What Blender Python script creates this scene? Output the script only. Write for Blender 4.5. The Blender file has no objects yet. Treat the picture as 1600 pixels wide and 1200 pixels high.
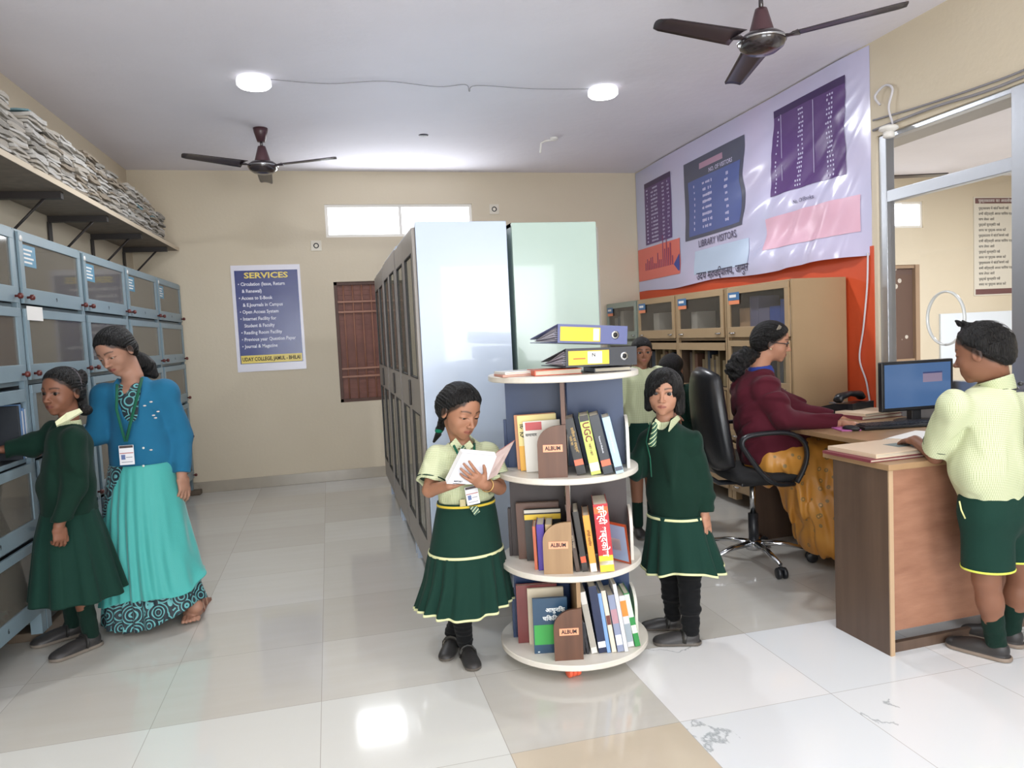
import bpy, bmesh, math, random
import numpy as np
from mathutils import Vector, Matrix
random.seed(7)
PI = math.pi
SC = bpy.context.scene
COL = SC.collection

# ------------------------------------------------------------------ camera
CAM_H = 1.36
YAW, PITCH, ROLL = math.radians(13.86), math.radians(3.85), math.radians(2.75)
FPX = 1147.0
fw = Vector((math.sin(YAW)*math.cos(PITCH), math.cos(YAW)*math.cos(PITCH), -math.sin(PITCH)))
rt0 = Vector((math.cos(YAW), -math.sin(YAW), 0.0))
dn0 = fw.cross(rt0)
rt = math.cos(ROLL)*rt0 + math.sin(ROLL)*dn0
dn = -math.sin(ROLL)*rt0 + math.cos(ROLL)*dn0
camd = bpy.data.cameras.new('camera'); camo = bpy.data.objects.new('camera', camd); COL.objects.link(camo)
camo.matrix_world = Matrix(((rt.x, -dn.x, -fw.x, 0), (rt.y, -dn.y, -fw.y, 0), (rt.z, -dn.z, -fw.z, CAM_H), (0, 0, 0, 1)))
camd.sensor_width = 36; camd.lens = 36*FPX/1600; camd.clip_start = .05; camd.clip_end = 200
SC.camera = camo

def at(px, py, Y):
    """the point at depth Y (metres from the camera along the room) seen at a place in the photograph"""
    d = rt*((px-800)/FPX) + dn*((py-600)/FPX) + fw
    t = Y/d.y
    return Vector((d.x*t, d.y*t, CAM_H + d.z*t))

# ------------------------------------------------------------------ world, lights, exposure
SC.view_settings.view_transform = 'Standard'; SC.view_settings.look = 'None'
SC.view_settings.gamma = 1; SC.view_settings.use_curve_mapping = False
SC.view_settings.exposure = -.22
w = bpy.data.worlds.new('sky'); SC.world = w; w.use_nodes = True
bg = w.node_tree.nodes['Background']; bg.inputs[0].default_value = (.86, .93, 1.0, 1); bg.inputs[1].default_value = 4.0

def area(name, loc, size, power, color, rot, size_y=None, spread=None):
    l = bpy.data.lights.new(name, 'AREA'); l.energy = power; l.color = color; l.size = size
    if size_y: l.shape = 'RECTANGLE'; l.size_y = size_y
    if spread: l.spread = spread
    o = bpy.data.objects.new(name, l); o.location = loc; o.rotation_euler = rot; COL.objects.link(o); return o
COOL = (.93, .96, 1.0)
# fill light added in an unseen doorway and window behind the camera; vent daylight
area('fill_light_doorway', (-.2, -2.15, 1.35), 1.9, 120, (.95, .97, 1.0), (PI/2, 0, 0), 2.2)
area('fill_light_window', (2.2, -2.15, 1.6), 1.5, 85, (.95, .97, 1.0), (PI/2, 0, 0), 1.3)
area('daylight_vent', (.76, 7.36, 2.55), 1.4, 16, (.9, .95, 1.0), (-PI/2, 0, 0), .26)

# ------------------------------------------------------------------ material helper
def nodes_of(m):
    m.use_nodes = True; nt = m.node_tree; return nt, nt.nodes, nt.links, nt.nodes['Principled BSDF']
def s2l(c):
    return tuple(((x/12.92) if x <= .04045 else ((x+.055)/1.055)**2.4) for x in c)
def hx(h):
    h = h.lstrip('#')
    return s2l(tuple(int(h[i:i+2], 16)/255 for i in (0, 2, 4)))
MATS = {}
def mat(name, col, rough=.5, metal=0.0, spec=.5, bump=None, var=None, emis=None, coat=0.0, sheen=0.0, vscale=None, mapping=None):
    """procedural material: base colour, optional noise variation (scale, colour2, amount) and noise bump (scale, strength)"""
    if name in MATS: return MATS[name]
    m = bpy.data.materials.new(name); nt, N, L, P = nodes_of(m)
    if isinstance(col, str): col = hx(col)
    P.inputs['Base Color'].default_value = (*col, 1); P.inputs['Roughness'].default_value = rough
    P.inputs['Metallic'].default_value = metal; P.inputs['Specular IOR Level'].default_value = spec
    P.inputs['Coat Weight'].default_value = coat; P.inputs['Sheen Weight'].default_value = sheen
    tc = N.new('ShaderNodeTexCoord'); mp = N.new('ShaderNodeMapping'); L.new(tc.outputs['Object'], mp.inputs[0])
    if mapping: mp.inputs['Scale'].default_value = mapping
    if var:
        sc, c2, amt = var
        if isinstance(c2, str): c2 = hx(c2)
        n = N.new('ShaderNodeTexNoise'); n.inputs['Scale'].default_value = sc; n.inputs['Detail'].default_value = 5
        L.new(mp.outputs[0], n.inputs['Vector'])
        r = N.new('ShaderNodeValToRGB'); r.color_ramp.elements[0].position = .5-.5*(1-amt)-.02; r.color_ramp.elements[1].position = .5+.5*(1-amt)+.02
        r.color_ramp.elements[0].color = (*col, 1); r.color_ramp.elements[1].color = (*c2, 1)
        L.new(n.outputs[0], r.inputs[0]); L.new(r.outputs[0], P.inputs['Base Color'])
    if bump:
        n = N.new('ShaderNodeTexNoise'); n.inputs['Scale'].default_value = bump[0]; n.inputs['Detail'].default_value = 4
        L.new(mp.outputs[0], n.inputs['Vector'])
        b = N.new('ShaderNodeBump'); b.inputs['Strength'].default_value = bump[1]; b.inputs['Distance'].default_value = .01
        L.new(n.outputs[0], b.inputs['Height']); L.new(b.outputs[0], P.inputs['Normal'])
    if emis:
        ec = emis[0]; ec = hx(ec) if isinstance(ec, str) else ec
        P.inputs['Emission Color'].default_value = (*ec, 1); P.inputs['Emission Strength'].default_value = emis[1]
    MATS[name] = m; return m
def attr_mat(name, rough=.6, bump=None, spec=.3, sheen=0, sss=0):
    """material whose colour is the object's own painted colour attribute"""
    if name in MATS: return MATS[name]
    m = mat(name, (1, 1, 1), rough, spec=spec, bump=bump, sheen=sheen)
    nt, N, L, P = nodes_of(m)
    a = N.new('ShaderNodeAttribute'); a.attribute_name = 'Col'; L.new(a.outputs['Color'], P.inputs['Base Color'])
    if sss:
        P.inputs['Subsurface Weight'].default_value = sss; P.inputs['Subsurface Radius'].default_value = (.008, .004, .002); P.inputs['Subsurface Scale'].default_value = .5
    return m
def math_node(N, L, op, a, b=None, c=None):
    n = N.new('ShaderNodeMath'); n.operation = op
    for i, v in enumerate((a, b, c)):
        if v is None: continue
        if isinstance(v, (int, float)): n.inputs[i].default_value = v
        else: L.new(v, n.inputs[i])
    return n.outputs[0]
def mix_node(N, L, f, a, b):
    n = N.new('ShaderNodeMix'); n.data_type = 'RGBA'
    for i, v in ((0, f), (6, a), (7, b)):
        if isinstance(v, (int, float)): n.inputs[i].default_value = v
        elif isinstance(v, tuple): n.inputs[i].default_value = (*v[:3], 1)
        else: L.new(v, n.inputs[i])
    return n.outputs[2]

# ------------------------------------------------------------------ objects
def prop(o, label=None, cat=None, group=None, kind=None):
    if label: o['label'] = label
    if cat: o['category'] = cat
    if group: o['group'] = group
    if kind: o['kind'] = kind
    return o
def thing(name, label, cat, loc=(0, 0, 0), rotz=0.0, group=None):
    o = bpy.data.objects.new(name, None); o.empty_display_size = .1; COL.objects.link(o)
    o.location = loc; o.rotation_euler = (0, 0, rotz)
    return prop(o, label, cat, group)
def MW(o):
    m = Matrix.LocRotScale(o.location, o.rotation_euler, o.scale)
    return MW(o.parent) @ m if o.parent else m
def link_mesh(name, me, m=None, parent=None, world=False, smooth=None):
    if m is not None and not me.materials:
        for x in (m if isinstance(m, (list, tuple)) else [m]): me.materials.append(x)
    o = bpy.data.objects.new(name, me); COL.objects.link(o)
    if parent: o.parent = parent
    if world and parent: me.transform(MW(parent).inverted())
    if smooth is not None:
        me.polygons.foreach_set('use_smooth', [smooth]*len(me.polygons))
    return o
class MB:
    """collects shapes into ONE mesh"""
    def __init__(s, T=None): s.bm = bmesh.new(); s.T = T
    def _add(s, vs, fs, mi=0, T=None, smooth=False):
        T2 = s.T @ T if (s.T is not None and T is not None) else (T if T is not None else s.T)
        bv = [s.bm.verts.new((T2 @ Vector(v)) if T2 is not None else v) for v in vs]
        for f in fs:
            try:
                ff = s.bm.faces.new([bv[i] for i in f]); ff.material_index = mi; ff.smooth = smooth
            except ValueError: pass
        return s
    def box(s, x0, x1, y0, y1, z0, z1, mi=0, bev=0.0, T=None):
        if bev <= 0:
            v = [(x, y, z) for x in (x0, x1) for y in (y0, y1) for z in (z0, z1)]
            return s._add(v, [(0, 1, 3, 2), (4, 6, 7, 5), (0, 4, 5, 1), (2, 3, 7, 6), (0, 2, 6, 4), (1, 5, 7, 3)], mi, T)
        b = min(bev, abs(x1-x0)*.45, abs(y1-y0)*.45, abs(z1-z0)*.45)
        t = bmesh.new(); bmesh.ops.create_cube(t, size=1)
        bmesh.ops.scale(t, vec=(abs(x1-x0), abs(y1-y0), abs(z1-z0)), verts=t.verts)
        bmesh.ops.translate(t, vec=((x0+x1)/2, (y0+y1)/2, (z0+z1)/2), verts=t.verts)
        bmesh.ops.bevel(t, geom=t.edges[:], offset=b, segments=2, affect='EDGES', profile=.6)
        t.verts.index_update(); vs = [v.co.copy() for v in t.verts]; fs = [[v.index for v in f.verts] for f in t.faces]; t.free()
        return s._add(vs, fs, mi, T)
    def tube(s, pts, r, n=8, mi=0, T=None, cap=True, smooth=True, flat=None):
        """sweeps a round (or oval: flat=(ru, rv)) section along a polyline"""
        pts = [Vector(p) for p in pts]; k = len(pts); rs = r if isinstance(r, (list, tuple)) else [r]*k
        vs = []; fs = []; prev = None
        for i in range(k):
            d = (pts[min(i+1, k-1)]-pts[max(i-1, 0)])
            if d.length < 1e-9: d = Vector((0, 0, 1))
            d.normalize()
            if prev is None:
                u = d.orthogonal().normalized() if abs(d.z) > .9 else Vector((0, 0, 1)).cross(d).normalized()
            else:
                u = (prev - d*prev.dot(d))
                u = u.normalized() if u.length > 1e-6 else d.orthogonal().normalized()
            prev = u; v = d.cross(u)
            a, b = flat if flat else (1, 1)
            for j in range(n):
                t = 2*PI*j/n; vs.append(pts[i]+u*math.cos(t)*rs[i]*a+v*math.sin(t)*rs[i]*b)
        for i in range(k-1):
            for j in range(n):
                j2 = (j+1) % n; fs.append((i*n+j, i*n+j2, (i+1)*n+j2, (i+1)*n+j))
        if cap:
            fs.append(tuple(reversed(range(n)))); fs.append(tuple(range((k-1)*n, k*n)))
        return s._add(vs, fs, mi, T, smooth)
    def cyl(s, p, q, r, r2=None, n=20, mi=0, T=None, smooth=True):
        return s.tube([p, q], [r, r if r2 is None else r2], n, mi, T, True, smooth)
    def lathe(s, prof, c=(0, 0, 0), n=24, mi=0, T=None, smooth=True):
        vs = []; fs = []; k = len(prof)
        for r, z in prof:
            for j in range(n):
                t = 2*PI*j/n; vs.append((c[0]+r*math.cos(t), c[1]+r*math.sin(t), c[2]+z))
        for i in range(k-1):
            for j in range(n):
                j2 = (j+1) % n; fs.append((i*n+j, i*n+j2, (i+1)*n+j2, (i+1)*n+j))
        fs.append(tuple(reversed(range(n)))); fs.append(tuple(range((k-1)*n, k*n)))
        return s._add(vs, fs, mi, T, smooth)
    def prism(s, poly, z0, z1, mi=0, T=None, smooth=False):
        n = len(poly); vs = [(x, y, z0) for x, y in poly]+[(x, y, z1) for x, y in poly]
        fs = [tuple(reversed(range(n))), tuple(range(n, 2*n))]+[(i, (i+1) % n, n+(i+1) % n, n+i) for i in range(n)]
        return s._add(vs, fs, mi, T, smooth)
    def ell(s, c, r, n=12, mi=0, T=None):
        r = r if isinstance(r, (list, tuple)) else (r, r, r); vs = [(c[0], c[1], c[2]-r[2])]; fs = []
        for i in range(1, n):
            ph = PI*i/n
            for j in range(2*n):
                t = PI*j/n; vs.append((c[0]+r[0]*math.sin(ph)*math.cos(t), c[1]+r[1]*math.sin(ph)*math.sin(t), c[2]-r[2]*math.cos(ph)))
        vs.append((c[0], c[1], c[2]+r[2])); m = 2*n
        for j in range(m): fs.append((0, 1+(j+1) % m, 1+j)); fs.append((len(vs)-1, 1+(n-2)*m+j, 1+(n-2)*m+(j+1) % m))
        for i in range(n-2):
            for j in range(m):
                j2 = (j+1) % m; fs.append((1+i*m+j, 1+i*m+j2, 1+(i+1)*m+j2, 1+(i+1)*m+j))
        return s._add(vs, fs, mi, T, True)
    def quad(s, pts, mi=0, T=None): return s._add(pts, [tuple(range(len(pts)))], mi, T)
    def build(s, name, m, parent=None, world=False, **kw):
        bmesh.ops.recalc_face_normals(s.bm, faces=s.bm.faces)
        me = bpy.data.meshes.new(name); s.bm.to_mesh(me); s.bm.free()
        o = link_mesh(name, me, m, parent, world)
        if kw: prop(o, **kw)
        return o
def structure(name, mb, m):
    return prop(mb.build(name, m), kind='structure')
def frame(origin, right, up):
    r = Vector(right).normalized(); u = Vector(up).normalized(); n = r.cross(u); o = Vector(origin)
    return Matrix(((r.x, u.x, n.x, o.x), (r.y, u.y, n.y, o.y), (r.z, u.z, n.z, o.z), (0, 0, 0, 1)))
def text(name, body, size, T, m, parent=None, align='CENTER', bold=0.0, ext=.0006, fit=None, world=False, cond=1.0, spacing=1.0):
    """lettering as a thin mesh; T maps (right, up, out)"""
    c = bpy.data.curves.new(name, 'FONT'); c.body = body; c.size = size; c.align_x = align; c.align_y = 'CENTER'
    c.extrude = ext; c.offset = bold*size; c.space_line = spacing; c.resolution_u = 2
    t = bpy.data.objects.new(name, c); COL.objects.link(t); bpy.context.view_layer.update()
    me = bpy.data.meshes.new_from_object(t.evaluated_get(bpy.context.evaluated_depsgraph_get()))
    bpy.data.objects.remove(t); bpy.data.curves.remove(c); me.materials.clear()
    if fit and len(me.vertices):
        xs = [v.co.x for v in me.vertices]; wd = max(xs)-min(xs)
        me.transform(Matrix.Diagonal((fit/wd, 1, 1, 1)))
    elif cond != 1: me.transform(Matrix.Diagonal((cond, 1, 1, 1)))
    me.transform(T)
    return link_mesh(name, me, m, parent, world)
def copy_tree(o, parent=None):
    c = o.copy(); COL.objects.link(c); c.parent = parent
    for ch in list(o.children): copy_tree(ch, c)
    return c
# ------------------------------------------------------------------ the room
YB = 7.42            # back wall
XR = 3.30            # right wall
ZC = 3.02            # ceiling
TH = math.radians(-1.46)      # the left wall runs very slightly off square
XL0 = -1.686
def LW(d, s, z=0):    # a point d out from the left wall, s along it from the back corner
    return Vector((XL0 + d*math.cos(TH) + s*math.sin(TH), YB + d*math.sin(TH) - s*math.cos(TH), z))

def wall_mat(name, col, col2, amt=.35):
    m = mat(name, col, .62, var=(1.3, col2, amt), bump=(38, .12), spec=.3); return m
M_wall = wall_mat('cream_paint', '#d8ccb6', '#d1c4ac')
M_ceil = mat('ceiling_distemper', '#efecf4', .8, var=(1.6, '#e7e4ec', .4), bump=(14, .25), spec=.2)
M_skirt = mat('skirting_tile', '#b3a999', .25, var=(5, '#a39a8b', .4))

def floor_material():
    m = bpy.data.materials.new('polished_floor_tiles'); nt, N, L, P = nodes_of(m)
    tc = N.new('ShaderNodeTexCoord'); sp = N.new('ShaderNodeSeparateXYZ'); L.new(tc.outputs['Object'], sp.inputs[0])
    mn = lambda op, a, b=None, c=None: math_node(N, L, op, a, b, c)
    u = mn('DIVIDE', mn('ADD', sp.outputs[0], .112), .602); v = mn('DIVIDE', mn('SUBTRACT', sp.outputs[1], 2.823), .574)
    iu = mn('FLOOR', u); iv = mn('FLOOR', v); fu = mn('FRACT', u); fv = mn('FRACT', v)
    cx = N.new('ShaderNodeCombineXYZ'); L.new(iu, cx.inputs[0]); L.new(iv, cx.inputs[1])
    wn = N.new('ShaderNodeTexWhiteNoise'); wn.noise_dimensions = '2D'; L.new(cx.outputs[0], wn.inputs['Vector'])
    # veins, shifted tile by tile
    ad = N.new('ShaderNodeVectorMath'); ad.operation = 'MULTIPLY_ADD'; L.new(cx.outputs[0], ad.inputs[0]); ad.inputs[1].default_value = (3.7, 5.1, 0); L.new(tc.outputs['Object'], ad.inputs[2])
    n1 = N.new('ShaderNodeTexNoise'); n1.inputs['Scale'].default_value = 1.7; n1.inputs['Detail'].default_value = 9; n1.inputs['Distortion'].default_value = .35; L.new(ad.outputs[0], n1.inputs['Vector'])
    vein = mn('SUBTRACT', 1.0, mn('MINIMUM', mn('MULTIPLY', mn('ABSOLUTE', mn('SUBTRACT', n1.outputs[0], .5)), 150), 1.0))
    n2 = N.new('ShaderNodeTexNoise'); n2.inputs['Scale'].default_value = 1.1; n2.inputs['Detail'].default_value = 3; L.new(ad.outputs[0], n2.inputs['Vector'])
    veinw = mn('MULTIPLY', vein, mn('GREATER_THAN', n2.outputs[0], .52))
    mp = N.new('ShaderNodeMapping'); mp.inputs['Scale'].default_value = (1.2, 9, 1); L.new(ad.outputs[0], mp.inputs[0])
    n3 = N.new('ShaderNodeTexNoise'); n3.inputs['Scale'].default_value = 1.5; n3.inputs['Detail'].default_value = 5; L.new(mp.outputs[0], n3.inputs['Vector'])
    cream = mix_node(N, L, wn.outputs['Value'], hx('#c3c0b9'), hx('#d0cfca'))
    cream = mix_node(N, L, mn('MULTIPLY', n3.outputs[0], .35), cream, hx('#b3a997'))
    white = mix_node(N, L, wn.outputs['Value'], hx('#dfe3e6'), hx('#e8e8e8'))
    white = mix_node(N, L, mn('MULTIPLY', veinw, .75), white, hx('#8f979c'))
    isw = mn('MULTIPLY', mn('GREATER_THAN', iu, 1.5), mn('LESS_THAN', iv, -.5))
    isg = mn('MULTIPLY', mn('LESS_THAN', iu, .5), mn('LESS_THAN', iv, -.5))
    isb = mn('MULTIPLY', mn('COMPARE', iu, 1, .1), mn('COMPARE', iv, -2, .1))
    c = mix_node(N, L, isw, cream, white)
    c = mix_node(N, L, mn('MULTIPLY', isg, .8), c, hx('#d9dad6'))
    c = mix_node(N, L, mn('MULTIPLY', isb, .6), c, hx('#cdbb9f'))
    grout = mn('MAXIMUM', mn('LESS_THAN', fu, .0045), mn('LESS_THAN', fv, .0045))
    c = mix_node(N, L, mn('MULTIPLY', grout, .55), c, hx('#8c857a'))
    L.new(c, P.inputs['Base Color'])
    P.inputs['Roughness'].default_value = .09; P.inputs['Specular IOR Level'].default_value = .55
    b = N.new('ShaderNodeTexNoise'); b.inputs['Scale'].default_value = 2.2; L.new(tc.outputs['Object'], b.inputs['Vector'])
    bp = N.new('ShaderNodeBump'); bp.inputs['Strength'].default_value = .03; bp.inputs['Distance'].default_value = .02; L.new(b.outputs[0], bp.inputs['Height']); L.new(bp.outputs[0], P.inputs['Normal'])
    return m
YF = -2.3; XC = 9.2      # wall behind the camera; far side of the glazed cabin
b = MB(); b.box(-2.4, XC+.2, YF-.2, YB+.35, -.12, 0); structure('floor', b, floor_material())
b = MB(); b.box(-2.4, XC+.2, YF-.2, YB+.35, ZC, ZC+.15); structure('ceiling', b, M_ceil)

def wall_with_holes(name, u0, u1, z0, z1, holes, make, m):
    """a wall panel cut around rectangular holes (u0,u1,z0,z1); make(b,u0,u1,z0,z1) adds one solid piece"""
    b = MB(); us = sorted({u0, u1, *[h[0] for h in holes], *[h[1] for h in holes]}); zs = sorted({z0, z1, *[h[2] for h in holes], *[h[3] for h in holes]})
    for i in range(len(us)-1):
        for j in range(len(zs)-1):
            cu, cz = (us[i]+us[i+1])/2, (zs[j]+zs[j+1])/2
            if any(h[0] < cu < h[1] and h[2] < cz < h[3] for h in holes): continue
            make(b, us[i], us[i+1], zs[j], zs[j+1])
    return structure(name, b, m)
VENT = (.045, 1.50, 2.385, 2.705); SHUT = (.085, .62, .77, 1.955)
CVENT = (6.1, 6.99, 2.40, 2.71); CDOOR = (6.15, 6.93, .80, 1.965)
wall_with_holes('wall_back', -2.0, XC+.2, 0, ZC, [VENT, SHUT, CVENT, CDOOR], lambda b, a, c, d, e: b.box(a, c, YB, YB+.23, d, e), M_wall)
b = MB(); b.box(-.15, 0, -9.9, .25, 0, ZC); o = structure('wall_left', b, M_wall); o.location = (XL0, YB, 0); o.rotation_euler.z = TH
PY0, PY1, PZ1 = .9, 3.862, 2.45      # opening of the glazed partition
wall_with_holes('wall_right', YF, YB, 0, ZC, [(PY0, PY1, 0, PZ1)], lambda b, a, c, d, e: b.box(XR, XR+.09, a, c, d, e), M_wall)
b = MB(); b.box(XR+.09, XR+.34, PY0-.1, 5.2, PZ1, ZC); structure('trim_2', b, mat('beam_plaster', '#b9b3ad', .7))
wall_with_holes('wall_front', -2.4, XC+.2, 0, ZC, [(-1.2, .8, 0, 2.3), (1.45, 2.95, .95, 2.25)], lambda b, a, c, d, e: b.box(a, c, YF-.2, YF, d, e), M_wall)  # unseen doorway and window openings, added for the fill light
b = MB(); b.box(XC, XC+.2, YF, YB, 0, ZC); structure('wall_cabin', b, M_wall)
# faint joint line of the plaster under the ceiling on the right part of the back wall
b = MB(); b.box(-1.66, XR, YB-.012, YB, 0, .105, bev=.003); structure('baseboard_back', b, M_skirt)
b = MB(); b.box(0, .0095, -9.7, -.014, 0, .105, bev=.003); o = structure('baseboard_left', b, M_skirt); o.location = (XL0, YB, 0); o.rotation_euler.z = TH
b = MB(); b.box(XR-.012, XR, PY1, YB-.012, 0, .105, bev=.003); structure('baseboard_right', b, M_skirt)

# ---- windows of the back wall
M_alu = mat('aluminium', '#b9bcc2', .35, metal=.85, bump=(30, .05)); M_white = mat('white_gloss', '#e9e6e0', .35)
M_shut = mat('brown_shutter', '#8a5544', .5, var=(9, '#6d3f33', .4)); M_shut2 = mat('brown_grille', '#a06f58', .45)
def glass_mat(name, tint=(1, 1, 1), gloss=.12, rough=.02, haze=None):
    m = bpy.data.materials.new(name); nt, N, L, P = nodes_of(m); N.remove(P)
    out = [n for n in N if n.type == 'OUTPUT_MATERIAL'][0]
    tr = N.new('ShaderNodeBsdfTransparent'); tr.inputs[0].default_value = (*tint, 1)
    gl = N.new('ShaderNodeBsdfGlossy'); gl.inputs['Roughness'].default_value = rough
    fr = N.new('ShaderNodeLayerWeight'); fr.inputs[0].default_value = .5
    f = math_node(N, L, 'MINIMUM', math_node(N, L, 'ADD', math_node(N, L, 'MULTIPLY', math_node(N, L, 'POWER', fr.outputs['Facing'], 5), .9), gloss), 1.0)
    mx = N.new('ShaderNodeMixShader'); L.new(f, mx.inputs[0]); L.new(tr.outputs[0], mx.inputs[1]); L.new(gl.outputs[0], mx.inputs[2])
    last = mx.outputs[0]
    if haze:
        df = N.new('ShaderNodeBsdfDiffuse'); df.inputs[0].default_value = (*haze[1], 1)
        m2 = N.new('ShaderNodeMixShader'); m2.inputs[0].default_value = haze[0]; L.new(last, m2.inputs[1]); L.new(df.outputs[0], m2.inputs[2]); last = m2.outputs[0]
    L.new(last, out.inputs[0]); return m
M_glass = glass_mat('clear_glass', gloss=.02)
M_cabglass = glass_mat('beige_reflection_glass', (.93, .93, .93), .06, .05, (.28, hx('#8f8a80')))  # beige film in the glass colour stands in for reflected walls
M_sky = mat('bright_sky', '#ffffff', .9, emis=((1, 1, 1), 2.6))
def vent(n, V, panes):
    x0, x1, z0, z1 = V; b = MB(); t = .028
    b.box(x0, x1, YB+.02, YB+.07, z0, z0+t); b.box(x0, x1, YB+.02, YB+.07, z1-t, z1)
    for k in range(panes+1):
        x = x0+(x1-x0-t)*k/panes; b.box(x, x+t, YB+.02, YB+.07, z0+t, z1-t)
    o = structure('window_%d' % n, b, M_white)
    g = MB(); g.box(x0+t, x1-t, YB+.04, YB+.045, z0+t, z1-t)
    gm = bpy.data.materials.get('daylit_pane')
    if not gm: gm = mat('daylit_pane', '#ffffff', .6, emis=((.97, .99, 1), 3.2))
    g.build('pane', gm, o)
vent(1, VENT, 2); vent(3, CVENT, 2)
def shutter(n, V, rows):
    x0, x1, z0, z1 = V; b = MB(); t = .03
    b.box(x0, x1, YB+.03, YB+.09, z0, z0+t); b.box(x0, x1, YB+.03, YB+.09, z1-t, z1); b.box(x0, x0+t, YB+.03, YB+.09, z0, z1); b.box(x1-t, x1, YB+.03, YB+.09, z0, z1)
    o = structure('window_%d' % n, b, mat('dark_brown_frame', '#553527', .5))
    p = MB(); p.box(x0+t, x1-t, YB+.075, YB+.085, z0+t, z1-t)
    k = int((z1-z0)/.05)
    for i in range(k): p.box(x0+t, x1-t, YB+.068, YB+.08, z0+t+i*(z1-z0-2*t)/k, z0+t+(i+.25)*(z1-z0-2*t)/k)
    p.build('shutter', M_shut, o)
    g = MB()
    for i in range(1, 6):
        x = x0+(x1-x0)*i/6; g.cyl((x, YB+.045, z0+t), (x, YB+.045, z1-t), .006, n=8)
    for z in rows: g.box(x0+t, x1-t, YB+.035, YB+.05, z-.009, z+.009)
    g.build('grille', M_shut2, o)
shutter(2, SHUT, (1.02, 1.10, 1.66, 1.76))
# a brown door-like leaf, spattered white, in the cabin's back wall
x0, x1, z0, z1 = CDOOR; b = MB(); b.box(x0, x0+.04, YB+.02, YB+.09, z0, z1); b.box(x1-.06, x1, YB+.0, YB+.09, z0, z1); b.box(x0, x1, YB+.02, YB+.09, z1-.04, z1); b.box(x0, x1, YB+.02, YB+.09, z0, z0+.04)
o = structure('window_4', b, mat('tan_frame', '#a1866c', .5))
m = mat('spattered_brown_board', '#6f5549', .6); nt, N, L, P = nodes_of(m)
vo = N.new('ShaderNodeTexVoronoi'); vo.inputs['Scale'].default_value = 9; tc = N.new('ShaderNodeTexCoord'); L.new(tc.outputs['Object'], vo.inputs['Vector'])
no = N.new('ShaderNodeTexNoise'); no.inputs['Scale'].default_value = 2.5; L.new(tc.outputs['Object'], no.inputs['Vector'])
L.new(mix_node(N, L, math_node(N, L, 'MULTIPLY', math_node(N, L, 'LESS_THAN', vo.outputs[0], .26), math_node(N, L, 'GREATER_THAN', no.outputs[0], .44)), hx('#5f483e'), hx('#c9c0b4')), P.inputs['Base Color'])
b = MB(); b.box(x0+.04, x1-.06, YB+.05, YB+.07, z0+.04, z1-.04); b.build('board', m, o)

# ---- orange paint under the banner on the right wall
b = MB(); b.box(XR-.004, XR, PY1+.03, YB-.012, .105, 1.80); structure('trim_1', b, mat('orange_paint', '#d9542a', .5, var=(3, '#cf4c25', .3)))

# ---- glazed aluminium partition
def alu_bar(b, y0, y1, z0, z1, x0=XR+.015, x1=XR+.075): b.box(x0, x1, y0, y1, z0, z1, bev=.004)
p = MB()
for y0, y1 in ((3.80, 3.862), (2.885, 2.965), (1.9, 1.97), (.9, .96)): alu_bar(p, y0, y1, 0, PZ1)
alu_bar(p, .96, 3.80, 2.045, 2.115, XR+.018, XR+.072); alu_bar(p, .96, 3.80, PZ1-.03, PZ1, XR+.018, XR+.072); alu_bar(p, .96, 3.80, .93, .99, XR+.018, XR+.072); alu_bar(p, .96, 3.80, 0, .08, XR+.018, XR+.072)
part_root = thing('glazed_partition', 'aluminium framed glass partition of the cabin right of the printed banner', 'partition', (XR+.04, 2.4, 0))
p.build('frame', M_alu, part_root, True)
for nm, y0, y1, z0, z1, mm in (('glass_pane', 2.965, 3.80, .99, 2.045, M_glass), ('glass_pane', 1.97, 2.885, .99, 2.045, M_glass), ('glass_pane', .96, 1.9, .99, 2.045, M_glass),
                               ('lower_panel', 2.965, 3.80, .08, .93, mat('grey_laminate', '#8f8c8a', .4)), ('lower_panel', .96, 2.885, .08, .93, MATS['grey_laminate'])):
    q = MB(); q.box(XR+.042, XR+.048, y0, y1, z0, z1); q.build(nm, mm, part_root, True)
q = MB(); q.box(XR+.03, XR+.06, 1.97, 2.885, 2.115, PZ1-.03); q.build('mesh_panel', mat('grey_wire_gauze', '#8d9094', .6, bump=(300, .6)), part_root, True)
# cut rim of the speaking hole in the pane
q = MB(); T = Matrix.Translation((XR+.045, 3.40, 1.335)) @ Matrix.Rotation(PI/2, 4, 'Y'); R0 = .148
q.tube([(R0*math.cos(t*PI/20), R0*.86*math.sin(t*PI/20), 0) for t in range(41)], .011, 8, T=T, flat=(.6, 1)); q.build('speaking_hole_rim', mat('ground_glass_edge', '#d5d8d6', .15, spec=.8), part_root, True)
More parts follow.
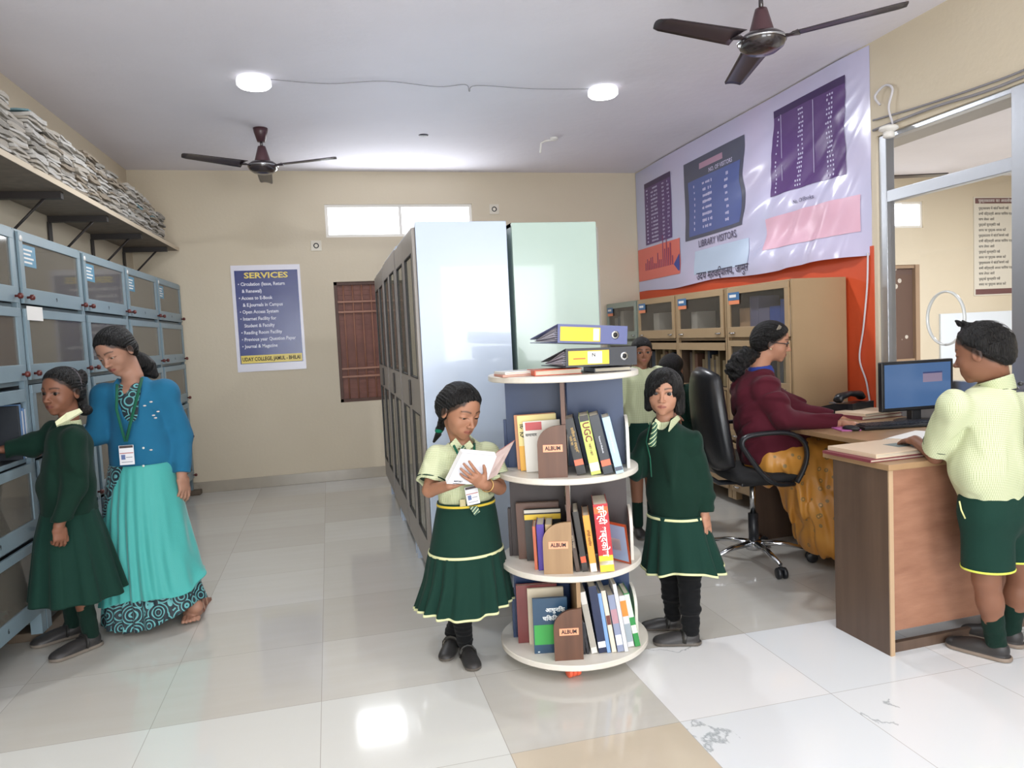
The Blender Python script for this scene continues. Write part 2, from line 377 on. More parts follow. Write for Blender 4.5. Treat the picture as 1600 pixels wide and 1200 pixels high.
# ------------------------------------------------------------------ lamps, fans, wires, posters
M_lampbody = mat('lamp_rim', '#f4f4f6', .4, emis=((.95, .97, 1), .9)); M_led = mat('led_disc', '#ffffff', .5, emis=((.95, .97, 1), 9))
lamp_spots = [(-.346, 4.895, 'round surface LED lamp on the ceiling, left of the two lit ones in view'), (1.942, 4.855, 'round surface LED lamp on the ceiling, right of the two lit ones in view'),
              (-.35, 1.2, 'unseen LED lamp added on the ceiling behind the camera, left'), (1.94, 1.2, 'unseen LED lamp added on the ceiling behind the camera, right'), (6.6, 4.6, 'unseen LED lamp added on the ceiling of the glazed cabin')]  # lamps behind the camera and in the cabin are added as fill
for i, (x, y, lb) in enumerate(lamp_spots):
    t = thing('ceiling_lamp', lb, 'lamp', (x, y, ZC-.05), group='round LED ceiling lamps')
    b = MB(); b.lathe([(.085, .05), (.10, .045), (.105, .03), (.105, .006), (.098, 0), (.092, 0), (.092, .012)], n=40); b.build('lamp_body', M_lampbody, t)
    b = MB(); b.lathe([(.091, .0005), (.091, -.004), (.08, -.007), (.03, -.009)], n=40); b.build('diffuser', M_led, t)
    l = bpy.data.lights.new('led_light', 'AREA'); l.shape = 'DISK'; l.size = .18; l.energy = (30, 30, 17, 17, 230)[i]; l.color = COOL
    o = bpy.data.objects.new('led_light', l); o.location = (x, y, ZC-.063); COL.objects.link(o)

M_fan = mat('fan_brown_lacquer', '#2d2527', .22, spec=.6, coat=.4); M_fan2 = mat('fan_maroon', '#4d3338', .35); M_blade = mat('fan_blade', '#332b30', .3, spec=.6)
M_steel = mat('chrome', '#c9ccd0', .18, metal=1.0)
def fan(x, y, zb, R0, th, label):
    t = thing('ceiling_fan', label, 'ceiling fan', (x, y, zb)); H = ZC-zb
    b = MB(); b.lathe([(.01, H-.10), (.03, H-.10), (.05, H-.03), (.055, H), (.01, H)], n=24); b.build('canopy', M_fan2, t)
    b = MB(); b.cyl((0, 0, .12), (0, 0, H-.06), .011); b.build('down_rod', M_fan, t)
    b = MB(); b.lathe([(.012, .15), (.028, .15), (.034, .13), (.045, .09), (.062, .03), (.062, .02)], n=28); b.build('rod_cover', M_fan2, t)
    b = MB(); b.lathe([(.05, .035), (.085, .03), (.108, .012), (.112, -.005), (.10, -.03), (.07, -.05), (.03, -.058), (.005, -.06)], n=36); b.build('motor', M_fan, t)
    b = MB(); b.lathe([(.113, .004), (.115, 0), (.113, -.006), (.105, -.003)], n=36); b.build('trim_ring', M_steel, t)
    for k in range(3):
        T = Matrix.Rotation(th+k*2*PI/3, 4, 'Z')
        b = MB(T); b.tube([(.09, 0, .0), (.13, 0, -.002), (.17, .0, 0)], [.016, .011, .02], 8, flat=(1.6, .5))
        # the blade: cambered, twisted, tapering plate
        vs = []; fs = []; nu, nv = 14, 6
        for i in range(nu+1):
            u = i/nu; r = .15+(R0-.15)*u; wd = .062-.012*u
            if i == nu: wd *= .8
            tw = math.radians(12-5*u)
            for j in range(nv+1):
                v = j/nv-.5; yy = v*2*wd; zz = .010*(1-4*v*v)
                vs.append((r + (.012*math.cos(v*PI) if i == nu else 0), yy*math.cos(tw), zz + yy*math.sin(tw)))
        for i in range(nu):
            for j in range(nv): a = i*(nv+1)+j; fs.append((a, a+1, a+nv+2, a+nv+1))
        n0 = len(vs); vs += [(p[0], p[1], p[2]-.003) for p in vs]; fs += [tuple(n0+q for q in reversed(f)) for f in fs]
        rim = [i*(nv+1) for i in range(nu+1)]+[nu*(nv+1)+j for j in range(1, nv+1)]+[i*(nv+1)+nv for i in range(nu-1, -1, -1)]+[j for j in range(nv-1, 0, -1)]
        for i in range(len(rim)): a, c = rim[i], rim[(i+1) % len(rim)]; fs.append((a, c, c+n0, a+n0))
        b._add(vs, fs, 0, None, True); b.build('blade', M_blade, t)
fan(-.40, 6.0, 2.735, .60, math.radians(92), 'dark brown three-blade ceiling fan near the back wall, above the blue services poster')
fan(2.10, 3.2, 2.70, .61, math.radians(72), 'dark brown three-blade ceiling fan nearest the camera, in front of the printed banner')

M_wire = mat('white_wire', '#cfcdd2', .5); M_wire2 = mat('grey_wire', '#8e8c90', .5)
def wire(name, label, pts, r, m, cat='wire'):
    P = [Vector(p) for p in pts]; out = []
    for i in range(len(P)-1):
        a, b2, c, d = P[max(i-1, 0)], P[i], P[i+1], P[min(i+2, len(P)-1)]
        for k in range(6):
            t = k/6; out.append(.5*((2*b2)+(c-a)*t+(2*a-5*b2+4*c-d)*t*t+(3*b2-a-3*c+d)*t**3))
    out.append(P[-1]); b = MB(); b.tube(out, r, 6); o = b.build(name, m); return prop(o, label, cat)
zc = ZC-.006
wire('ceiling_wire', 'thin grey wire running over the ceiling between the two lit lamps', [(-.25, 4.89, zc), (.1, 4.92, zc-.004), (.45, 4.85, zc), (.8, 4.9, zc-.006), (.98, 4.86, zc), (1.02, 4.93, zc-.02), (1.06, 4.87, zc), (1.45, 4.88, zc-.005), (1.84, 4.86, zc)], .0025, M_wire2)
wire('ceiling_cable', 'loose white cable loop hanging at the ceiling above the near fan', [(2.08, 3.28, ZC-.02), (1.95, 3.42, ZC-.03), (1.86, 3.45, ZC-.02), (1.80, 3.36, ZC-.03), (1.80, 3.2, ZC-.02)], .004, M_wire)
wire('power_cable', 'white power cable hanging down the orange wall beside the tan cabinets', [(XR-.012, 3.93, 1.76), (XR-.014, 3.94, 1.55), (XR-.012, 3.98, 1.3), (XR-.012, 4.02, 1.1), (XR-.012, 3.96, .95), (XR-.012, 3.92, .75)], .006, M_wire)
wire('wall_wire', 'upper grey wire sagging along the wall over the glazed partition', [(XR-.012, 3.87, 2.55), (XR-.015, 3.5, 2.52), (XR-.012, 3.1, 2.5), (XR-.014, 2.8, 2.5), (XR-.012, 2.3, 2.55)], .006, M_wire2)
wire('wall_wire', 'lower doubled wire lying along the top edge of the glazed partition opening', [(XR-.012, 3.87, 2.49), (XR-.02, 3.4, 2.485), (XR-.012, 3.0, 2.465), (XR-.014, 2.3, 2.49)], .008, M_wire2)
wire('wall_wire', 'white cable rising from the bulb holder and looping on the wall over the partition', [(XR-.02, 3.70, 2.48), (XR-.03, 3.72, 2.58), (XR-.02, 3.70, 2.68), (XR-.02, 3.76, 2.72), (XR-.03, 3.83, 2.68), (XR-.02, 3.80, 2.62)], .007, M_wire)
t = thing('bulb_holder', 'white round bulb holder hanging at the top left of the glazed partition', 'lamp holder', (XR-.05, 3.70, 2.455))
b = MB(); b.lathe([(.012, .02), (.05, .01), (.055, -.005), (.03, -.02)], n=24); b.build('rose', M_white, t); b = MB(); b.lathe([(.03, -.018), (.032, -.05), (.02, -.055)], n=20); b.build('socket', M_white, t)
b = MB(); b.cyl((0, 0, .0), (.05, 0, .012), .008); b.build('stem', M_white, t)
t = thing('ceiling_hook', 'small white conduit stub bent down from the ceiling right of centre', 'hook', (1.92, 6.1, ZC))
b = MB(); b.tube([(.06, 0, -.0), (.05, .0, -.02), (-.02, 0, -.03), (-.06, 0, -.05), (-.07, 0, -.13)], .009, 8); b.build('bent_pipe', M_white, t)
b = MB(); b.lathe([(.035, 0), (.033, -.015), (.012, -.025)], c=(.06, 0, 0), n=16); b.build('rose', M_white, t)
b = MB(); b.lathe([(.04, .004), (.04, 0), (.005, -.002)], c=(.86, 6.1, ZC-.004), n=20); prop(b.build('conduit_plug', mat('dark_cap', '#4a4a52', .5)), 'small dark round plug on the ceiling near its middle', 'plug')
for p, lb in (((494, 384), 'small dark socket hole in the back wall below the left end of the bright window'), ((772, 327), 'small dark socket hole in the back wall right of the bright window')):
    c = at(*p, YB); t = thing('wall_socket', lb, 'socket', (c.x, YB, c.z))
    b = MB(); b.box(-.05, .05, -.008, 0, -.05, .05, bev=.003); b.build('plate', mat('ivory_plate', '#ddd5c4', .4), t)
    b = MB(); b.lathe([(.026, 0), (.026, .012), (.012, .006)], T=Matrix.Rotation(PI/2, 4, 'X'), n=18); b.build('hole', mat('black_plastic', '#1b1b1d', .4), t)

# ---- the blue poster
M_poster_w = mat('poster_white', '#e4e2ec', .25, bump=(6, .12)); M_navy = mat('poster_navy', '#26357a', .22, bump=(6, .1)); M_yel = mat('poster_yellow', '#e8cf5a', .3); M_ptxt = mat('poster_text_white', '#e8e9f4', .4)
M_black = mat('print_black', '#17171c', .5)
t = thing('services_poster', 'blue services poster with white border on the back wall', 'poster', (-.536, YB-.004, 1.63))
W2, H2 = .315, .505
b = MB(); b.box(-W2, W2, -.003, .003, -H2, H2); b.build('sheet', M_poster_w, t)
b = MB(); b.box(-W2+.03, W2-.025, -.0045, -.003, -H2+.075, H2-.05); b.build('blue_field', M_navy, t)
b = MB(); b.box(-W2+.038, W2-.033, -.0055, -.0045, -H2+.08, -H2+.155); b.build('footer_band', M_yel, t)
PT = lambda x, z, y=-.0055: frame((x, y, z), (1, 0, 0), (0, 0, 1))
text('heading', 'SERVICES', .075, PT(0, .405), M_yel, t, bold=.03, fit=.40)
lines = ['• Circulation (Issue, Return', '   & Renewal)', '• Access to E-Book', '   & E.Journals in Campus', '• Open Access System', '• Internet Facility for', '   Student & Faculty', '• Reading Room Facility', '• Previous year Question Paper', '• Journal & Magazine']
for i, s in enumerate(lines): text('text_line', s, .045, PT(-W2+.055, .325-.0655*i), M_ptxt, t, align='LEFT', bold=.02, cond=.86)
text('footer_text', 'UDAY COLLEGE, JAMUL - BHILAI', .05, PT(.0, -H2+.117, -.006), mat('print_brown', '#3a2a12', .5), t, bold=.03, fit=.53)

# ---- the big printed banner
def bz(y, z):       # how far the vinyl stands off the wall: slack folds hanging towards the lower near part
    u = (YB-y)/3.5; v = (z-1.74)/1.28
    lo = max(0, min(1, 1.15-v*1.15)); k = max(0, min(1, (u-.15)/.5))
    d = .010+.022*lo*k*(1+math.sin(11*(u*1.5+v*.8)+3*math.sin(3*v+u*4)))
    d += .018*lo*k*(1+math.sin(23*(v*.9+(u-.75)**2*1.7)))*math.exp(-((u-.62)/.35)**2)
    ph = math.atan2(3.0-z, y-3.7); rr_ = math.hypot(3.0-z, y-3.7)
    d += .010*lo*k*(1+math.sin(30*ph+2.5*math.sin(2.2*rr_)))+.004*lo*k*(1+math.sin(61*ph+rr_*5))
    d += .005*(1+math.sin(9*u+5*v))*(1-lo)
    return d*min(1, (1-u)*14)*min(1, 5*(u+.02))
Y0B, Y1B = YB-.01, 3.905
zt = lambda y: ZC-.010; zb = lambda y: 1.742+.012*math.sin((y-3.9)*4.2)
def banner_patch(y0, y1, z0, z1, off, nu, nv, fn=None):
    vs = []; fs = []
    for i in range(nu+1):
        y = y0+(y1-y0)*i/nu
        a, c = (fn(y) if fn else (z0, z1))
        for j in range(nv+1):
            z = a+(c-a)*j/nv; vs.append((XR-bz(y, z)-off-.003, y, z))
    for i in range(nu):
        for j in range(nv): q = i*(nv+1)+j; fs.append((q, q+1, q+nv+2, q+nv+1))
    m = MB(); m._add(vs, fs, 0, None, True); return m
M_ban = mat('banner_vinyl', '#cdc3e0', .22, spec=.7); nt, N, L, P = nodes_of(M_ban)
tc = N.new('ShaderNodeTexCoord'); no = N.new('ShaderNodeTexNoise'); no.inputs['Scale'].default_value = .9; L.new(tc.outputs['Object'], no.inputs['Vector'])
L.new(mix_node(N, L, no.outputs[0], hx('#d8c3e0'), hx('#bdcdea')), P.inputs['Base Color'])
root = thing('printed_banner', 'large lavender library banner with tables and charts covering the right wall', 'banner', (XR-.01, 5.6, 1.75))
b = banner_patch(Y0B, Y1B, 0, 0, 0, 220, 80, lambda y: (zb(y), zt(y))); o = b.build('vinyl_sheet', M_ban, root, True)
def bp(px, py): 
    d = rt*((px-800)/FPX)+dn*((py-600)/FPX)+fw; k = XR/d.x; return d.y*k, CAM_H+d.z*k
def table(name, pts, col, off=.003, hdr=None, m=None):
    (ya, z1), (yb2, z0) = bp(*pts[0]), bp(*pts[1]); z1 = max(z1, z0); 
    return ya, yb2
M_pur = mat('banner_purple', '#5d4079', .3); M_purd = mat('banner_purple_dark', '#3f2a5a', .3); M_grey = mat('banner_slate', '#55586b', .3); M_blu = mat('banner_blue', '#56659f', .3)
M_org = mat('banner_coral', '#e8766a', .3); M_pale = mat('banner_pale_text', '#c9c4e2', .4); M_bwh = mat('banner_lightblue', '#c4d6ee', .3); M_pnk = mat('banner_pink', '#e3b6c9', .3)
def bpanel(nm, y0, y1, z0, z1, m, off, rows=None): 
    q = banner_patch(y0, y1, z0, z1, off, max(2, int(abs(y0-y1)*45)), max(2, int(abs(z1-z0)*45)))
    if rows: rows(q)
    return q.build(nm, [m, M_pale], root, True)
def BT(y, z, off=.0095): return frame((XR-.003-bz(y, z)-off, y, z), (0, -1, 0), (0, 0, 1))
def btext(name, body, size, y, z, m, off=.0098, **kw):
    o = text(name, body, size, frame((0, y, z), (0, -1, 0), (0, 0, 1)), m, None, ext=0, **kw)
    for v in o.data.vertices: v.co.x = XR-bz(v.co.y, v.co.z)-off
    o.data.transform(MW(root).inverted()); o.parent = root; return o
def rowtext(y, z, wd, h, m, off=.006):
    q = MB(); q.box(XR-.003-bz(y, z)-off-.0006, XR-.003-bz(y, z)-off, y-wd/2, y+wd/2, z-h/2, z+h/2); return q
def printed_rows(q, y0, y1, z0, z1, n, cols, hh, wds):
    R = random.Random(int(y0*100))
    for i in range(n):
        z = z1-(z1-z0)*(i+.5)/n
        for c, wd in zip(cols, wds):
            yc = y0+(y1-y0)*c; k = max(1, int(wd/.018))
            for j in range(k):
                if R.random() < .12: continue
                yy = yc-wd/2+wd*(j+.5)/k; s = bz(yy, z)+.0085; h2 = hh*(.75+.5*R.random())
                q.box(XR-s-.0006, XR-s, yy-.0065, yy+.0065, z-h2/2, z+h2/2, mi=1)
# far purple table and coral chart
bpanel('purple_table', 7.18, 6.56, 2.22, 2.85, M_pur, .004, lambda q: printed_rows(q, 7.18, 6.56, 2.23, 2.79, 15, (.1, .38, .72, .9), .016, (.04, .16, .05, .05))); bpanel('table_header', 7.18, 6.56, 2.80, 2.85, M_purd, .005)
bpanel('coral_chart', 7.40, 6.40, 1.86, 2.235-.04, M_org, .004)
q = MB(); R = random.Random(3)
for i in range(16):
    y = 7.2-i*.043; h = .05+.2*R.random()*(1.3 if i > 9 else .6); 
    q.box(XR-bz(y, 1.98)-.0105, XR-bz(y, 1.98)-.0085, y-.007, y+.007, 1.96, 1.96+h)
q.build('chart_bars', mat('banner_plum', '#8a3f6a', .4), root, True)
q = MB(); T = frame((XR-bz(6.45, 1.96)-.010, 6.46, 1.96), (0, -1, 0), (0, 0, 1)); q.prism([(-.07, 0), (.05, .09), (.05, -.09)], 0, .001, T=T); q.build('blue_wedge', mat('banner_royal', '#3c4a9a', .4), root, True)
# middle slate and blue table
bpanel('slate_table', 6.28, 5.25, 2.14, 2.84, M_grey, .004); bpanel('blue_table', 6.2, 5.30, 2.17, 2.66, M_blu, .005, lambda q: printed_rows(q, 6.2, 5.3, 2.2, 2.63, 8, (.12, .38, .75), .022, (.03, .17, .06)))
bpanel('title_plate', 5.98, 5.58, 2.735, 2.785, mat('banner_rose', '#b58fa6', .4), .0055)
btext('table_heading', 'NO. OF VISITORS', .05, 5.62, 2.69, M_pale, bold=.02)
btext('chart_heading', 'LIBRARY VISITORS', .085, 5.70, 2.085, mat('banner_text_grey', '#5d5876', .5), bold=.012)
bpanel('line_chart', 6.12, 5.2, 1.82, 2.03, M_bwh, .004)
# near purple table and pink chart
bpanel('near_purple_table', 4.87, 4.10, 2.28, 2.90, M_pur, .004, lambda q: (printed_rows(q, 4.87, 4.10, 2.29, 2.84, 18, (.08, .42, .82), .013, (.03, .06, .07)), [q.box(XR-bz(y, 2.55)-.0095, XR-bz(y, 2.55)-.0085, y-.002, y+.002, 2.29, 2.84, mi=1) for y in (4.74, 4.40)])); bpanel('table_header', 4.87, 4.10, 2.85, 2.90, M_purd, .005)
bpanel('pink_chart', 4.95, 3.98, 1.90, 2.13, M_pnk, .004)
btext('chart_heading', 'No. Of Books', .04, 4.47, 2.19, MATS['banner_text_grey'], bold=.01)
btext('hindi_line', 'उदय महाविद्यालय, जामुल', .095, 5.62, 1.80, mat('banner_ink', '#3b3552', .5), bold=.008)

# ---- cabin furnishings seen through the glass
t = thing('rules_poster', 'long white rules poster in Hindi with brown header inside the glazed cabin', 'poster', (8.06, YB-.006, 2.16))
b = MB(); b.box(-.34, .34, -.003, .003, -.6, .6); b.build('sheet', mat('rules_paper', '#d8d2c4', .5), t)
M_brn = mat('rules_brown', '#6d4a4a', .5)
b = MB(); b.box(-.32, .32, -.005, -.003, .52, .585); b.build('header_band', M_brn, t); b = MB(); b.box(-.32, .32, -.005, -.003, -.585, -.52); b.build('footer_band', M_brn, t)
text('header_text', 'पुस्तकालय का अवलोकन', .05, frame((0, -.006, .552), (1, 0, 0), (0, 0, 1)), mat('paper_white', '#e8e6e2', .6), t, fit=.55)
R = random.Random(5); rl = ['पुस्तकालय में शांति बनाये रखें', 'सभी विद्यार्थी अपना परिचय पत्र', 'साथ लेकर आयें', 'पुस्तकें सुरक्षित रखें', 'समय पर पुस्तक वापस करें']
for i in range(15): text('text_line', rl[i % 5], .042, frame((-.27, -.004, .46-.066*i), (1, 0, 0), (0, 0, 1)), M_black, t, align='LEFT')
b = MB(); b.box(7.2, 8.3, YB-.03, YB-.002, .75, 1.36, bev=.004); prop(b.build('white_board', mat('white_board', '#dfe6ee', .3)), 'plain white board leaning on the cabin wall below the rules poster', 'board')
pf = at(1345, 279, 4.7)
t = thing('cabin_fan', 'dark fan inside the cabin, one blade seen over the transom', 'ceiling fan', (pf.x, 4.7, pf.z))
HF = ZC-pf.z; b = MB(); b.lathe([(.02, HF), (.03, HF-.06), (.012, HF-.1), (.012, .05), (.09, .02), (.1, -.01), (.05, -.04)], n=20); b.build('motor', M_fan, t)
for k in range(3):
    a = -.24+k*2*PI/3; T = Matrix.Rotation(a, 4, 'Z'); b = MB(T); b.box(.08, .62, -.05, .05, -.004, .004, bev=.003); b.build('blade', M_blade, t)
# ------------------------------------------------------------------ steel book cabinets along the left wall
M_cab = mat('blue_grey_steel', '#8296a0', .38, spec=.5, var=(2.5, '#788c96', .4), bump=(60, .03)); M_cabin = mat('cabinet_inside_shade', '#23282b', .6); M_knob = mat('maroon_knob', '#5e2823', .3)
M_stick = mat('sticker_blue', '#4d87a4', .4); M_paper = mat('paper_white', '#e8e6e2', .6); M_wood = mat('old_plank', '#6e6152', .7, var=(6, '#57493b', .4), bump=(30, .3), mapping=(1, .2, 1))
M_dark = mat('dark_gap', '#14181b', .6); M_num = mat('number_ink', '#2b3238', .5)
M_cabglass2 = glass_mat('cabinet_glass', (.95, .95, .95), .05, .03, (.06, hx('#8f8a80')))
def glazed_cabinet(label, loc, rotz, W, D, z0, z1, tiers, cat='cabinet', m=None, mi=None, open_t=(), stick=None, depth_dir=1, group=None, leg=.15, knob=True, fillers=None, rail=.075, sm=None):
    """cabinet of stacked tiers with glazed flap doors; local x points out of the front, y runs from -W to 0"""
    m = m or M_cab; mi = mi or M_cabin
    t = thing('glazed_cabinet', label, cat, loc, rotz, group)
    th = (z1-z0)/tiers
    b = MB(); b.box(0, D-.02, -W+.002, -W+.016, z0, z1); b.box(0, D-.02, -.016, -.002, z0, z1); b.box(0, .01, -W+.016, -.016, z0, z1)
    for k in range(tiers+1):
        z = z0+k*th; b.box(.01, D-.02 if 0 < k < tiers else D, -W+.016, -.016, max(z0, z-.01), min(z1, z+.01))
    b.box(D-.02, D, -W+.002, -W+.022, z0, z1); b.box(D-.02, D, -.022, -.002, z0, z1)
    b.build('cabinet_body', m, t)
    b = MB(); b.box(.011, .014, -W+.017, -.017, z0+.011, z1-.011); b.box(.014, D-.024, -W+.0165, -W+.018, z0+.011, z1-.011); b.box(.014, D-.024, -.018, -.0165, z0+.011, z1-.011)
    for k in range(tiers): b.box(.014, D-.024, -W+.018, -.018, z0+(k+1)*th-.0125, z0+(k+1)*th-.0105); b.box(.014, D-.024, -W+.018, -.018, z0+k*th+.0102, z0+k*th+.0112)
    b.build('shade_lining', mi, t)  # dark sheets added, shade inside the tiers put into their colour
    for y in (-W+.03, -.03):
        for x in (.04, D-.03):
            if leg > .03:
                b = MB(); b.prism([(x-.025, y-.025), (x+.025, y-.025), (x+.025, y+.025), (x-.025, y+.025)], .045 if x > .1 else 0, z0); b.build('leg', m, t)
    for k in range(tiers):
        a = z0+k*th+.012; c = z0+(k+1)*th-.012; r = .042
        if k in open_t:
            # the flap is swung up and pushed in: only its bottom rail shows under the upper tier
            d = MB(); d.box(.05, D-.012, -W+.03, -.03, c-.028, c-.016); d.box(D-.014, D+.004, -W+.03, -.03, c-.075, c-.016, bev=.003)
            do = d.build('flap_door', m, t)
            if knob: text('number', '2', .045, frame((D+.0045, -W*.42, c-.045), (0, 1, 0), (0, 0, 1)), M_num, do, bold=.02)
            continue
        d = MB(); x0, x1 = D, D+.014
        d.box(x0, x1, -W+.026, -.026, c-r, c, bev=.002); d.box(x0, x1, -W+.026, -.026, a, a+rail, bev=.002)
        d.box(x0, x1-.001, -W+.026, -W+.026+r, a+rail, c-r); d.box(x0, x1-.001, -.026-r, -.026, a+rail, c-r)
        do = d.build('flap_door', m, t)
        g = MB(); g.box(D+.004, D+.007, -W+.026+r, -.026-r, a+rail, c-r); g.build('glass_pane', M_cabglass if knob else M_cabglass2, do)
        if knob:
            for y in (-W+.065, -.065):
                q = MB(); q.tube([(x1, y, a+.03), (x1+.012, y, a+.03), (x1+.016, y, a+.03), (x1+.03, y, a+.03), (x1+.034, y, a+.03)], [.006, .006, .014, .013, .006], 12); q.build('knob', M_knob if sm is None else sm, do)
            text('number', str((k*3+int(W*100)) % 9+1), .03, frame((x1+.0006, -W/2, a+.037), (0, 1, 0), (0, 0, 1)), M_num, do, bold=.01)
        else:
            for y in (-W+.1, -.1):
                q = MB(); q.tube([(x1, y-.03, a+.035), (x1+.01, y-.03, a+.03), (x1+.01, y+.03, a+.03), (x1, y+.03, a+.035)], .005, 8); q.build('handle', M_steel, do)
        if stick and k in stick: stick[k](do, x1, W, a, c, r, rail)
    return t
def stick_blue(do, x1, W, a, c, r, rail):
    q = MB(); q.box(x1-.008, x1-.006, -W+.026+r+.004, -W+.026+r+.155, c-r-.115, c-r-.012); o = q.build('sticker', M_stick, do)
    q = MB()
    for i in range(4): q.box(x1-.006, x1-.0055, -W+.085, -W+.085+(.10, .08, .11, .09)[i], c-r-.04-.02*i, c-r-.031-.02*i)
    prop(q.build('sticker_lines', M_paper, do))
    q = MB(); q.T = Matrix.Translation((x1+.0005, -W+.05, c-.03)) @ Matrix.Rotation(PI/2, 4, 'Y'); q.lathe([(.016, 0), (.016, .001)], n=14); q.build('round_sticker', M_paper, do)
def stick_white(do, x1, W, a, c, r, rail):
    q = MB(); q.box(x1, x1+.0008, -W+.045, -W+.23, c-r-.012, c-.006+.02); q.build('paper_label', M_paper, do)
cab_names = ['touching the back wall at the far end', 'second from the back wall', 'third from back wall, behind the woman in blue cardigan', 'fourth from back wall, behind the girl in green', 'nearest the camera, with its third tier open']
for i in range(5):
    sdict = {4: stick_blue}
    if i == 3: sdict[3] = stick_white
    t = glazed_cabinet('blue-grey steel book cabinet, '+cab_names[i], LW(.012, .01+i*.868), TH, .866, .362, .15, 1.97, 5, stick=sdict, open_t=(2,) if i == 4 else ())
    # wood blocks carry the legs
    for y in (-.836, -.03):
        if y == -.03 and i > 0: continue
        b = MB(); b.box(.20, .44, y-.06, y+.07, 0, .045, bev=.01)
        k = b.build('wood_block', M_wood); k.location = LW(.0, .01+i*.868); k.rotation_euler.z = TH; prop(k, 'worn wooden block under a left cabinet leg, '+('in the back corner' if y == -.03 else ('%s from the back wall' % ('second', 'third', 'fourth', 'fifth', 'sixth')[i])), 'wood block')
b = MB(); b.box(.30, .40, -3.35, -2.7, .0, .028, bev=.006); k = b.build('floor_plank', M_wood); k.location = LW(0, 0); k.rotation_euler.z = TH; prop(k, 'thin wooden plank on the floor under the blue-grey cabinets', 'plank')
# a few books inside the open tier
R = random.Random(4)
for j in range(5):
    b = MB(); h = .22+.04*R.random(); b.box(.06, .24, -.006, .006+.008*R.random(), 0, h, bev=.002); o = b.build('exercise_book', [mat('bk_white', '#c9ccd2', .6), mat('bk_blue', '#5e7fa6', .6), mat('bk_dark', '#20252c', .6)][2 if j == 4 else j % 2])
    o.location = LW(.13, .01+3.497+.018*j, .15+2*.364+.0125); o.rotation_euler.z = TH; prop(o, ('%s thin %s book inside the open tier of the left cabinets' % (('leftmost', 'second', 'middle', 'fourth', 'rightmost')[4-j], 'dark' if j == 4 else ('white', 'blue')[j % 2])), 'book')

# ------------------------------------------------------------------ wall shelf with magazines
M_board = mat('shelf_board', '#8d7d6c', .6, var=(14, '#62584f', .3)); M_brk = mat('dark_steel', '#2a2422', .5)
t = thing('wall_shelf', 'long board shelf on dark steel brackets high on the left wall', 'shelf', LW(0, 0, 2.28), TH)
b = MB(); b.box(.004, .40, -4.9, -.02, .0, .022, bev=.002); b.build('board', M_board, t)
b = MB(); b.box(.40, .404, -4.9, -.02, -.004, .026); b.build('edge_strip', mat('pale_edging', '#cbbca4', .5), t)
for s in (.30, 1.12, 1.95, 2.75, 3.6, 4.5):
    b = MB(); b.box(.004, .36, -s-.02, -s+.02, -.04, -.0005); b.box(.004, .012, -s-.03, -s+.03, -.33, -.04); b.tube([(.012, -s, -.30), (.27, -s, -.035)], .008, 8); b.build('bracket', M_brk, t)
mag_m = [mat('magazine_pages', '#b9b2a6', .7, var=(40, '#8f877c', .45), mapping=(1, 1, 8)), mat('magazine_old', '#9b968d', .7, var=(50, '#6f6a62', .45), mapping=(1, 1, 8)), mat('magazine_pale', '#c9c6c0', .7, var=(40, '#9c9892', .45), mapping=(1, 1, 8)), mat('magazine_tan', '#a4937a', .7, var=(50, '#5d5a58', .4), mapping=(1, 1, 8)), mat('magazine_teal', '#6f8f97', .6)]
protos = []
for v in range(6):
    T0 = (.011, .014, .018, .012, .016, .022)[v]; R = random.Random(v); ph = R.random()*6; am = .004+.004*R.random()
    vs = []; fs = []; nx, ny = 5, 6; sx, sy = (.27, .20) if v % 2 else (.25, .19)
    bend = lambda x, y: .5*am*math.sin(7*y/.2+ph)+.4*am*math.cos(9*x/.27+ph*2)
    for l in (0, 1):
        for i in range(nx+1):
            for j in range(ny+1):
                x = -sx/2+sx*i/nx; y = -sy/2+sy*j/ny; edge = .8 if l and (j == 0) else 1
                vs.append((x, y, bend(x, y)+(T0*edge if l else 0)))
    n0 = (nx+1)*(ny+1)
    for i in range(nx):
        for j in range(ny):
            q = i*(ny+1)+j; fs.append((q, q+1, q+ny+2, q+ny+1)); fs.append((n0+q, n0+q+ny+1, n0+q+ny+2, n0+q+1))
    rim = [i*(ny+1) for i in range(nx+1)]+[nx*(ny+1)+j for j in range(1, ny+1)]+[i*(ny+1)+ny for i in range(nx-1, -1, -1)]+[j for j in range(ny-1, 0, -1)]
    for i in range(len(rim)): a, c = rim[i], rim[(i+1) % len(rim)]; fs.append((a, c, c+n0, a+n0))
    b = MB(); b._add(vs, fs); bmesh.ops.recalc_face_normals(b.bm, faces=b.bm.faces); me = bpy.data.meshes.new('magazine'); b.bm.to_mesh(me); b.bm.free(); protos.append((me, T0))
R = random.Random(11); cnt = 0; ns = 17
pm = {}
for k in range(ns):
    s = .62+k*.208+(.03 if k > 6 else 0); Hh = (.20, .22, .24, .25, .27, .22, .27, .27, .29, .24, .26, .26, .27, .20, .27, .28, .30)[k]; z = 2.303
    while z-2.303 < Hh and cnt < 300:
        v = R.randrange(6); mm = R.choice(mag_m[:4] if k < 12 else [mag_m[0], mag_m[1], mag_m[2]]) if R.random() > .03 else mag_m[4]
        me, T0 = protos[v]; key = (v, mm.name)
        if key not in pm: m2 = me.copy(); m2.materials.append(mm); pm[key] = m2
        o = bpy.data.objects.new('magazine', pm[key]); COL.objects.link(o)
        P = LW(.255+.022*R.random(), s+.012*(R.random()-.5)*2, z+.004); o.location = P
        o.rotation_euler = (R.uniform(-.01, .01), R.uniform(-.01, .01), TH+R.uniform(-.10, .10)+(PI if R.random() < .5 else 0))
        prop(o, 'old dog-eared magazine in the stacks on the high wall shelf', 'magazine', 'magazines stacked on the high wall shelf'); z += T0+.0008; cnt += 1

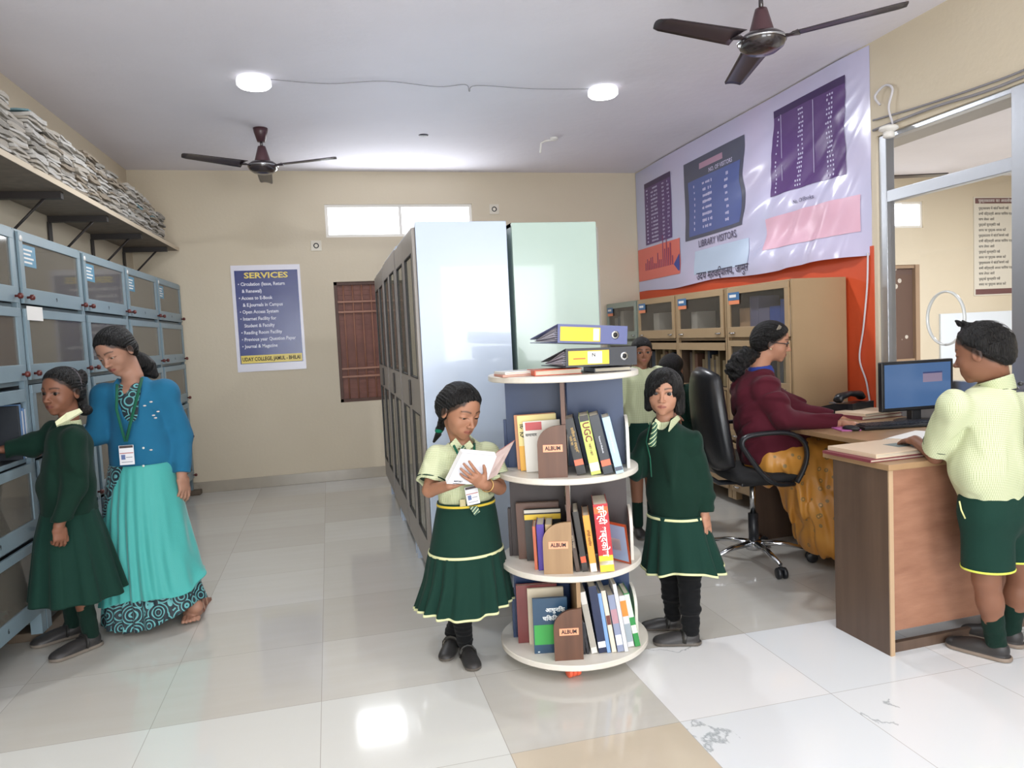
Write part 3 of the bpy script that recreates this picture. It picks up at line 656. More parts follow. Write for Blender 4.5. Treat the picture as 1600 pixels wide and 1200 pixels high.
# ------------------------------------------------------------------ almirahs in the middle of the room
M_al = mat('almirah_enamel', '#bccade', .24, spec=.55, coat=.3, bump=(2.2, .10)); M_alg = mat('almirah_green', '#a6bbb2', .24, spec=.55, coat=.3, bump=(2.2, .12)); M_ald = mat('almirah_door_grey', '#8b847e', .4)
M_alglass = glass_mat('almirah_glass', (.75, .75, .72), .16, .04, (.25, hx('#8d8a78')))
def almirah(label, x0, y0, W, D, z0, z1, face, m):
    t = thing('almirah', label, 'almirah', (x0, y0, 0)); s = face; xf = 0 if s < 0 else D
    b = MB(); b.box(0, D, .004, .018, z0, z1, bev=.004); b.box(0, D, W-.018, W-.004, z0, z1, bev=.004); b.box(0, D, .018, W-.018, z1-.02, z1); b.box(0, D, .018, W-.018, z0, z0+.03)
    bk = D if s < 0 else 0; b.box(min(bk, bk+s*.01), max(bk, bk+s*.01), .018, W-.018, z0, z1); 
    for z in (.55, .95, 1.35): b.box(.03, D-.03, .018, W-.018, z0+z-.4, z0+z-.385)
    b.build('carcass', m, t)
    for (x, y) in ((.02, .03), (D-.05, .03), (.02, W-.06), (D-.05, W-.06)):
        q = MB(); q.box(x, x+.03, y, y+.03, 0, z0); q.build('leg', m, t)
    for k in range(2):
        a = .022+k*(W/2-.02); c = a+W/2-.024; d = MB(); X0, X1 = (xf-.016, xf-.001) if s < 0 else (xf+.001, xf+.016); r = .07
        zz = [z0+.04, z0+.20, z0+.84, z0+1.02, z1-.14, z1-.025]
        d.box(X0, X1, a, a+r, zz[0], zz[5]); d.box(X0, X1, c-r, c, zz[0], zz[5])
        for i in (0, 2, 4): d.box(X0, X1, a+r, c-r, zz[i], zz[i+1])
        do = d.build('door', M_ald, t)
        for z_a, z_b in ((zz[1], zz[2]), (zz[3], zz[4])):
            g = MB(); g.box((X0+X1)/2-.002, (X0+X1)/2+.002, a+r, c-r, z_a, z_b); g.build('glass_pane', M_alglass, do)
            g = MB(); e = .007
            for (p, q2, u, v) in ((a+r, a+r+e, z_a, z_b), (c-r-e, c-r, z_a, z_b), (a+r, c-r, z_a, z_a+e), (a+r, c-r, z_b-e, z_b)): g.box(X0+s*.002, X1+s*.003, p, q2, u, v)
            g.build('rubber_seal', M_black, do)
        if k == 0:
            h = MB(); xx = X0-.012 if s < 0 else X1+.004; h.box(xx, xx+.01, c-.045, c-.015, z0+.86, z0+1.0, bev=.003); h.build('handle', mat('handle_dark', '#2c2624', .3), do)
    return t
al_z0, al_z1 = .14, 1.925
for i, lb in enumerate(('pale blue steel almirah with brown-grey glazed doors, nearest the camera in its row', 'brown-grey fronted almirah, middle of the row facing the left cabinets', 'brown-grey fronted almirah at the far end of its row, beside the brown shuttered window')):
    almirah(lb, .44, 3.585+i*1.0, .985, .455, al_z0, al_z1+(.0, .012, .0)[i], -1, M_al)
for i, lb in enumerate(('pale green steel almirah back to back with the pale blue one', 'green steel almirah hidden behind the nearest green one')):
    almirah(lb, .925, 3.60+i*1.0, .985, .45, al_z0, al_z1-.006, 1, M_alg)

# ------------------------------------------------------------------ tan cabinets on the right wall
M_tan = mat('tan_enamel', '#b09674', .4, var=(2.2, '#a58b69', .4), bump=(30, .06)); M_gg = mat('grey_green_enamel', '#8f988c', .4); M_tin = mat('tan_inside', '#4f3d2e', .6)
def stick_tag(do, x1, W, a, c, r, rail):
    q = MB(); q.box(x1+.0005, x1+.0015, -W+.05, -W+.20, c-r-.045, c-r+.012); q.build('blue_label', mat('label_blue', '#3f6f9c', .4), do)
    q = MB(); q.box(x1+.0005, x1+.0015, -W+.06, -W+.20, c-r-.075, c-r-.047); q.build('orange_label', mat('label_orange', '#e98b62', .4), do)
    q = MB(); q.box(x1+.0016, x1+.002, -W+.07, -W+.16, c-r-.025, c-r-.005); q.build('label_band', M_paper, do)
def right_cab(i, open_t, label):
    # facing -X: rotate by 180 so that local x points into the room; local y then runs towards the camera from 0 to -W
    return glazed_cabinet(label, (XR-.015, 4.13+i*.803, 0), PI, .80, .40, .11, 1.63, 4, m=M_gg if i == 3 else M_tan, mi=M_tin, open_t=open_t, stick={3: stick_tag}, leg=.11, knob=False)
R = random.Random(9)
for i, (op, lb) in enumerate((((), 'tan steel cabinet nearest the seated woman, its plain side to the camera'), ((2,), 'second tan steel cabinet from the near end, second tier open'), ((2,), 'third tan steel cabinet from the near end, labelled, second tier open'), ((), 'grey-green steel cabinet at the far end, in the back corner'))):
    t = right_cab(i, op, lb)
    # books standing behind the glass
    for tier in range(4):
        if i == 3 and tier < 2: continue
        zs = .11+tier*.38+.0105; y = 4.13+i*.803+.04; yend = y+.70
        cols = ['#4a4038', '#7a6a4e', '#8c7b5a', '#39424e', '#6b4b3b', '#a08c63', '#5b5148']
        if tier == 3: cols = ['#2c4f9e', '#c59a5e', '#c9a37c', '#6b6a86', '#d0c7b8'] if i == 0 else ['#b7b2a6', '#56606b', '#9c9482']
        while y < yend:
            wd = R.uniform(.022, .05) if tier < 3 else R.uniform(.04, .16); h = R.uniform(.2, .29)
            if tier == 3 and i > 0 and R.random() < .5: y += wd+.1; continue
            if tier < 3 and R.random() < .25: y += wd; continue
            hexc = R.choice(cols); b = MB(); b.box(0, .17, 0, wd-.003, 0, h, bev=.003)
            o = b.build('book', mat('spine_'+hexc[1:], hexc, .55)); o.location = (XR-.345, y, zs+.0015)
            prop(o, 'upright book inside the tan cabinets on the right wall', 'book', 'books in the right wall cabinets'); y += wd

# ------------------------------------------------------------------ desk
M_wal = mat('walnut_laminate', '#4a3a31', .4, var=(3, '#6b5647', .3), mapping=(6, 6, .35)); M_ply = mat('peach_ply', '#a97c63', .5, var=(5, '#855a45', .3), mapping=(1.2, 1.2, 5), bump=(20, .1)); M_top = mat('desk_top', '#a98a66', .35, var=(6, '#99795a', .4))
t = thing('reception_desk', 'L-shaped desk with walnut end panel and peach plywood front', 'desk', (2.12, 2.43, 0))
T = Matrix.Rotation(math.radians(2), 4, 'Z')
b = MB(T); b.box(-.012, .008, .0, .31, 0, .755); b.build('end_panel', M_wal, t)
b = MB(T); b.box(-.012, .008, -.006, .0, 0, .755); b.build('panel_edging', mat('beige_edging', '#b79b7c', .5), t)
b = MB(T); b.box(.008, 1.17, .0, .018, .10, .755); b.build('front_panel', M_ply, t)
b = MB(T); b.box(.008, 1.14, .018, .04, .0, .04); b.build('foot_rail', M_wal, t)
b = MB(T); b.box(-.025, 1.14, -.02, .36, .755, .78, bev=.003); b.box(.33, 1.12, .36, 1.60, .755, .78, bev=.003); b.build('desk_top', M_top, t)
b = MB(T); b.box(.62, .638, .40, 1.56, .66, .755); b.build('apron', mat('dark_walnut', '#3b2a22', .5), t)
b = MB(T); b.box(.45, 1.10, 1.58, 1.6, 0, .755); b.build('side_panel', M_wal, t)
# a register lying on the corner
def flat_book(name, label, c, sx, sy, h, rz, cover, n_pages='#dcd3c0', z=0, art=None):
    o = thing(name, label, 'book', (c[0], c[1], z), rz)
    b = MB(); b.box(-sx/2, sx/2, -sy/2, sy/2, 0, .003, bev=.001); b.box(-sx/2, sx/2, -sy/2, sy/2, h-.003, h, bev=.001); b.box(-sx/2, -sx/2+.004, -sy/2, sy/2, .003, h-.003); b.build('cover', cover, o)
    b = MB(); b.box(-sx/2+.004, sx/2-.004, -sy/2+.004, sy/2-.004, .003, h-.003); b.build('page_block', mat('pages_'+n_pages[1:], n_pages, .7, var=(60, '#b7ac98', .4), mapping=(.1, .1, 6)), o)
    if art: art(o, sx, sy, h)
    return o
M_cov1 = mat('register_cream', '#d9c3a8', .4); M_mar = mat('maroon_cover', '#7d3a42', .5)
def art1(o, sx, sy, h):
    q = MB(); q.box(.0, sx*.38, -sy*.2, sy*.12, h, h+.0006); q.build('cover_print', mat('print_greygreen', '#75807c', .5), o)
ZD = .7805
flat_book('register', 'cream register with a grey print, topmost on the near corner of the desk', (2.29, 2.63), .40, .27, .018, math.radians(4), M_cov1, z=ZD+.0125, art=art1)
flat_book('register', 'maroon-edged register under the cream one on the near corner of the desk', (2.27, 2.62), .42, .28, .012, math.radians(2), M_mar, z=ZD)
flat_book('open_register', 'green-edged register under the sheets the boy leans on', (2.60, 2.72), .36, .25, .014, math.radians(14), mat('green_cover', '#7c8f62', .5), z=ZD)
b = MB(); 
for k in range(5): b.box(-.16+.004*k, .15-.003*k, -.11, .11-.004*k, .0+.0036*k, .003+.0036*k, T=Matrix.Rotation(.03*k, 4, 'Z'))
o = b.build('paper_sheets', M_paper); o.location = (2.60, 2.77, ZD+.0145); o.rotation_euler.z = .3; prop(o, 'loose white paper sheets under the hand of the boy at the desk', 'papers')
flat_book('register', 'lowest register of the pair beyond the keyboard, below the monitor', (3.04, 3.66), .30, .22, .02, .1, M_mar, z=ZD)
flat_book('register', 'cream register on the pair beyond the keyboard, below the monitor', (3.04, 3.655), .29, .21, .016, .18, M_cov1, z=ZD+.0205)
# keyboard
t = thing('keyboard', 'black computer keyboard on the desk in front of the monitor', 'keyboard', (2.86, 3.24, ZD), math.radians(-8))
b = MB(); b.box(-.21, .21, -.07, .07, 0, .018, bev=.006); b.build('case', mat('black_case', '#1c1d20', .45), t)
mk = mat('key_black', '#2b2c30', .4); kc = 0
for r in range(5):
    for c in range(16): 
        b = MB(); x = -.195+.0243*c; y = -.055+.024*r; b.box(x+.001, x+.0205, y+.001, y+.0205, .018, .023, bev=.002); b.build('key', mk, t); kc += 1
t = thing('computer_mouse', 'small black mouse on the desk edge beside the papers', 'mouse', (2.60, 3.25, ZD), .3); b = MB(); b.ell((0, 0, .010), (.028, .048, .018)); b.build('shell', mk, t)
# monitor
t = thing('monitor', 'black framed computer monitor showing a blue screen', 'monitor', (3.085, 3.335, ZD), math.radians(-3))
z0, z1, hw = .065, .335, .222
b = MB(); b.box(-hw, hw, -.012, .018, z0, z1, bev=.006); b.box(-.12, .12, .018, .045, .12, .28, bev=.012); b.build('housing', mat('monitor_black', '#17181b', .35), t)
b = MB(); b.box(-hw+.018, hw-.018, -.0135, -.012, z0+.02, z1-.016); b.build('screen', mat('screen_blue', '#0d1a30', .25, emis=(hx('#5d86bd'), .62)), t)
b = MB(); b.box(.03, .15, -.0145, -.0137, .215, .27); b.build('dialog_window', mat('screen_pink', '#2a2030', .3, emis=(hx('#b0a0bb'), .6)), t)
b = MB(); b.box(.03, .15, -.0152, -.0146, .262, .27); b.build('dialog_bar', mat('screen_navy', '#101428', .3, emis=(hx('#3d4f8c'), .6)), t)
b = MB(); b.box(-.03, .03, .0, .04, .008, .1, bev=.004); b.build('neck', MATS['monitor_black'], t); b = MB(); b.lathe([(.11, 0), (.115, .006), (.10, .012), (.02, .014)], n=30); b.build('foot', MATS['monitor_black'], t)
# telephone
t = thing('telephone', 'black desk telephone with its receiver on the cradle', 'telephone', (3.04, 3.86, ZD), math.radians(20)); t.scale = (1.25, 1.25, 1.25)
b = MB(); T = frame((0, 0, 0), (1, 0, 0), (0, 0, 1)); b.prism([(-.10, 0), (.10, 0), (.10, .03), (.0, .055), (-.10, .06)], -.09, .09, T=frame((0, 0, 0), (0, 1, 0), (0, 0, 1))); b.build('base', mat('phone_black', '#1e2024', .3), t)
b = MB(); b.tube([(-.10, -.03, .072), (-.08, -.03, .09), (.0, -.03, .10), (.08, -.03, .09), (.10, -.03, .072)], [.02, .022, .016, .022, .02], 12, flat=(1.2, .8)); b.build('receiver', MATS['phone_black'], t)
b = MB(); 
b.box(.0, .07, .02, .08, .045, .05); b.build('keypad', mat('phone_grey', '#6d7176', .4), t)
# papers on the desk by the seated woman
b = MB()
for k in range(3): b.box(-.13+.012*k, .13, -.10, .10-.006*k, .003*k, .003*k+.0022, T=Matrix.Rotation(.08*k, 4, 'Z'))
o = b.build('paper_sheets', M_paper); o.location = (2.64, 3.52, ZD); o.rotation_euler.z = 1.1; prop(o, 'white sheets on the desk under the arm of the seated woman', 'papers')
b = MB(); b.box(-.14, .14, -.05, .05, 0, .006, bev=.001); o = b.build('folder', mat('pink_folder', '#c56fae', .4)); o.location = (2.62, 3.36, ZD); o.rotation_euler.z = 1.3; prop(o, 'pink folder at the desk edge under the sleeve of the seated woman', 'folder')

# ------------------------------------------------------------------ office chair
M_lea = mat('black_leather', '#1b1c1f', .32, spec=.5, bump=(40, .08)); M_seat = mat('black_cloth', '#18181a', .8); M_pl = mat('black_plastic2', '#202226', .38)
t = thing('office_chair', 'black high-back office chair with loop arms on a chrome star base', 'chair', (2.285, 3.68, 0), math.radians(-8))
b = MB(); b.cyl((0, 0, .10), (0, 0, .28), .028); b.build('gas_lift_cover', M_pl, t); b = MB(); b.cyl((0, 0, .28), (0, 0, .47), .016); b.build('gas_lift', M_steel, t)
b = MB(); b.lathe([(.02, .07), (.045, .075), (.045, .12), (.03, .13)], n=20); b.build('hub', M_steel, t)
for k in range(5):
    a = math.radians(200+72*k); d = Vector((math.cos(a), math.sin(a), 0))
    b = MB(); b.tube([d*.03+Vector((0, 0, .11)), d*.16+Vector((0, 0, .105)), d*.30+Vector((0, 0, .075))], [.024, .02, .013], 8, flat=(1, .7)); b.build('star_leg', M_steel, t)
    b = MB(); n = Vector((-d.y, d.x, 0)); c = d*.31+Vector((0, 0, .03)); b.cyl(d*.305+Vector((0, 0, .05)), d*.305+Vector((0, 0, .08)), .006)
    for s in (-1, 1): b.tube([c+n*s*.006, c+n*s*.010, c+n*s*.024, c+n*s*.027], [.026, .03, .03, .024], 16)
    b.box(c.x-.014, c.x+.014, c.y-.014, c.y+.014, .045, .062, bev=.004); b.build('caster', M_pl, t)
def pad(b, outline_f, n1, n2, thick, T):
    """a soft slab: outline_f(u,v)->(x,y) with rounded rim"""
    vs = []; fs = []
    for side in (1, -1):
        for i in range(n1+1):
            for j in range(n2+1):
                u = i/n1*2-1; v = j/n2*2-1; e = (1-abs(u)**5)*(1-abs(v)**5); x, y, z = outline_f(u, v); vs.append((x, y, z+side*thick/2*max(0, e)**.35))
    n0 = (n1+1)*(n2+1)
    for i in range(n1):
        for j in range(n2):
            q = i*(n2+1)+j; fs.append((q, q+n2+1, q+n2+2, q+1)); fs.append((n0+q, n0+q+1, n0+q+n2+2, n0+q+n2+1))
    b._add(vs, fs, 0, T, True); bmesh.ops.remove_doubles(b.bm, verts=b.bm.verts, dist=.0008)
def sq(u, v, k=.28):  # square -> rounded square
    return u*math.sqrt(1-k*v*v), v*math.sqrt(1-k*u*u)
b = MB(); pad(b, lambda u, v: (sq(u, v)[0]*.235+.03, sq(u, v)[1]*.24, .02*u*u), 18, 18, .085, Matrix.Translation((0, 0, .515))); b.build('seat', M_seat, t)
b = MB(); b.box(-.10, .12, -.09, .09, .455, .478, bev=.005); b.build('seat_plate', M_pl, t)
TB = Matrix.Translation((-.235, 0, .84)) @ Matrix.Rotation(math.radians(-7), 4, 'Y') @ Matrix.Rotation(PI/2, 4, 'Y') @ Matrix.Rotation(PI/2, 4, 'Z')
b = MB(); pad(b, lambda u, v: (sq(u, v)[0]*(.225-.02*v), sq(u, v)[1]*.295, .035*(1-u*u)*-1+.02*v*v), 18, 24, .085, TB); b.build('backrest', M_lea, t)
b = MB(); b.tube([(-.05, 0, .465), (-.20, 0, .47), (-.27, 0, .52), (-.29, 0, .68)], [.02, .02, .018, .016], 8, flat=(1.6, .7)); b.build('back_bar', M_pl, t)
for s in (-1, 1):
    y = s*.265; b = MB(); loop = [(.13, y*.85, .485), (.02, y, .50), (-.06, y, .56), (-.14, y, .67), (-.17, y, .73), (-.13, y, .765), (.0, y, .775), (.10, y, .765), (.17, y, .72), (.19, y, .65), (.17, y, .57), (.13, y, .50)]
    P = [Vector(p) for p in loop]; out = []
    for i in range(len(P)-1):
        a0, b0, c0, d0 = P[max(i-1, 0)], P[i], P[i+1], P[min(i+2, len(P)-1)]
        for k in range(5): q = k/5; out.append(.5*((2*b0)+(c0-a0)*q+(2*a0-5*b0+4*c0-d0)*q*q+(3*b0-a0-3*c0+d0)*q**3))
    out.append(P[-1]); b.tube(out, .016, 10, flat=(1.3, .8)); b.build('armrest', M_pl, t)
# ------------------------------------------------------------------ revolving book rack
M_disc = mat('rack_white_board', '#e2ded6', .4, var=(5, '#cfc8ba', .3)); M_rblue = mat('rack_blue', '#172f55', .4); M_rbrown = mat('rack_dark_brown', '#2a1f1e', .45, var=(8, '#382a28', .4))
M_rw = [mat('rack_walnut', '#6d4a37', .4, var=(4, '#4f3427', .35), mapping=(8, 8, .6)), mat('rack_oak', '#a98a66', .45, var=(4, '#8d6f50', .35), mapping=(8, 8, .6))]
M_tag = mat('tag_orange', '#f2a37f', .45); M_tagr = mat('tag_red', '#ee6a4a', .45)
RX, RY = .94, 2.92; RR = .31
rack = thing('revolving_book_rack', 'round revolving book rack with four white shelves and blue panels', 'book rack', (RX, RY, 0))
zd = [.075, .42, .80, 1.195]      # upper faces of the boards
for z in zd:
    RR = .312 if z > 1 or z < .1 else .297
    b = MB(); b.lathe([(RR-.004, z-.024), (RR, z-.02), (RR, z-.003), (RR-.003, z)], n=72, smooth=False); b.build('round_shelf', M_disc, rack)
b = MB(); b.cyl((0, 0, .02), (0, 0, 1.18), .016); b.build('centre_pole', M_steel, rack)
for a in (250, 10, 130):
    ar = math.radians(a); c = Vector((.24*math.cos(ar), .24*math.sin(ar), .025)); n = Vector((-math.sin(ar), math.cos(ar), 0)) if a != 250 else Vector((1, .2, 0)).normalized()
    b = MB()
    for k in range(-1, 2): b.tube([c+n*(k*.018-.0085), c+n*(k*.018-.006), c+n*(k*.018+.006), c+n*(k*.018+.0085)], [.02, .024, .024, .02], 18)
    b.build('caster', M_tagr, rack)
def rot(a): return Matrix.Rotation(math.radians(a), 4, 'Z')
tiers = [(zd[2], zd[3], -19, M_rblue, M_rw[0], M_rw[0]), (zd[1], zd[2], -18, M_rbrown, M_rw[0], M_rw[1]), (zd[0], zd[1], -12, M_rblue, M_rw[1], M_rw[0])]
for z0, z1, a, mp, mdv, mal in tiers:
    h = z1-.024-z0
    for k in range(4):
        T = Matrix.Translation((0, 0, z0)) @ rot(a+90*k)
        b = MB(T); b.box(-.008, .008, -.245, -.008, 0, h); b.build('divider', mdv if k in (0,) else mp, rack)
        # quarter-round plate at the end of each divider
        w, hp = .105, .205; poly = [(.008, 0), (.008, hp), (-.02, hp-.002)]+[(-.02-(w-.02)*math.sin(q*PI/16), hp-.075+.073*math.cos(q*PI/16)) for q in range(1, 9)]+[(-w, 0)]
        b = MB(T @ frame((0, -.246, 0), (1, 0, 0), (0, 0, 1))); b.prism(poly, 0, .012); pl = b.build('quarter_round_plate', mal if k == 0 else (mp if k == 3 else M_disc), rack)
        if k == 0:
            TT = T @ frame((-.045, -.2585, .115), (1, 0, 0), (0, 0, 1)); b = MB(TT); b.box(-.038, .038, -.014, .014, 0, .001, bev=.0004); b.build('tag', M_tag, pl)
            text('tag_text', 'ALBUM', .022, TT @ Matrix.Translation((0, 0, .0012)), M_black, pl, bold=.03, fit=.06)
def book(label, tier, u, v, th, h, d, lean, col, face=0, title=None, tcol='#e8e0d0', bands=(), fwd=0.0, cat='book', name='book', cover_print=None, rz=0, group=None):
    """upright book in the rack. face=0: the spine looks at the viewer; face=1: the front cover does. u right, v back from the rack centre; lean tips the top to the left"""
    z0, a = tiers[tier][0], tiers[tier][2]
    T = rot(a) @ Matrix.Translation((u, v, 0))
    o = thing(name, label, cat, (0, 0, 0), 0, group)
    wd, dp = (th, d) if face == 0 else (d, th)
    L = math.radians(lean); F = math.radians(fwd)
    o.matrix_basis = Matrix.Translation((RX, RY, z0+.0008+ (wd/2*abs(math.sin(L))+ dp/2*abs(math.sin(F))))) @ T @ Matrix.Rotation(math.radians(rz), 4, 'Z') @ Matrix.Rotation(-L, 4, 'Y') @ Matrix.Rotation(-F, 4, 'X')
    mc = mat('cover_'+col[1:], col, .35)
    x0, x1, y0, y1 = -wd/2, wd/2, -dp/2, dp/2; c = .0022
    b = MB()
    if face == 0:
        b.box(x0, x0+c, y0, y1, 0, h); b.box(x1-c, x1, y0, y1, 0, h); b.box(x0, x1, y0, y0+c*1.5, 0, h, bev=.0015)
        b.build('cover', mc, o); b = MB(); b.box(x0+c, x1-c, y0+c*1.5, y1-.004, .003, h-.003)
    else:
        b.box(x0, x1, y0, y0+c, 0, h); b.box(x0, x1, y1-c, y1, 0, h); b.box(x1-c, x1, y0, y1, 0, h)
        b.build('cover', mc, o); b = MB(); b.box(x0+.004, x1-c, y0+c, y1-c, .003, h-.003)
    b.build('page_block', mat('page_cream', '#d8d0bf', .7), o)
    for i, (za, zb_, bc) in enumerate(bands):
        b = MB(); b.box(x0+.001, x1-.001, y0-.0008, y0-.0001, za*h, zb_*h); b.build('printed_band', mat('band_'+bc[1:], bc, .4), o)
    if title:
        m2 = mat('ink_'+tcol[1:], tcol, .5)
        for (s, size, zz, xx, upright) in title:
            if face == 0 and not upright: TT = frame((xx, y0-.001, zz*h), (0, 0, -1), (1, 0, 0))
            else: TT = frame((xx, y0-.001, zz*h), (1, 0, 0), (0, 0, 1))
            text('title', s, size, TT, m2, o, bold=.02)
    if cover_print:
        for (xa, xb, za, zb_, bc) in cover_print:
            b = MB(); b.box(x0+xa*wd, x0+xb*wd, y0-.0012, y0-.0004, za*h, zb_*h); b.build('cover_print', mat('band_'+bc[1:], bc, .4), o)
    return o
# upper tier, right of the divider
book('black book with gold spine lettering, leftmost right of the divider on the upper shelf', 0, .062, -.155, .036, .225, .15, 11, '#1d1a18', title=[('इतिहास एवं संस्कृति', .013, .62, .004, 0), ('भारत का', .012, .62, -.009, 0)], tcol='#b8975a', bands=((.17, .27, '#ee6a4a'),))
book('yellow-green UGC book on the upper shelf of the rack', 0, .118, -.160, .038, .235, .15, 10, '#b9c95f', title=[('UGC', .036, .72, 0, 0), ('NET / SET', .011, .42, .0, 0)], tcol='#7a2b2a', bands=((.90, 1.0, '#2a2626'), (.06, .2, '#e9dfd2')))
book('plain black book with orange tag beside the UGC book', 0, .166, -.155, .038, .235, .16, 12, '#20242b', title=[('Research Methods', .009, .5, 0, 0)], tcol='#c8ccd4', bands=((.14, .24, '#ee6a4a'),))
book('light blue thick book, rightmost on the upper shelf of the rack', 0, .210, -.150, .030, .225, .15, 12, '#a9c8dc', title=[('Concepts of Education', .009, .55, 0, 0)], tcol='#e9f2f6', bands=((.05, .12, '#4a4f5e'),))
# upper tier, left: faces forward
book('orange-brown book at the back left of the upper shelf', 0, -.115, -.065, .020, .225, .17, 2, '#c98a5c', 1, fwd=4)
book('yellow book with bold black Hindi title on the upper shelf', 0, -.105, -.095, .014, .225, .16, 2, '#e6d58a', 1, fwd=4, cover_print=((0, .28, 0, .45, '#e2a92f'),), title=[('ल', .028, .80, -.062, 1), ('ट्र', .028, .66, -.060, 1)], tcol='#1d1a14')
book('white magazine with a red triangle leaning behind the album plate', 0, -.085, -.130, .008, .205, .15, 2, '#d8d5cc', 1, fwd=3, cover_print=((.06, .5, .82, .98, '#b8484a'),), title=[('समाचार', .016, .73, -.045, 1)], tcol='#333333')
# middle tier
book('thin dark brown book, leftmost right of the divider on the middle shelf', 1, .028, -.16, .016, .27, .16, 7, '#4a3a30', title=[('समाज शास्त्र', .010, .45, 0, 0)], tcol='#a89a86')
book('black book with an orange tag on the middle shelf', 1, .056, -.16, .022, .24, .16, 7, '#2b2622', bands=((.15, .25, '#ee5a3a'),))
book('slim orange book on the middle shelf', 1, .090, -.165, .026, .225, .16, 6, '#e39a3c', title=[('हिन्दी साहित्य', .012, .6, 0, 0)], tcol='#7a4a16', bands=((0, .15, '#d9d6cf'),))
book('thick red and yellow Hindi dictionary standing on the middle shelf', 1, .142, -.165, .056, .268, .17, 4, '#b8232e', title=[('हिन्दी शब्दकोश', .034, .60, 0, 0)], tcol='#f2e8e2', bands=((0, .24, '#e8cf3a'), (.10, .16, '#e8e6e0'), (.86, .96, '#d9662e')))
book('tilted magazine with blue and orange cover at the right of the middle shelf', 1, .195, -.12, .006, .17, .12, -2, '#b0522f', 1, fwd=-12, cover_print=((.05, .95, .05, .95, '#8fa9c4'), (.2, .7, .3, .6, '#e4e0d8')), rz=-40)
book('tall brown framed book at the back left of the middle shelf', 1, -.125, -.045, .022, .235, .18, 1, '#5b4034', 1)
book('black and yellow book on the left of the middle shelf', 1, -.105, -.075, .016, .215, .15, 1, '#2a2a28', 1, cover_print=((.0, 1, .8, .9, '#d9b83a'), (0, 1, .93, .99, '#c9c4b8')))
book('slim orange spined book left of the purple one on the middle shelf', 1, -.137, -.145, .012, .175, .11, 1, '#c8694a')
book('purple book on the left of the middle shelf', 1, -.112, -.150, .030, .185, .12, 1, '#4d3494')
book('tan book with blue patch right of the purple one on the middle shelf', 1, -.078, -.155, .026, .185, .12, 1, '#c9ae84', bands=((.3, .5, '#4f8fb4'),))
# lower tier
book('tall maroon book at the back left of the lowest shelf', 2, -.155, -.060, .022, .245, .17, 0, '#6e2f2c', 1)
book('cream book behind the green and blue one on the lowest shelf', 2, -.120, -.085, .012, .235, .15, 0, '#cfc4ae', 1)
book('green and dark blue Hindi medical book facing out on the lowest shelf', 2, -.110, -.175, .014, .225, .14, 0, '#27455f', 1, cover_print=((0.02, .98, .16, .52, '#3f9e4c'), (.1, .16, .02, .04, '#cfd6d8')), title=[('आधुनिक', .024, .78, .02, 1), ('चिकित्सा', .024, .63, .01, 1)], tcol='#eef2f2')
lower = [('thin black book leaning against the divider on the lowest shelf', .030, .010, .14, 3, '#1d1d22', ()),
         ('second thin black book on the lowest shelf', .044, .010, .13, 6, '#26262c', ()),
         ('white book with grey dotted spine on the lowest shelf', .070, .024, .255, 9, '#d6d4cf', ((.1, .8, '#a9a49a'),)),
         ('dark navy book with white foot label on the lowest shelf', .104, .032, .275, 7, '#1f2a4a', ((.08, .17, '#dfe3ec'),)),
         ('slim light blue book on the lowest shelf', .128, .014, .245, 7, '#7fa4d6', ()),
         ('cream book with a portrait on its spine on the lowest shelf', .149, .018, .255, 8, '#d8d0c0', ((.45, .6, '#6b3a34'),)),
         ('grey-blue book with a photo spine on the lowest shelf', .176, .026, .235, 8, '#8a93ad', ((.12, .3, '#d3dbe6'), (.5, .75, '#b38a94'))),
         ('tall thin white book standing above its neighbours on the lowest shelf', .198, .014, .28, 8, '#dfe1e4', ()),
         ('white and orange book near the right end of the lowest shelf', .224, .026, .215, 8, '#cfcfd2', ((.6, .9, '#e08a3c'), (.1, .45, '#9aa5ad'))),
         ('green book with a printed cover at the right end of the lowest shelf', .252, .022, .225, 10, '#2f8a45', ((.55, .98, '#c9d2c9'), (.25, .4, '#e3ead9')))]
for lb, u, th, h, ln, c, bands in lower: book(lb, 2, u-.012, -.15 if u < .2 else -.11, th, h, .13, ln, c, bands=bands)

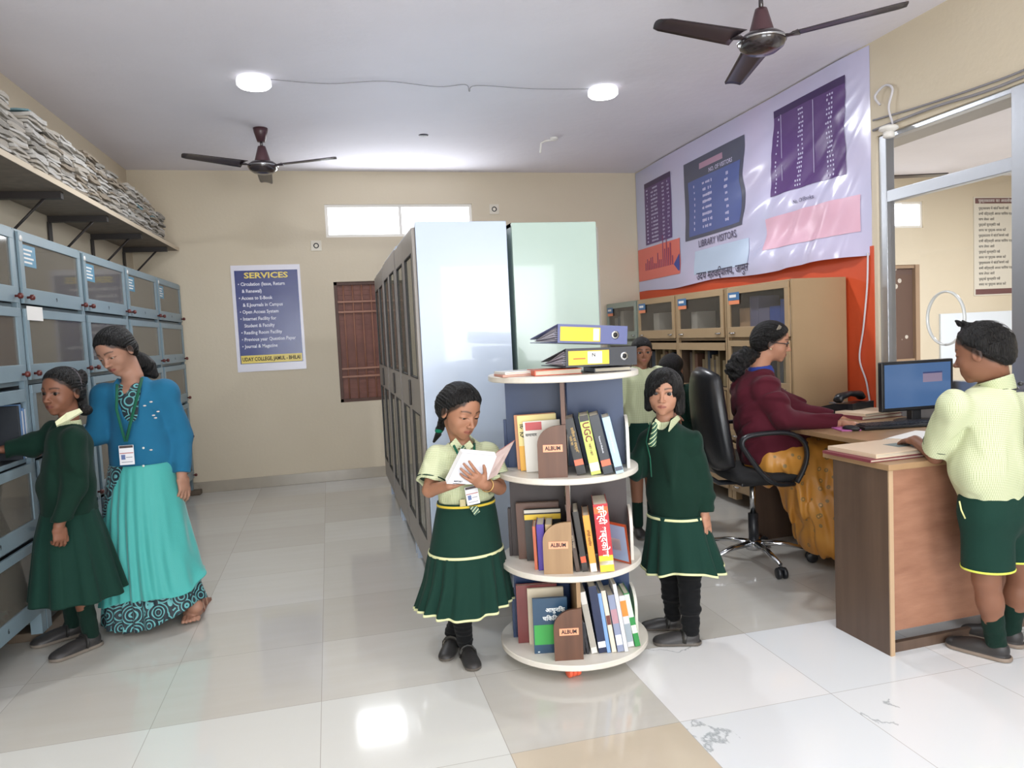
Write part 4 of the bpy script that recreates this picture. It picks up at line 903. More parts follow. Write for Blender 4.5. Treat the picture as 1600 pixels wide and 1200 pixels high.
# ---- things on top of the rack
ZT = zd[3]+.0005
def pile(label, x, y, z, sx, sy, h, rz, col): return flat_book('book', label, (x, y), sx, sy, h, rz, mat('cover_'+col[1:], col, .4), z=z)
pile('white paperback lying at the left end of the rack top', .745, 2.845, ZT+.0095, .19, .13, .010, .12, '#e6e3dd')
pile('pink-edged booklet under the white paperback on the rack top', .735, 2.84, ZT, .18, .13, .009, .05, '#c98f7e')
pile('red-orange book lying under the two binders', .86, 2.78, ZT, .19, .14, .022, -.05, '#c9512c')
pile('dark book lying under the right part of the binders', 1.09, 2.80, ZT, .15, .18, .018, -.1, '#39343a')
def binder(label, x, y, z, rz, col, tilt, lab):
    t = thing('lever_arch_binder', label, 'binder', (x, y, z)); t.rotation_euler = (0, math.radians(tilt), rz); mc = mat('binder_'+col[1:], col, .4)
    L = .30; D = .27; H0, H1 = .072, .018      # spine height, height at the open side
    b = MB(); b.box(-L/2, L/2, -.0025, 0, 0, H0, bev=.001); b.build('spine', mc, t)
    b = MB(); b.prism([(0, 0), (D, 0), (D, .003), (0, .003)], -L/2, L/2, T=frame((0, 0, 0), (0, 1, 0), (0, 0, 1))); b.build('cover', mc, t)
    b = MB(); b.prism([(0, H0-.003), (D, H1-.003), (D, H1), (0, H0)], -L/2, L/2, T=frame((0, 0, 0), (0, 1, 0), (0, 0, 1))); b.build('cover', mc, t)
    b = MB(); R = random.Random(int(x*999))
    n = 7
    for i in range(n):
        f0 = i/n; f1 = (i+.75)/n; e = D-.02-.03*R.random(); a = -L/2+.004+.012*R.random(); ya = .05
        za = .006+(H0-.014)*f0; zb_ = .006+(H1-.012)*f0; b.prism([(ya, za), (e, zb_), (e, zb_+(H1-.012)/n*.7), (ya, za+(H0-.014)/n*.7)], a, L/2-.006, T=frame((0, 0, 0), (0, 1, 0), (0, 0, 1)))
    b.build('paper_leaves', mat('binder_sheets', '#b9b6c4', .6), t); 
    b = MB(); b.box(-L/2+.01, L/2-.12, -.0034, -.0026, .008, H0-.010); lo = b.build('spine_label', mat('label_yellow', '#e0bd3a', .4), t)
    if lab:
        b = MB(); b.box(-.06, L/2-.15, -.0039, -.0034, .012, H0-.014); b.build('label_panel', M_paper, lo); text('label_letter', 'N', .02, frame((-.035, -.004, H0-.028), (1, 0, 0), (0, 0, 1)), M_black, lo, bold=.02)
        q = MB(); q.box(-.12, -.07, -.0038, -.0034, .03, .034); q.build('red_stroke', mat('cover_c9512c', '#c9512c', .4), lo)
    else:
        b = MB(); b.box(-.0, L/2-.125, -.0038, -.0034, .012, H0-.014); b.build('label_panel', M_paper, lo)
    T = Matrix.Translation((L/2-.055, -.003, H0/2)) @ Matrix.Rotation(PI/2, 4, 'X')
    b = MB(T); b.lathe([(.010, 0), (.0165, 0), (.0165, .002), (.010, .002)], n=24); b.build('finger_ring', M_steel, t)
    b = MB(T); b.lathe([(.0098, .0018), (.0098, .0026)], n=20); b.build('finger_hole', M_black, t)
pb = at(940, 560, 2.665)
binder('black lever arch binder with yellow label, lower of the two on the rack top', pb.x, 2.665, ZT+.0225+.004, math.radians(4), '#33363d', 1.0, True)
binder('slate-blue lever arch binder with yellow label, upper of the two on the rack top', pb.x-.03, 2.675, ZT+.0225+.092, math.radians(7), '#5d648f', 4.0, False)
# ------------------------------------------------------------------ smooth solid modelling for people and clothes
F4 = np.float32
def A3(v): return np.array(tuple(v), dtype=F4)
class Solid:
    """list of rounded primitives blended one after another"""
    def __init__(s): s.p = []
    def _push(s, kind, prm, c, R, k, op, planes, disp=None):
        s.p.append((kind, prm, A3(c), float(R), float(k), op, [(A3(a), A3(n)/np.linalg.norm(A3(n))) for a, n in (planes or [])], disp)); return s
    def cap(s, a, b, ra, rb=None, k=.01, op='u', planes=None, lat=None, w=1.0):
        rb = ra if rb is None else rb; a = A3(a); b = A3(b); l = None
        if lat is not None: l = A3(lat)/np.linalg.norm(A3(lat))
        return s._push('cap', (a, b, ra, rb, l, w), (a+b)/2, np.linalg.norm(b-a)/2+max(ra, rb)*max(w, 1), k, op, planes)
    def ell(s, c, r, k=.01, op='u', axes=None, planes=None, kp=None):
        r = A3(r if not isinstance(r, (int, float)) else (r, r, r)); M = np.eye(3, dtype=F4) if axes is None else np.array([tuple(x) for x in axes], dtype=F4)
        return s._push('ell', (A3(c), r, M), c, r.max(), k, op, planes, kp)
    def box(s, c, h, rnd=.005, k=.005, op='u', axes=None, planes=None):
        M = np.eye(3, dtype=F4) if axes is None else np.array([tuple(x) for x in axes], dtype=F4)
        return s._push('box', (A3(c), A3(h), rnd, M), c, float(np.linalg.norm(A3(h)))+rnd, k, op, planes)
    def bounds(s):
        lo = np.min([q[2]-q[3] for q in s.p if q[5] == 'u'], 0); hi = np.max([q[2]+q[3] for q in s.p if q[5] == 'u'], 0); return lo, hi
    def ev(s, P, sel=None, planes=None, disp=None):
        d = np.full(len(P), 1.0, dtype=F4); first = True
        for q in (s.p if sel is None else sel):
            kind, prm, c, R, k, op, pl, dd = q
            if kind == 'cap':
                a, b, ra, rb, l, w = prm; pa = P-a; ba = b-a; sc = 1.0
                if l is not None: pa = pa+np.outer(pa@l, l)*F4(1/w-1); ba = ba+l*(ba@l)*(1/w-1)
                h = np.clip(pa@ba/max(float(ba@ba), 1e-9), 0, 1); v = pa-np.outer(h, ba); e = np.sqrt((v*v).sum(1))-(ra+(rb-ra)*h)
            elif kind == 'ell':
                cc, r, M = prm; v = (P-cc)@M.T/r; k0 = np.sqrt((v*v).sum(1)); w2 = v/r; k1 = np.sqrt((w2*w2).sum(1))+1e-6; e = k0*(k0-1)/k1
            else:
                cc, h, rn, M = prm; v = np.abs((P-cc)@M.T)-(h-rn); e = np.sqrt((np.maximum(v, 0)**2).sum(1))+np.minimum(v.max(1), 0)-rn
            for p0, n in pl:
                pn = (P-p0)@n
                if dd: hh = np.clip(.5-.5*(e-pn)/dd, 0, 1); e = e*(1-hh)+pn*hh+dd*hh*(1-hh)
                else: e = np.maximum(e, pn)
            if op == 'u':
                if first: d = e.astype(F4); first = False
                else:
                    hh = np.clip(.5+.5*(d-e)/k, 0, 1); d = d*(1-hh)+e*hh-k*hh*(1-hh)
            elif op == 's':
                e = -e; hh = np.clip(.5-.5*(d-e)/k, 0, 1); d = d*(1-hh)+e*hh+k*hh*(1-hh)
        if disp is not None: d = d+disp(P)
        for p0, n in (planes or []): d = np.maximum(d, (P-p0)@n)
        return d.astype(F4)
def surface(sol, h, planes=None, disp=None, paint=None, pad=.012, B=12):
    planes = [(A3(a), A3(n)/np.linalg.norm(A3(n))) for a, n in (planes or [])]
    lo, hi = sol.bounds(); lo = lo-pad; hi = hi+pad
    nb = np.ceil((hi-lo)/(h*B)).astype(int); shp = nb*B+1; V = np.full(shp, 1.0, dtype=F4)
    g = np.stack(np.meshgrid(*[np.arange(n) for n in nb], indexing='ij'), -1).reshape(-1, 3)
    cen = (lo+(g+.5)*B*h).astype(F4); dc = sol.ev(cen, None, planes, None); br = B*h*.87
    off = np.stack(np.meshgrid(*[np.arange(B+1)]*3, indexing='ij'), -1).reshape(-1, 3)
    C = np.array([q[2] for q in sol.p]); RR_ = np.array([q[3]+max(q[4], 0)+.012 for q in sol.p])
    for i in range(len(g)):
        b = g[i]; sl = tuple(slice(b[j]*B, (b[j]+1)*B+1) for j in range(3))
        if abs(dc[i]) > br*1.8+.02:
            if dc[i] < 0: V[sl] = -1.0
            continue
        dist = np.sqrt(((C-cen[i])**2).sum(1)); sel = [sol.p[j] for j in np.nonzero(dist-RR_ < br+3*h)[0]]
        if not any(q[5] == 'u' for q in sel): continue
        P = (lo+(b*B+off)*h).astype(F4)
        V[sl] = sol.ev(P, sel, planes, disp).reshape(B+1, B+1, B+1)
    S = V < 0; n0, n1, n2 = [x-1 for x in shp]
    cnt = np.zeros((n0, n1, n2), dtype=np.int8)
    for dx in (0, 1):
        for dy in (0, 1):
            for dz in (0, 1): cnt += S[dx:dx+n0, dy:dy+n1, dz:dz+n2]
    act = (cnt > 0) & (cnt < 8); I = np.stack(np.nonzero(act), -1); idx = np.full((n0, n1, n2), -1, dtype=np.int32); idx[act] = np.arange(len(I))
    acc = np.zeros((len(I), 3), dtype=F4); num = np.zeros(len(I), dtype=F4)
    corners = [(a, b, c) for a in (0, 1) for b in (0, 1) for c in (0, 1)]
    for ca in corners:
        for ax in range(3):
            if ca[ax]: continue
            cb = list(ca); cb[ax] = 1; va = V[I[:, 0]+ca[0], I[:, 1]+ca[1], I[:, 2]+ca[2]]; vb = V[I[:, 0]+cb[0], I[:, 1]+cb[1], I[:, 2]+cb[2]]
            m = (va < 0) != (vb < 0); t = np.where(m, va/(va-vb+1e-12), 0); p = np.tile(np.array(ca, dtype=F4), (len(I), 1)); p[:, ax] = t
            acc += p*m[:, None]; num += m
    verts = (lo+(I+acc/np.maximum(num, 1)[:, None])*h).astype(F4)
    quads = []
    for ax in range(3):
        u, v = [(1, 2), (2, 0), (0, 1)][ax]
        sa = [slice(0, None)]*3; sb = [slice(0, None)]*3; sa[ax] = slice(0, -1); sb[ax] = slice(1, None)
        D = S[tuple(sa)] != S[tuple(sb)]; E = np.stack(np.nonzero(D), -1); E = E[(E[:, u] > 0) & (E[:, v] > 0) & (E[:, u] < shp[u]-1) & (E[:, v] < shp[v]-1)]
        q = []
        for du, dv in ((-1, -1), (0, -1), (0, 0), (-1, 0)):
            c = E.copy(); c[:, u] += du; c[:, v] += dv; q.append(idx[c[:, 0], c[:, 1], c[:, 2]])
        q = np.stack(q, -1); ins = S[E[:, 0], E[:, 1], E[:, 2]]; q[~ins] = q[~ins][:, ::-1]; quads.append(q)
    Q = np.concatenate(quads); Q = Q[(Q >= 0).all(1)]
    # one relaxing pass
    for _ in range(2):
        s_ = np.zeros_like(verts); c_ = np.zeros(len(verts), dtype=F4)
        for a, b in ((0, 1), (1, 2), (2, 3), (3, 0)):
            np.add.at(s_, Q[:, a], verts[Q[:, b]]); np.add.at(c_, Q[:, a], 1)
        verts = verts*.55+.45*s_/np.maximum(c_, 1)[:, None]
    return verts, Q
def mesh_np(name, verts, Q, col=None):
    me = bpy.data.meshes.new(name); me.vertices.add(len(verts)); me.vertices.foreach_set('co', verts.ravel())
    k = Q.shape[1]; me.loops.add(Q.size); me.loops.foreach_set('vertex_index', Q.ravel().astype(np.int32)); me.polygons.add(len(Q))
    me.polygons.foreach_set('loop_start', (np.arange(len(Q))*k).astype(np.int32)); me.polygons.foreach_set('use_smooth', np.ones(len(Q), dtype=bool)); me.update(calc_edges=True)
    if col is not None:
        a = me.color_attributes.new('Col', 'FLOAT_COLOR', 'POINT'); c4 = np.ones((len(verts), 4), dtype=F4); c4[:, :3] = col; a.data.foreach_set('color', c4.ravel())
    return me
def solid_obj(name, sol, h, m, parent, planes=None, disp=None, paint=None):
    v, q = surface(sol, h, planes, disp); me = mesh_np(name, v, q, paint(v) if paint else None)
    return link_mesh(name, me, m, parent, world=True)
def loft(name, rings, mod, m, parent, nt=160, nz=60, thick=.003, paint=None, closed_top=False, sub=None):
    """cloth tube: rings = [(t, centre, rx, ry, angle)], mod(theta, t) -> radial factor/offset; real thickness"""
    ts = [r[0] for r in rings]; T = np.linspace(0, 1, nz); th = np.linspace(0, 2*PI, nt, endpoint=False)
    def sm(vals):   # smooth interpolation
        vals = np.array(vals, dtype=float); o = np.interp(T, ts, vals); k = max(1, nz//14)
        e = np.pad(o, k, mode='edge'); e[:k] = 2*o[0]-o[k:0:-1]; e[-k:] = 2*o[-1]-o[-2:-k-2:-1]; return np.convolve(e, np.ones(2*k+1)/(2*k+1), 'valid')
    cx, cy, cz = (sm([r[1][i] for r in rings]) for i in range(3)); rx = sm([r[2] for r in rings]); ry = sm([r[3] for r in rings]); an = sm([r[4] for r in rings])
    def layer(off):
        P = np.zeros((nz, nt, 3))
        for i in range(nz):
            f, dz = mod(th, T[i]); r1 = (rx[i]+off)*f; r2 = (ry[i]+off)*f; x = r1*np.cos(th); y = r2*np.sin(th)
            P[i, :, 0] = cx[i]+x*np.cos(an[i])-y*np.sin(an[i]); P[i, :, 1] = cy[i]+x*np.sin(an[i])+y*np.cos(an[i]); P[i, :, 2] = cz[i]+dz
        return P.reshape(-1, 3)
    Vv = np.concatenate([layer(0), layer(-thick)]); n = nz*nt; Q = []
    for i in range(nz-1):
        for j in range(nt):
            j2 = (j+1) % nt; a = i*nt+j; b = i*nt+j2; Q.append((a, b, b+nt, a+nt)); Q.append((n+a, n+a+nt, n+b+nt, n+b))
    for j in range(nt):
        j2 = (j+1) % nt; Q.append((j, n+j, n+j2, j2)); a = (nz-1)*nt; Q.append((a+j, a+j2, n+a+j2, n+a+j))
    Q = np.array(Q)[:, ::-1] if False else np.array(Q)
    me = mesh_np(name, Vv.astype(F4), Q, paint(Vv) if paint else None)
    b = bmesh.new(); b.from_mesh(me); bmesh.ops.recalc_face_normals(b, faces=b.faces); b.to_mesh(me); b.free()
    return link_mesh(name, me, m, parent, world=True)

# ------------------------------------------------------------------ anatomy
def head_axes(phi, pitch, roll):
    p, q, r = (math.radians(a) for a in (phi, pitch, roll))
    f = Vector((math.sin(p)*math.cos(q), -math.cos(p)*math.cos(q), -math.sin(q))); x = Vector((math.cos(p), math.sin(p), 0)); u = f.cross(x)
    return math.cos(r)*x+math.sin(r)*u, f, -math.sin(r)*x+math.cos(r)*u
class Head:
    hl = None; lidv = 1.0
    def __init__(s, c, size, phi, pitch, roll=0): s.c = Vector(c); s.s = size; s.ax = head_axes(phi, pitch, roll)
    def w(s, x, y, z): return s.c+s.s*(s.ax[0]*x+s.ax[1]*y+s.ax[2]*z)
    def loc(s, P): M = np.array([tuple(a) for a in s.ax]); return (P-np.array(tuple(s.c)))@M.T/s.s
    def add(s, S, lid=1.0, smile=0.0, cheek=1.0):
        z = s.s; W = s.w; ax = s.ax; s.lidv = lid
        E = lambda c, r, k, op='u': S.ell(W(*c), tuple(q*z for q in r), k*z, op, ax)
        C = lambda a, b, ra, rb, k, op='u': S.cap(W(*a), W(*b), ra*z, rb*z, k*z, op)
        E((0, -.04, .14), (.345, .425, .36), .01); E((0, .10, -.05), (.295, .295, .38), .06); E((0, .13, -.27), (.225*cheek, .215, .20), .07); E((0, .275, -.425), (.085, .07, .065), .08)
        for q in (-1, 1):
            E((q*.16, .225, -.155), (.105*cheek, .10, .11), .07); C((q*.06, .345, .085), (q*.2, .305, .08), .026, .02, .05)
        for q in (-1, 1): E((q*.145, .405, .0), (.095, .055, .055), .05, 's')
        for q in (-1, 1): E((q*.145, .283, -.005), (.084, .086, .066), .02)
        C((0, .36, .03), (0, .448, -.15), .022, .036, .035); E((0, .455, -.152), (.045, .045, .038), .02)
        for q in (-1, 1): E((q*.052, .405, -.168), (.034, .045, .03), .018)
        E((0, .295, -.29), (.15, .085, .10), .07)
        zc = -.283
        for q in (-1, 1):
            C((q*.098, .338, zc-.004+smile), (0, .384, zc+.010), .010, .020, .014); C((q*.08, .342, zc-.018+smile), (0, .376, zc-.030), .012, .023, .014)
        for q in (-1, 1): C((q*.105, .362, zc-.008+smile), (0, .414, zc-.008), .006, .008, .008, 's'); E((q*.026, .442, -.198), (.013, .016, .012), .006, 's')
        for q in (-1, 1): E((q*.145, .372, -.006-.03*(1-lid)), (.070, .058, .030*lid+.002), .006, 's')
        for q in (-1, 1): E((q*.345, -.035, -.05), (.034, .085, .125), .02); E((q*.378, -.02, -.04), (.022, .048, .08), .012, 's')
    def paint(s, P, col, skin, lip):
        L = s.loc(P); x = np.abs(L[:, 0]); y = L[:, 1]; z = L[:, 2]; near = (np.abs(L) < .7).all(1)
        zc = -.288; lm = np.clip(1-((L[:, 0]/.105)**2+((z-zc)/.040)**2), 0, 1); lm = np.clip(lm*4, 0, 1)*(y > .34)*near
        col[:] = col*(1-lm[:, None]*.75)+np.array(lip)*lm[:, None]*.75
        ml = np.exp(-((z-zc+.002)/.007)**2)*(x < .095)*(y > .33)*near; col[:] = col*(1-.55*ml[:, None])
        t = np.clip((x-.055)/.17, 0, 1); zb = .098+.03*np.sin(t*PI*.75)-.02*t; bm = np.exp(-((z-zb)/(.021-.010*t))**2)*(x > .05)*(x < .235)*(y > .15)*near; col[:] = col*(1-.85*bm[:, None])+np.array((.012, .008, .006))*.85*bm[:, None]
        zo = -.006-.03*(1-s.lidv); e = ((x-.145)/.080)**2+((z-zo)/(.034*s.lidv+.010))**2; la = np.exp(-((e-1.0)/.32)**2)*(z > zo-.004)*(y > .26)*near; col[:] = col*(1-.8*la[:, None])+np.array((.01, .007, .006))*.8*la[:, None]
        if s.hl:      # roots of the hair along the hairline
            fr, sl, fo = s.hl; g = (z-fr)-sl*(y-fo)+.012*np.sin(L[:, 0]*60); rm = np.clip((g+.035)/.05, 0, 1)*(near > 0)*np.clip(((x/.25)**2+((y-.50)/.24)**2+((z-.19)/.17)**2-1)*3, 0, 1); col[:] = col*(1-.92*rm[:, None])+np.array((.012, .009, .008))*.92*rm[:, None]
        return col
    def eyes(s, parent, gaze=(0, 1, 0), dark=(.012, .006, .003)):
        g = (s.ax[0]*gaze[0]+s.ax[1]*gaze[1]+s.ax[2]*gaze[2]).normalized(); r = .078*s.s
        u = g.orthogonal().normalized(); v = g.cross(u); n, m = 28, 28
        for q in (-1, 1):
            c = s.w(q*.145, .283, -.005); vs = []; cl = []
            for i in range(n+1):
                a = PI*i/n
                for j in range(m):
                    b = 2*PI*j/m; vs.append(c+r*(g*math.cos(a)+(u*math.cos(b)+v*math.sin(b))*math.sin(a))); dg = math.degrees(a)
                    cl.append((.004, .004, .004) if dg < 15 else dark if dg < 34 else (.42, .39, .36))
            Q = np.array([(i*m+j, i*m+(j+1) % m, (i+1)*m+(j+1) % m, (i+1)*m+j) for i in range(n) for j in range(m)])
            me = mesh_np('eye', np.array([tuple(p) for p in vs], dtype=F4), Q, np.array(cl)); link_mesh('eye', me, attr_mat('eye_surface', .28, spec=.35), parent, world=True)
def add_hand(S, wr, d, n, L, side, curl=(20, 20, 20, 20), thumb=(.6, .7, .35), spread=.10, k=.0022):
    """hand on wrist wr: fingers along d, palm faces n, thumb on side*(d x n)"""
    d = Vector(d).normalized(); n = Vector(n); n = (n-d*n.dot(d)).normalized(); s = d.cross(n)*side; wr = Vector(wr)
    S.cap(wr-d*.06*L, wr+d*.12*L, .105*L, .12*L, k*3, lat=s, w=1.45)
    S.cap(wr+d*.14*L, wr+d*.40*L, .095*L, .085*L, k*3, lat=s, w=2.2)
    for i, (o, ln) in enumerate(((.155, .44), (.052, .48), (-.052, .45), (-.150, .36))):
        p = wr+d*(.47-.02*abs(i-1.2))*L+s*o*L; dd = (d+s*spread*(o/.155)).normalized(); ax = dd.cross(n).normalized(); r = .050*L*(1 if i < 3 else .88)
        c = curl[i] if isinstance(curl, (list, tuple)) else curl; prev = p-dd*.08*L
        S.cap(prev, p, r*1.08, r*1.02, k*2)
        for f, seg in enumerate((.44, .31, .25)):
            dd = Matrix.Rotation(math.radians(c*(.8, 1.1, .9)[f]), 3, ax) @ dd
            if dd.dot(n) < -.99: break
            q = p+dd*ln*seg*L; S.cap(p, q, r*(1, .94, .87)[f], r*(.94, .87, .76)[f], k); p = q
    b = wr+d*.14*L+s*.14*L; t = (s*thumb[0]+d*thumb[1]+n*thumb[2]).normalized(); q = b+t*.17*L; S.cap(b, q, .078*L, .062*L, k*3)
    t2 = (t+d*.45).normalized(); e = q+t2*.15*L; S.cap(q, e, .058*L, .054*L, k); t3 = (t2+d*.25).normalized(); S.cap(e, e+t3*.12*L, .054*L, .042*L, k)
def chain(S, pts, rs, k=.015, **kw):
    for i in range(len(pts)-1): S.cap(pts[i], pts[i+1], rs[i], rs[i+1], k, **kw)
def folds(scale, amp, seed=0, vec=(1, 1, 1)):
    R = np.random.RandomState(seed); W = [(R.normal(size=3)*scale*np.array(vec), R.rand()*6.28) for _ in range(5)]
    def f(P):
        o = np.zeros(len(P), dtype=F4); q = P
        for i, (w, ph) in enumerate(W): o += np.sin(q@w.astype(F4)+ph+1.2*(o if i else 0)).astype(F4)/(1+.3*i)
        return o*F4(amp/3)
    return f
def strands(H, mode='back', n=54, amp=.0016, seed=0):
    R = np.random.RandomState(seed); a1, a2 = R.rand()*6, R.rand()*6
    def f(P):
        L = H.loc(P)
        if mode == 'back': ph = np.arctan2(L[:, 2]+.12, L[:, 0]+1e-6); q = L[:, 1]
        else: ph = np.arctan2(L[:, 0]-.05, L[:, 1]+.06); q = L[:, 2]
        w = .75+.25*np.sin(ph*9+a1+q*3)
        return (amp*w*(np.sin(n*ph+1.6*np.sin(5*q+a1))+.6*np.sin(n*.43*ph+a2+2*q))).astype(F4)
    return f
def shoe(parent, heel, toe, L, col=(.035, .033, .033), strap=True, sole=(.11, .095, .08), name='shoe'):
    h = Vector(heel); t = Vector(toe); d = (t-h); d.z = 0; d.normalize(); s = Vector((-d.y, d.x, 0)); u = Vector((0, 0, 1)); z0 = h.z; k = L/.2
    P = lambda a, b, c: h+d*(a*L)+s*(b*L)+u*(c*L)
    S = Solid(); ax = (d, s, u)
    S.ell(P(.14, 0, .17), (.15*L, .145*L, .17*L), .02*k, axes=ax); S.ell(P(.42, 0, .12), (.26*L, .165*L, .15*L), .03*k, axes=ax); S.ell(P(.76, 0, .085), (.25*L, .19*L, .115*L), .04*k, axes=ax)
    S.ell(P(.18, 0, .36), (.14*L, .10*L, .16*L), .01*k, 's', axes=ax)
    S.cap(P(.12, 0, .04), P(.82, 0, .035), .17*L, .185*L, .008, planes=[(P(0, 0, .075), u)])
    def paint(v):
        z = (v[:, 2]-z0)/L; c = np.tile(np.array(col), (len(v), 1)); c[z < .075] = sole; return c
    o = solid_obj(name, S, .003, attr_mat('shoe_leather', .45, spec=.4, bump=(120, .05)), parent, planes=[((0, 0, z0+.0015), (0, 0, -1))], paint=paint)
    if strap:
        b = MB(); b.tube([P(.36, .165, .08), P(.34, .155, .2), P(.33, .09, .285), P(.33, 0, .31), P(.33, -.09, .285), P(.34, -.155, .2), P(.36, -.165, .08)], .012*k, 8, flat=(.35, 1)); b.build('shoe_strap', mat('strap_black', '#2a2927', .4), o, True)
        b = MB(); b.box(-.012*k, .012*k, -.009*k, .009*k, 0, .004, T=frame(P(.34, -.15, .215), d, (u*.8+s*.4))); b.build('shoe_buckle', mat('buckle_metal', '#8d8b86', .3, metal=.9), o, True)
    return o

# materials of the clothes
M_skin = attr_mat('skin', .5, spec=.35, sss=.08, bump=(160, .03))
M_hair = mat('black_hair', '#0a0808', .42, spec=.3, bump=(16, 1.0), mapping=(14, 14, 1.5)); MATS['black_hair'].node_tree.nodes['Bump'].inputs['Distance'].default_value = .010
def plain(name, col, rough=.85, sheen=.05, bump=(500, .15)): return mat(name, col, rough, spec=.2, bump=bump, sheen=sheen)
M_green_knit = plain('green_knit', '#0c2a20', sheen=.04, bump=(700, .25)); M_green = plain('green_cloth', '#12332a', sheen=.03); M_leg = plain('black_leggings', '#101113', .9, sheen=.05); M_sock = plain('green_sock', '#122b23', .95, sheen=.03, bump=(400, .4)); M_trim = plain('yellow_trim', '#d8d9a8', .7)
def check_mat(name, base, line, per=.0065):
    m = mat(name, base, .8, spec=.2, bump=(300, .1)); nt, N, L, P = nodes_of(m); tc = N.new('ShaderNodeTexCoord'); sp = N.new('ShaderNodeSeparateXYZ'); L.new(tc.outputs['Object'], sp.inputs[0])
    f = lambda v: math_node(N, L, 'LESS_THAN', math_node(N, L, 'FRACT', math_node(N, L, 'DIVIDE', v, per)), .38)
    sn = N.new('ShaderNodeSeparateXYZ'); L.new(tc.outputs['Normal'], sn.inputs[0]); ab = [math_node(N, L, 'ABSOLUTE', sn.outputs[i]) for i in range(3)]; mu = lambda p, q: math_node(N, L, 'MULTIPLY', p, q)
    a = math_node(N, L, 'ADD', mu(f(sp.outputs[0]), mu(ab[1], ab[1])), mu(f(sp.outputs[1]), mu(ab[0], ab[0]))); b = mu(f(sp.outputs[2]), math_node(N, L, 'SUBTRACT', 1.0, mu(ab[2], ab[2])))
    L.new(mix_node(N, L, math_node(N, L, 'MULTIPLY', math_node(N, L, 'ADD', a, b), .5), hx(base), hx(line)), P.inputs['Base Color']); return m
M_check = check_mat('green_check_shirt', '#d0d5b2', '#929d74')
# ------------------------------------------------------------------ the children and the two women
def fl(px, py, z=0.0):
    d = rt*((px-800)/FPX)+dn*((py-600)/FPX)+fw; k = (z-CAM_H)/d.z; return Vector((d.x*k, d.y*k, z))
SK1 = hx('#9e7159'); SK2 = hx('#8c614b'); SK3 = hx('#7d5441'); LIP = hx('#8c4c44')
def person(label, x, y): return thing('person', label, 'person', (x, y, 0))
def skin_paint(head, skin, lip=LIP):
    def f(v):
        c = np.tile(np.array(skin, dtype=float), (len(v), 1)); return head.paint(v, c, skin, lip)
    return f
def hair_cap(S, H, fr=.25, slope=.95, vol=1.06, front=.38, k=.01, back=-.3):
    """hair shell over the skull; removed below a slanted hairline plane"""
    z = H.s; ax = H.ax; n = (ax[2]*-1+ax[1]*slope); H.hl = (fr, slope, front)
    S.ell(H.w(0, -.05, .13), tuple(q*z*vol for q in (.362, .445, .39)), k*z, axes=ax, planes=[(H.w(0, front, fr), n)], kp=.035)
    S.ell(H.w(0, -.17, -.03), tuple(q*z*vol for q in (.335, .325, .335)), k*z, axes=ax, planes=[(H.w(0, front, fr), n), (H.w(0, -.03, 0), ax[1])], kp=.02)
    S.ell(H.w(0, .50, .19), (.25*z, .24*z, .17*z), .03*z, 's', axes=ax)
def belt_line(): pass

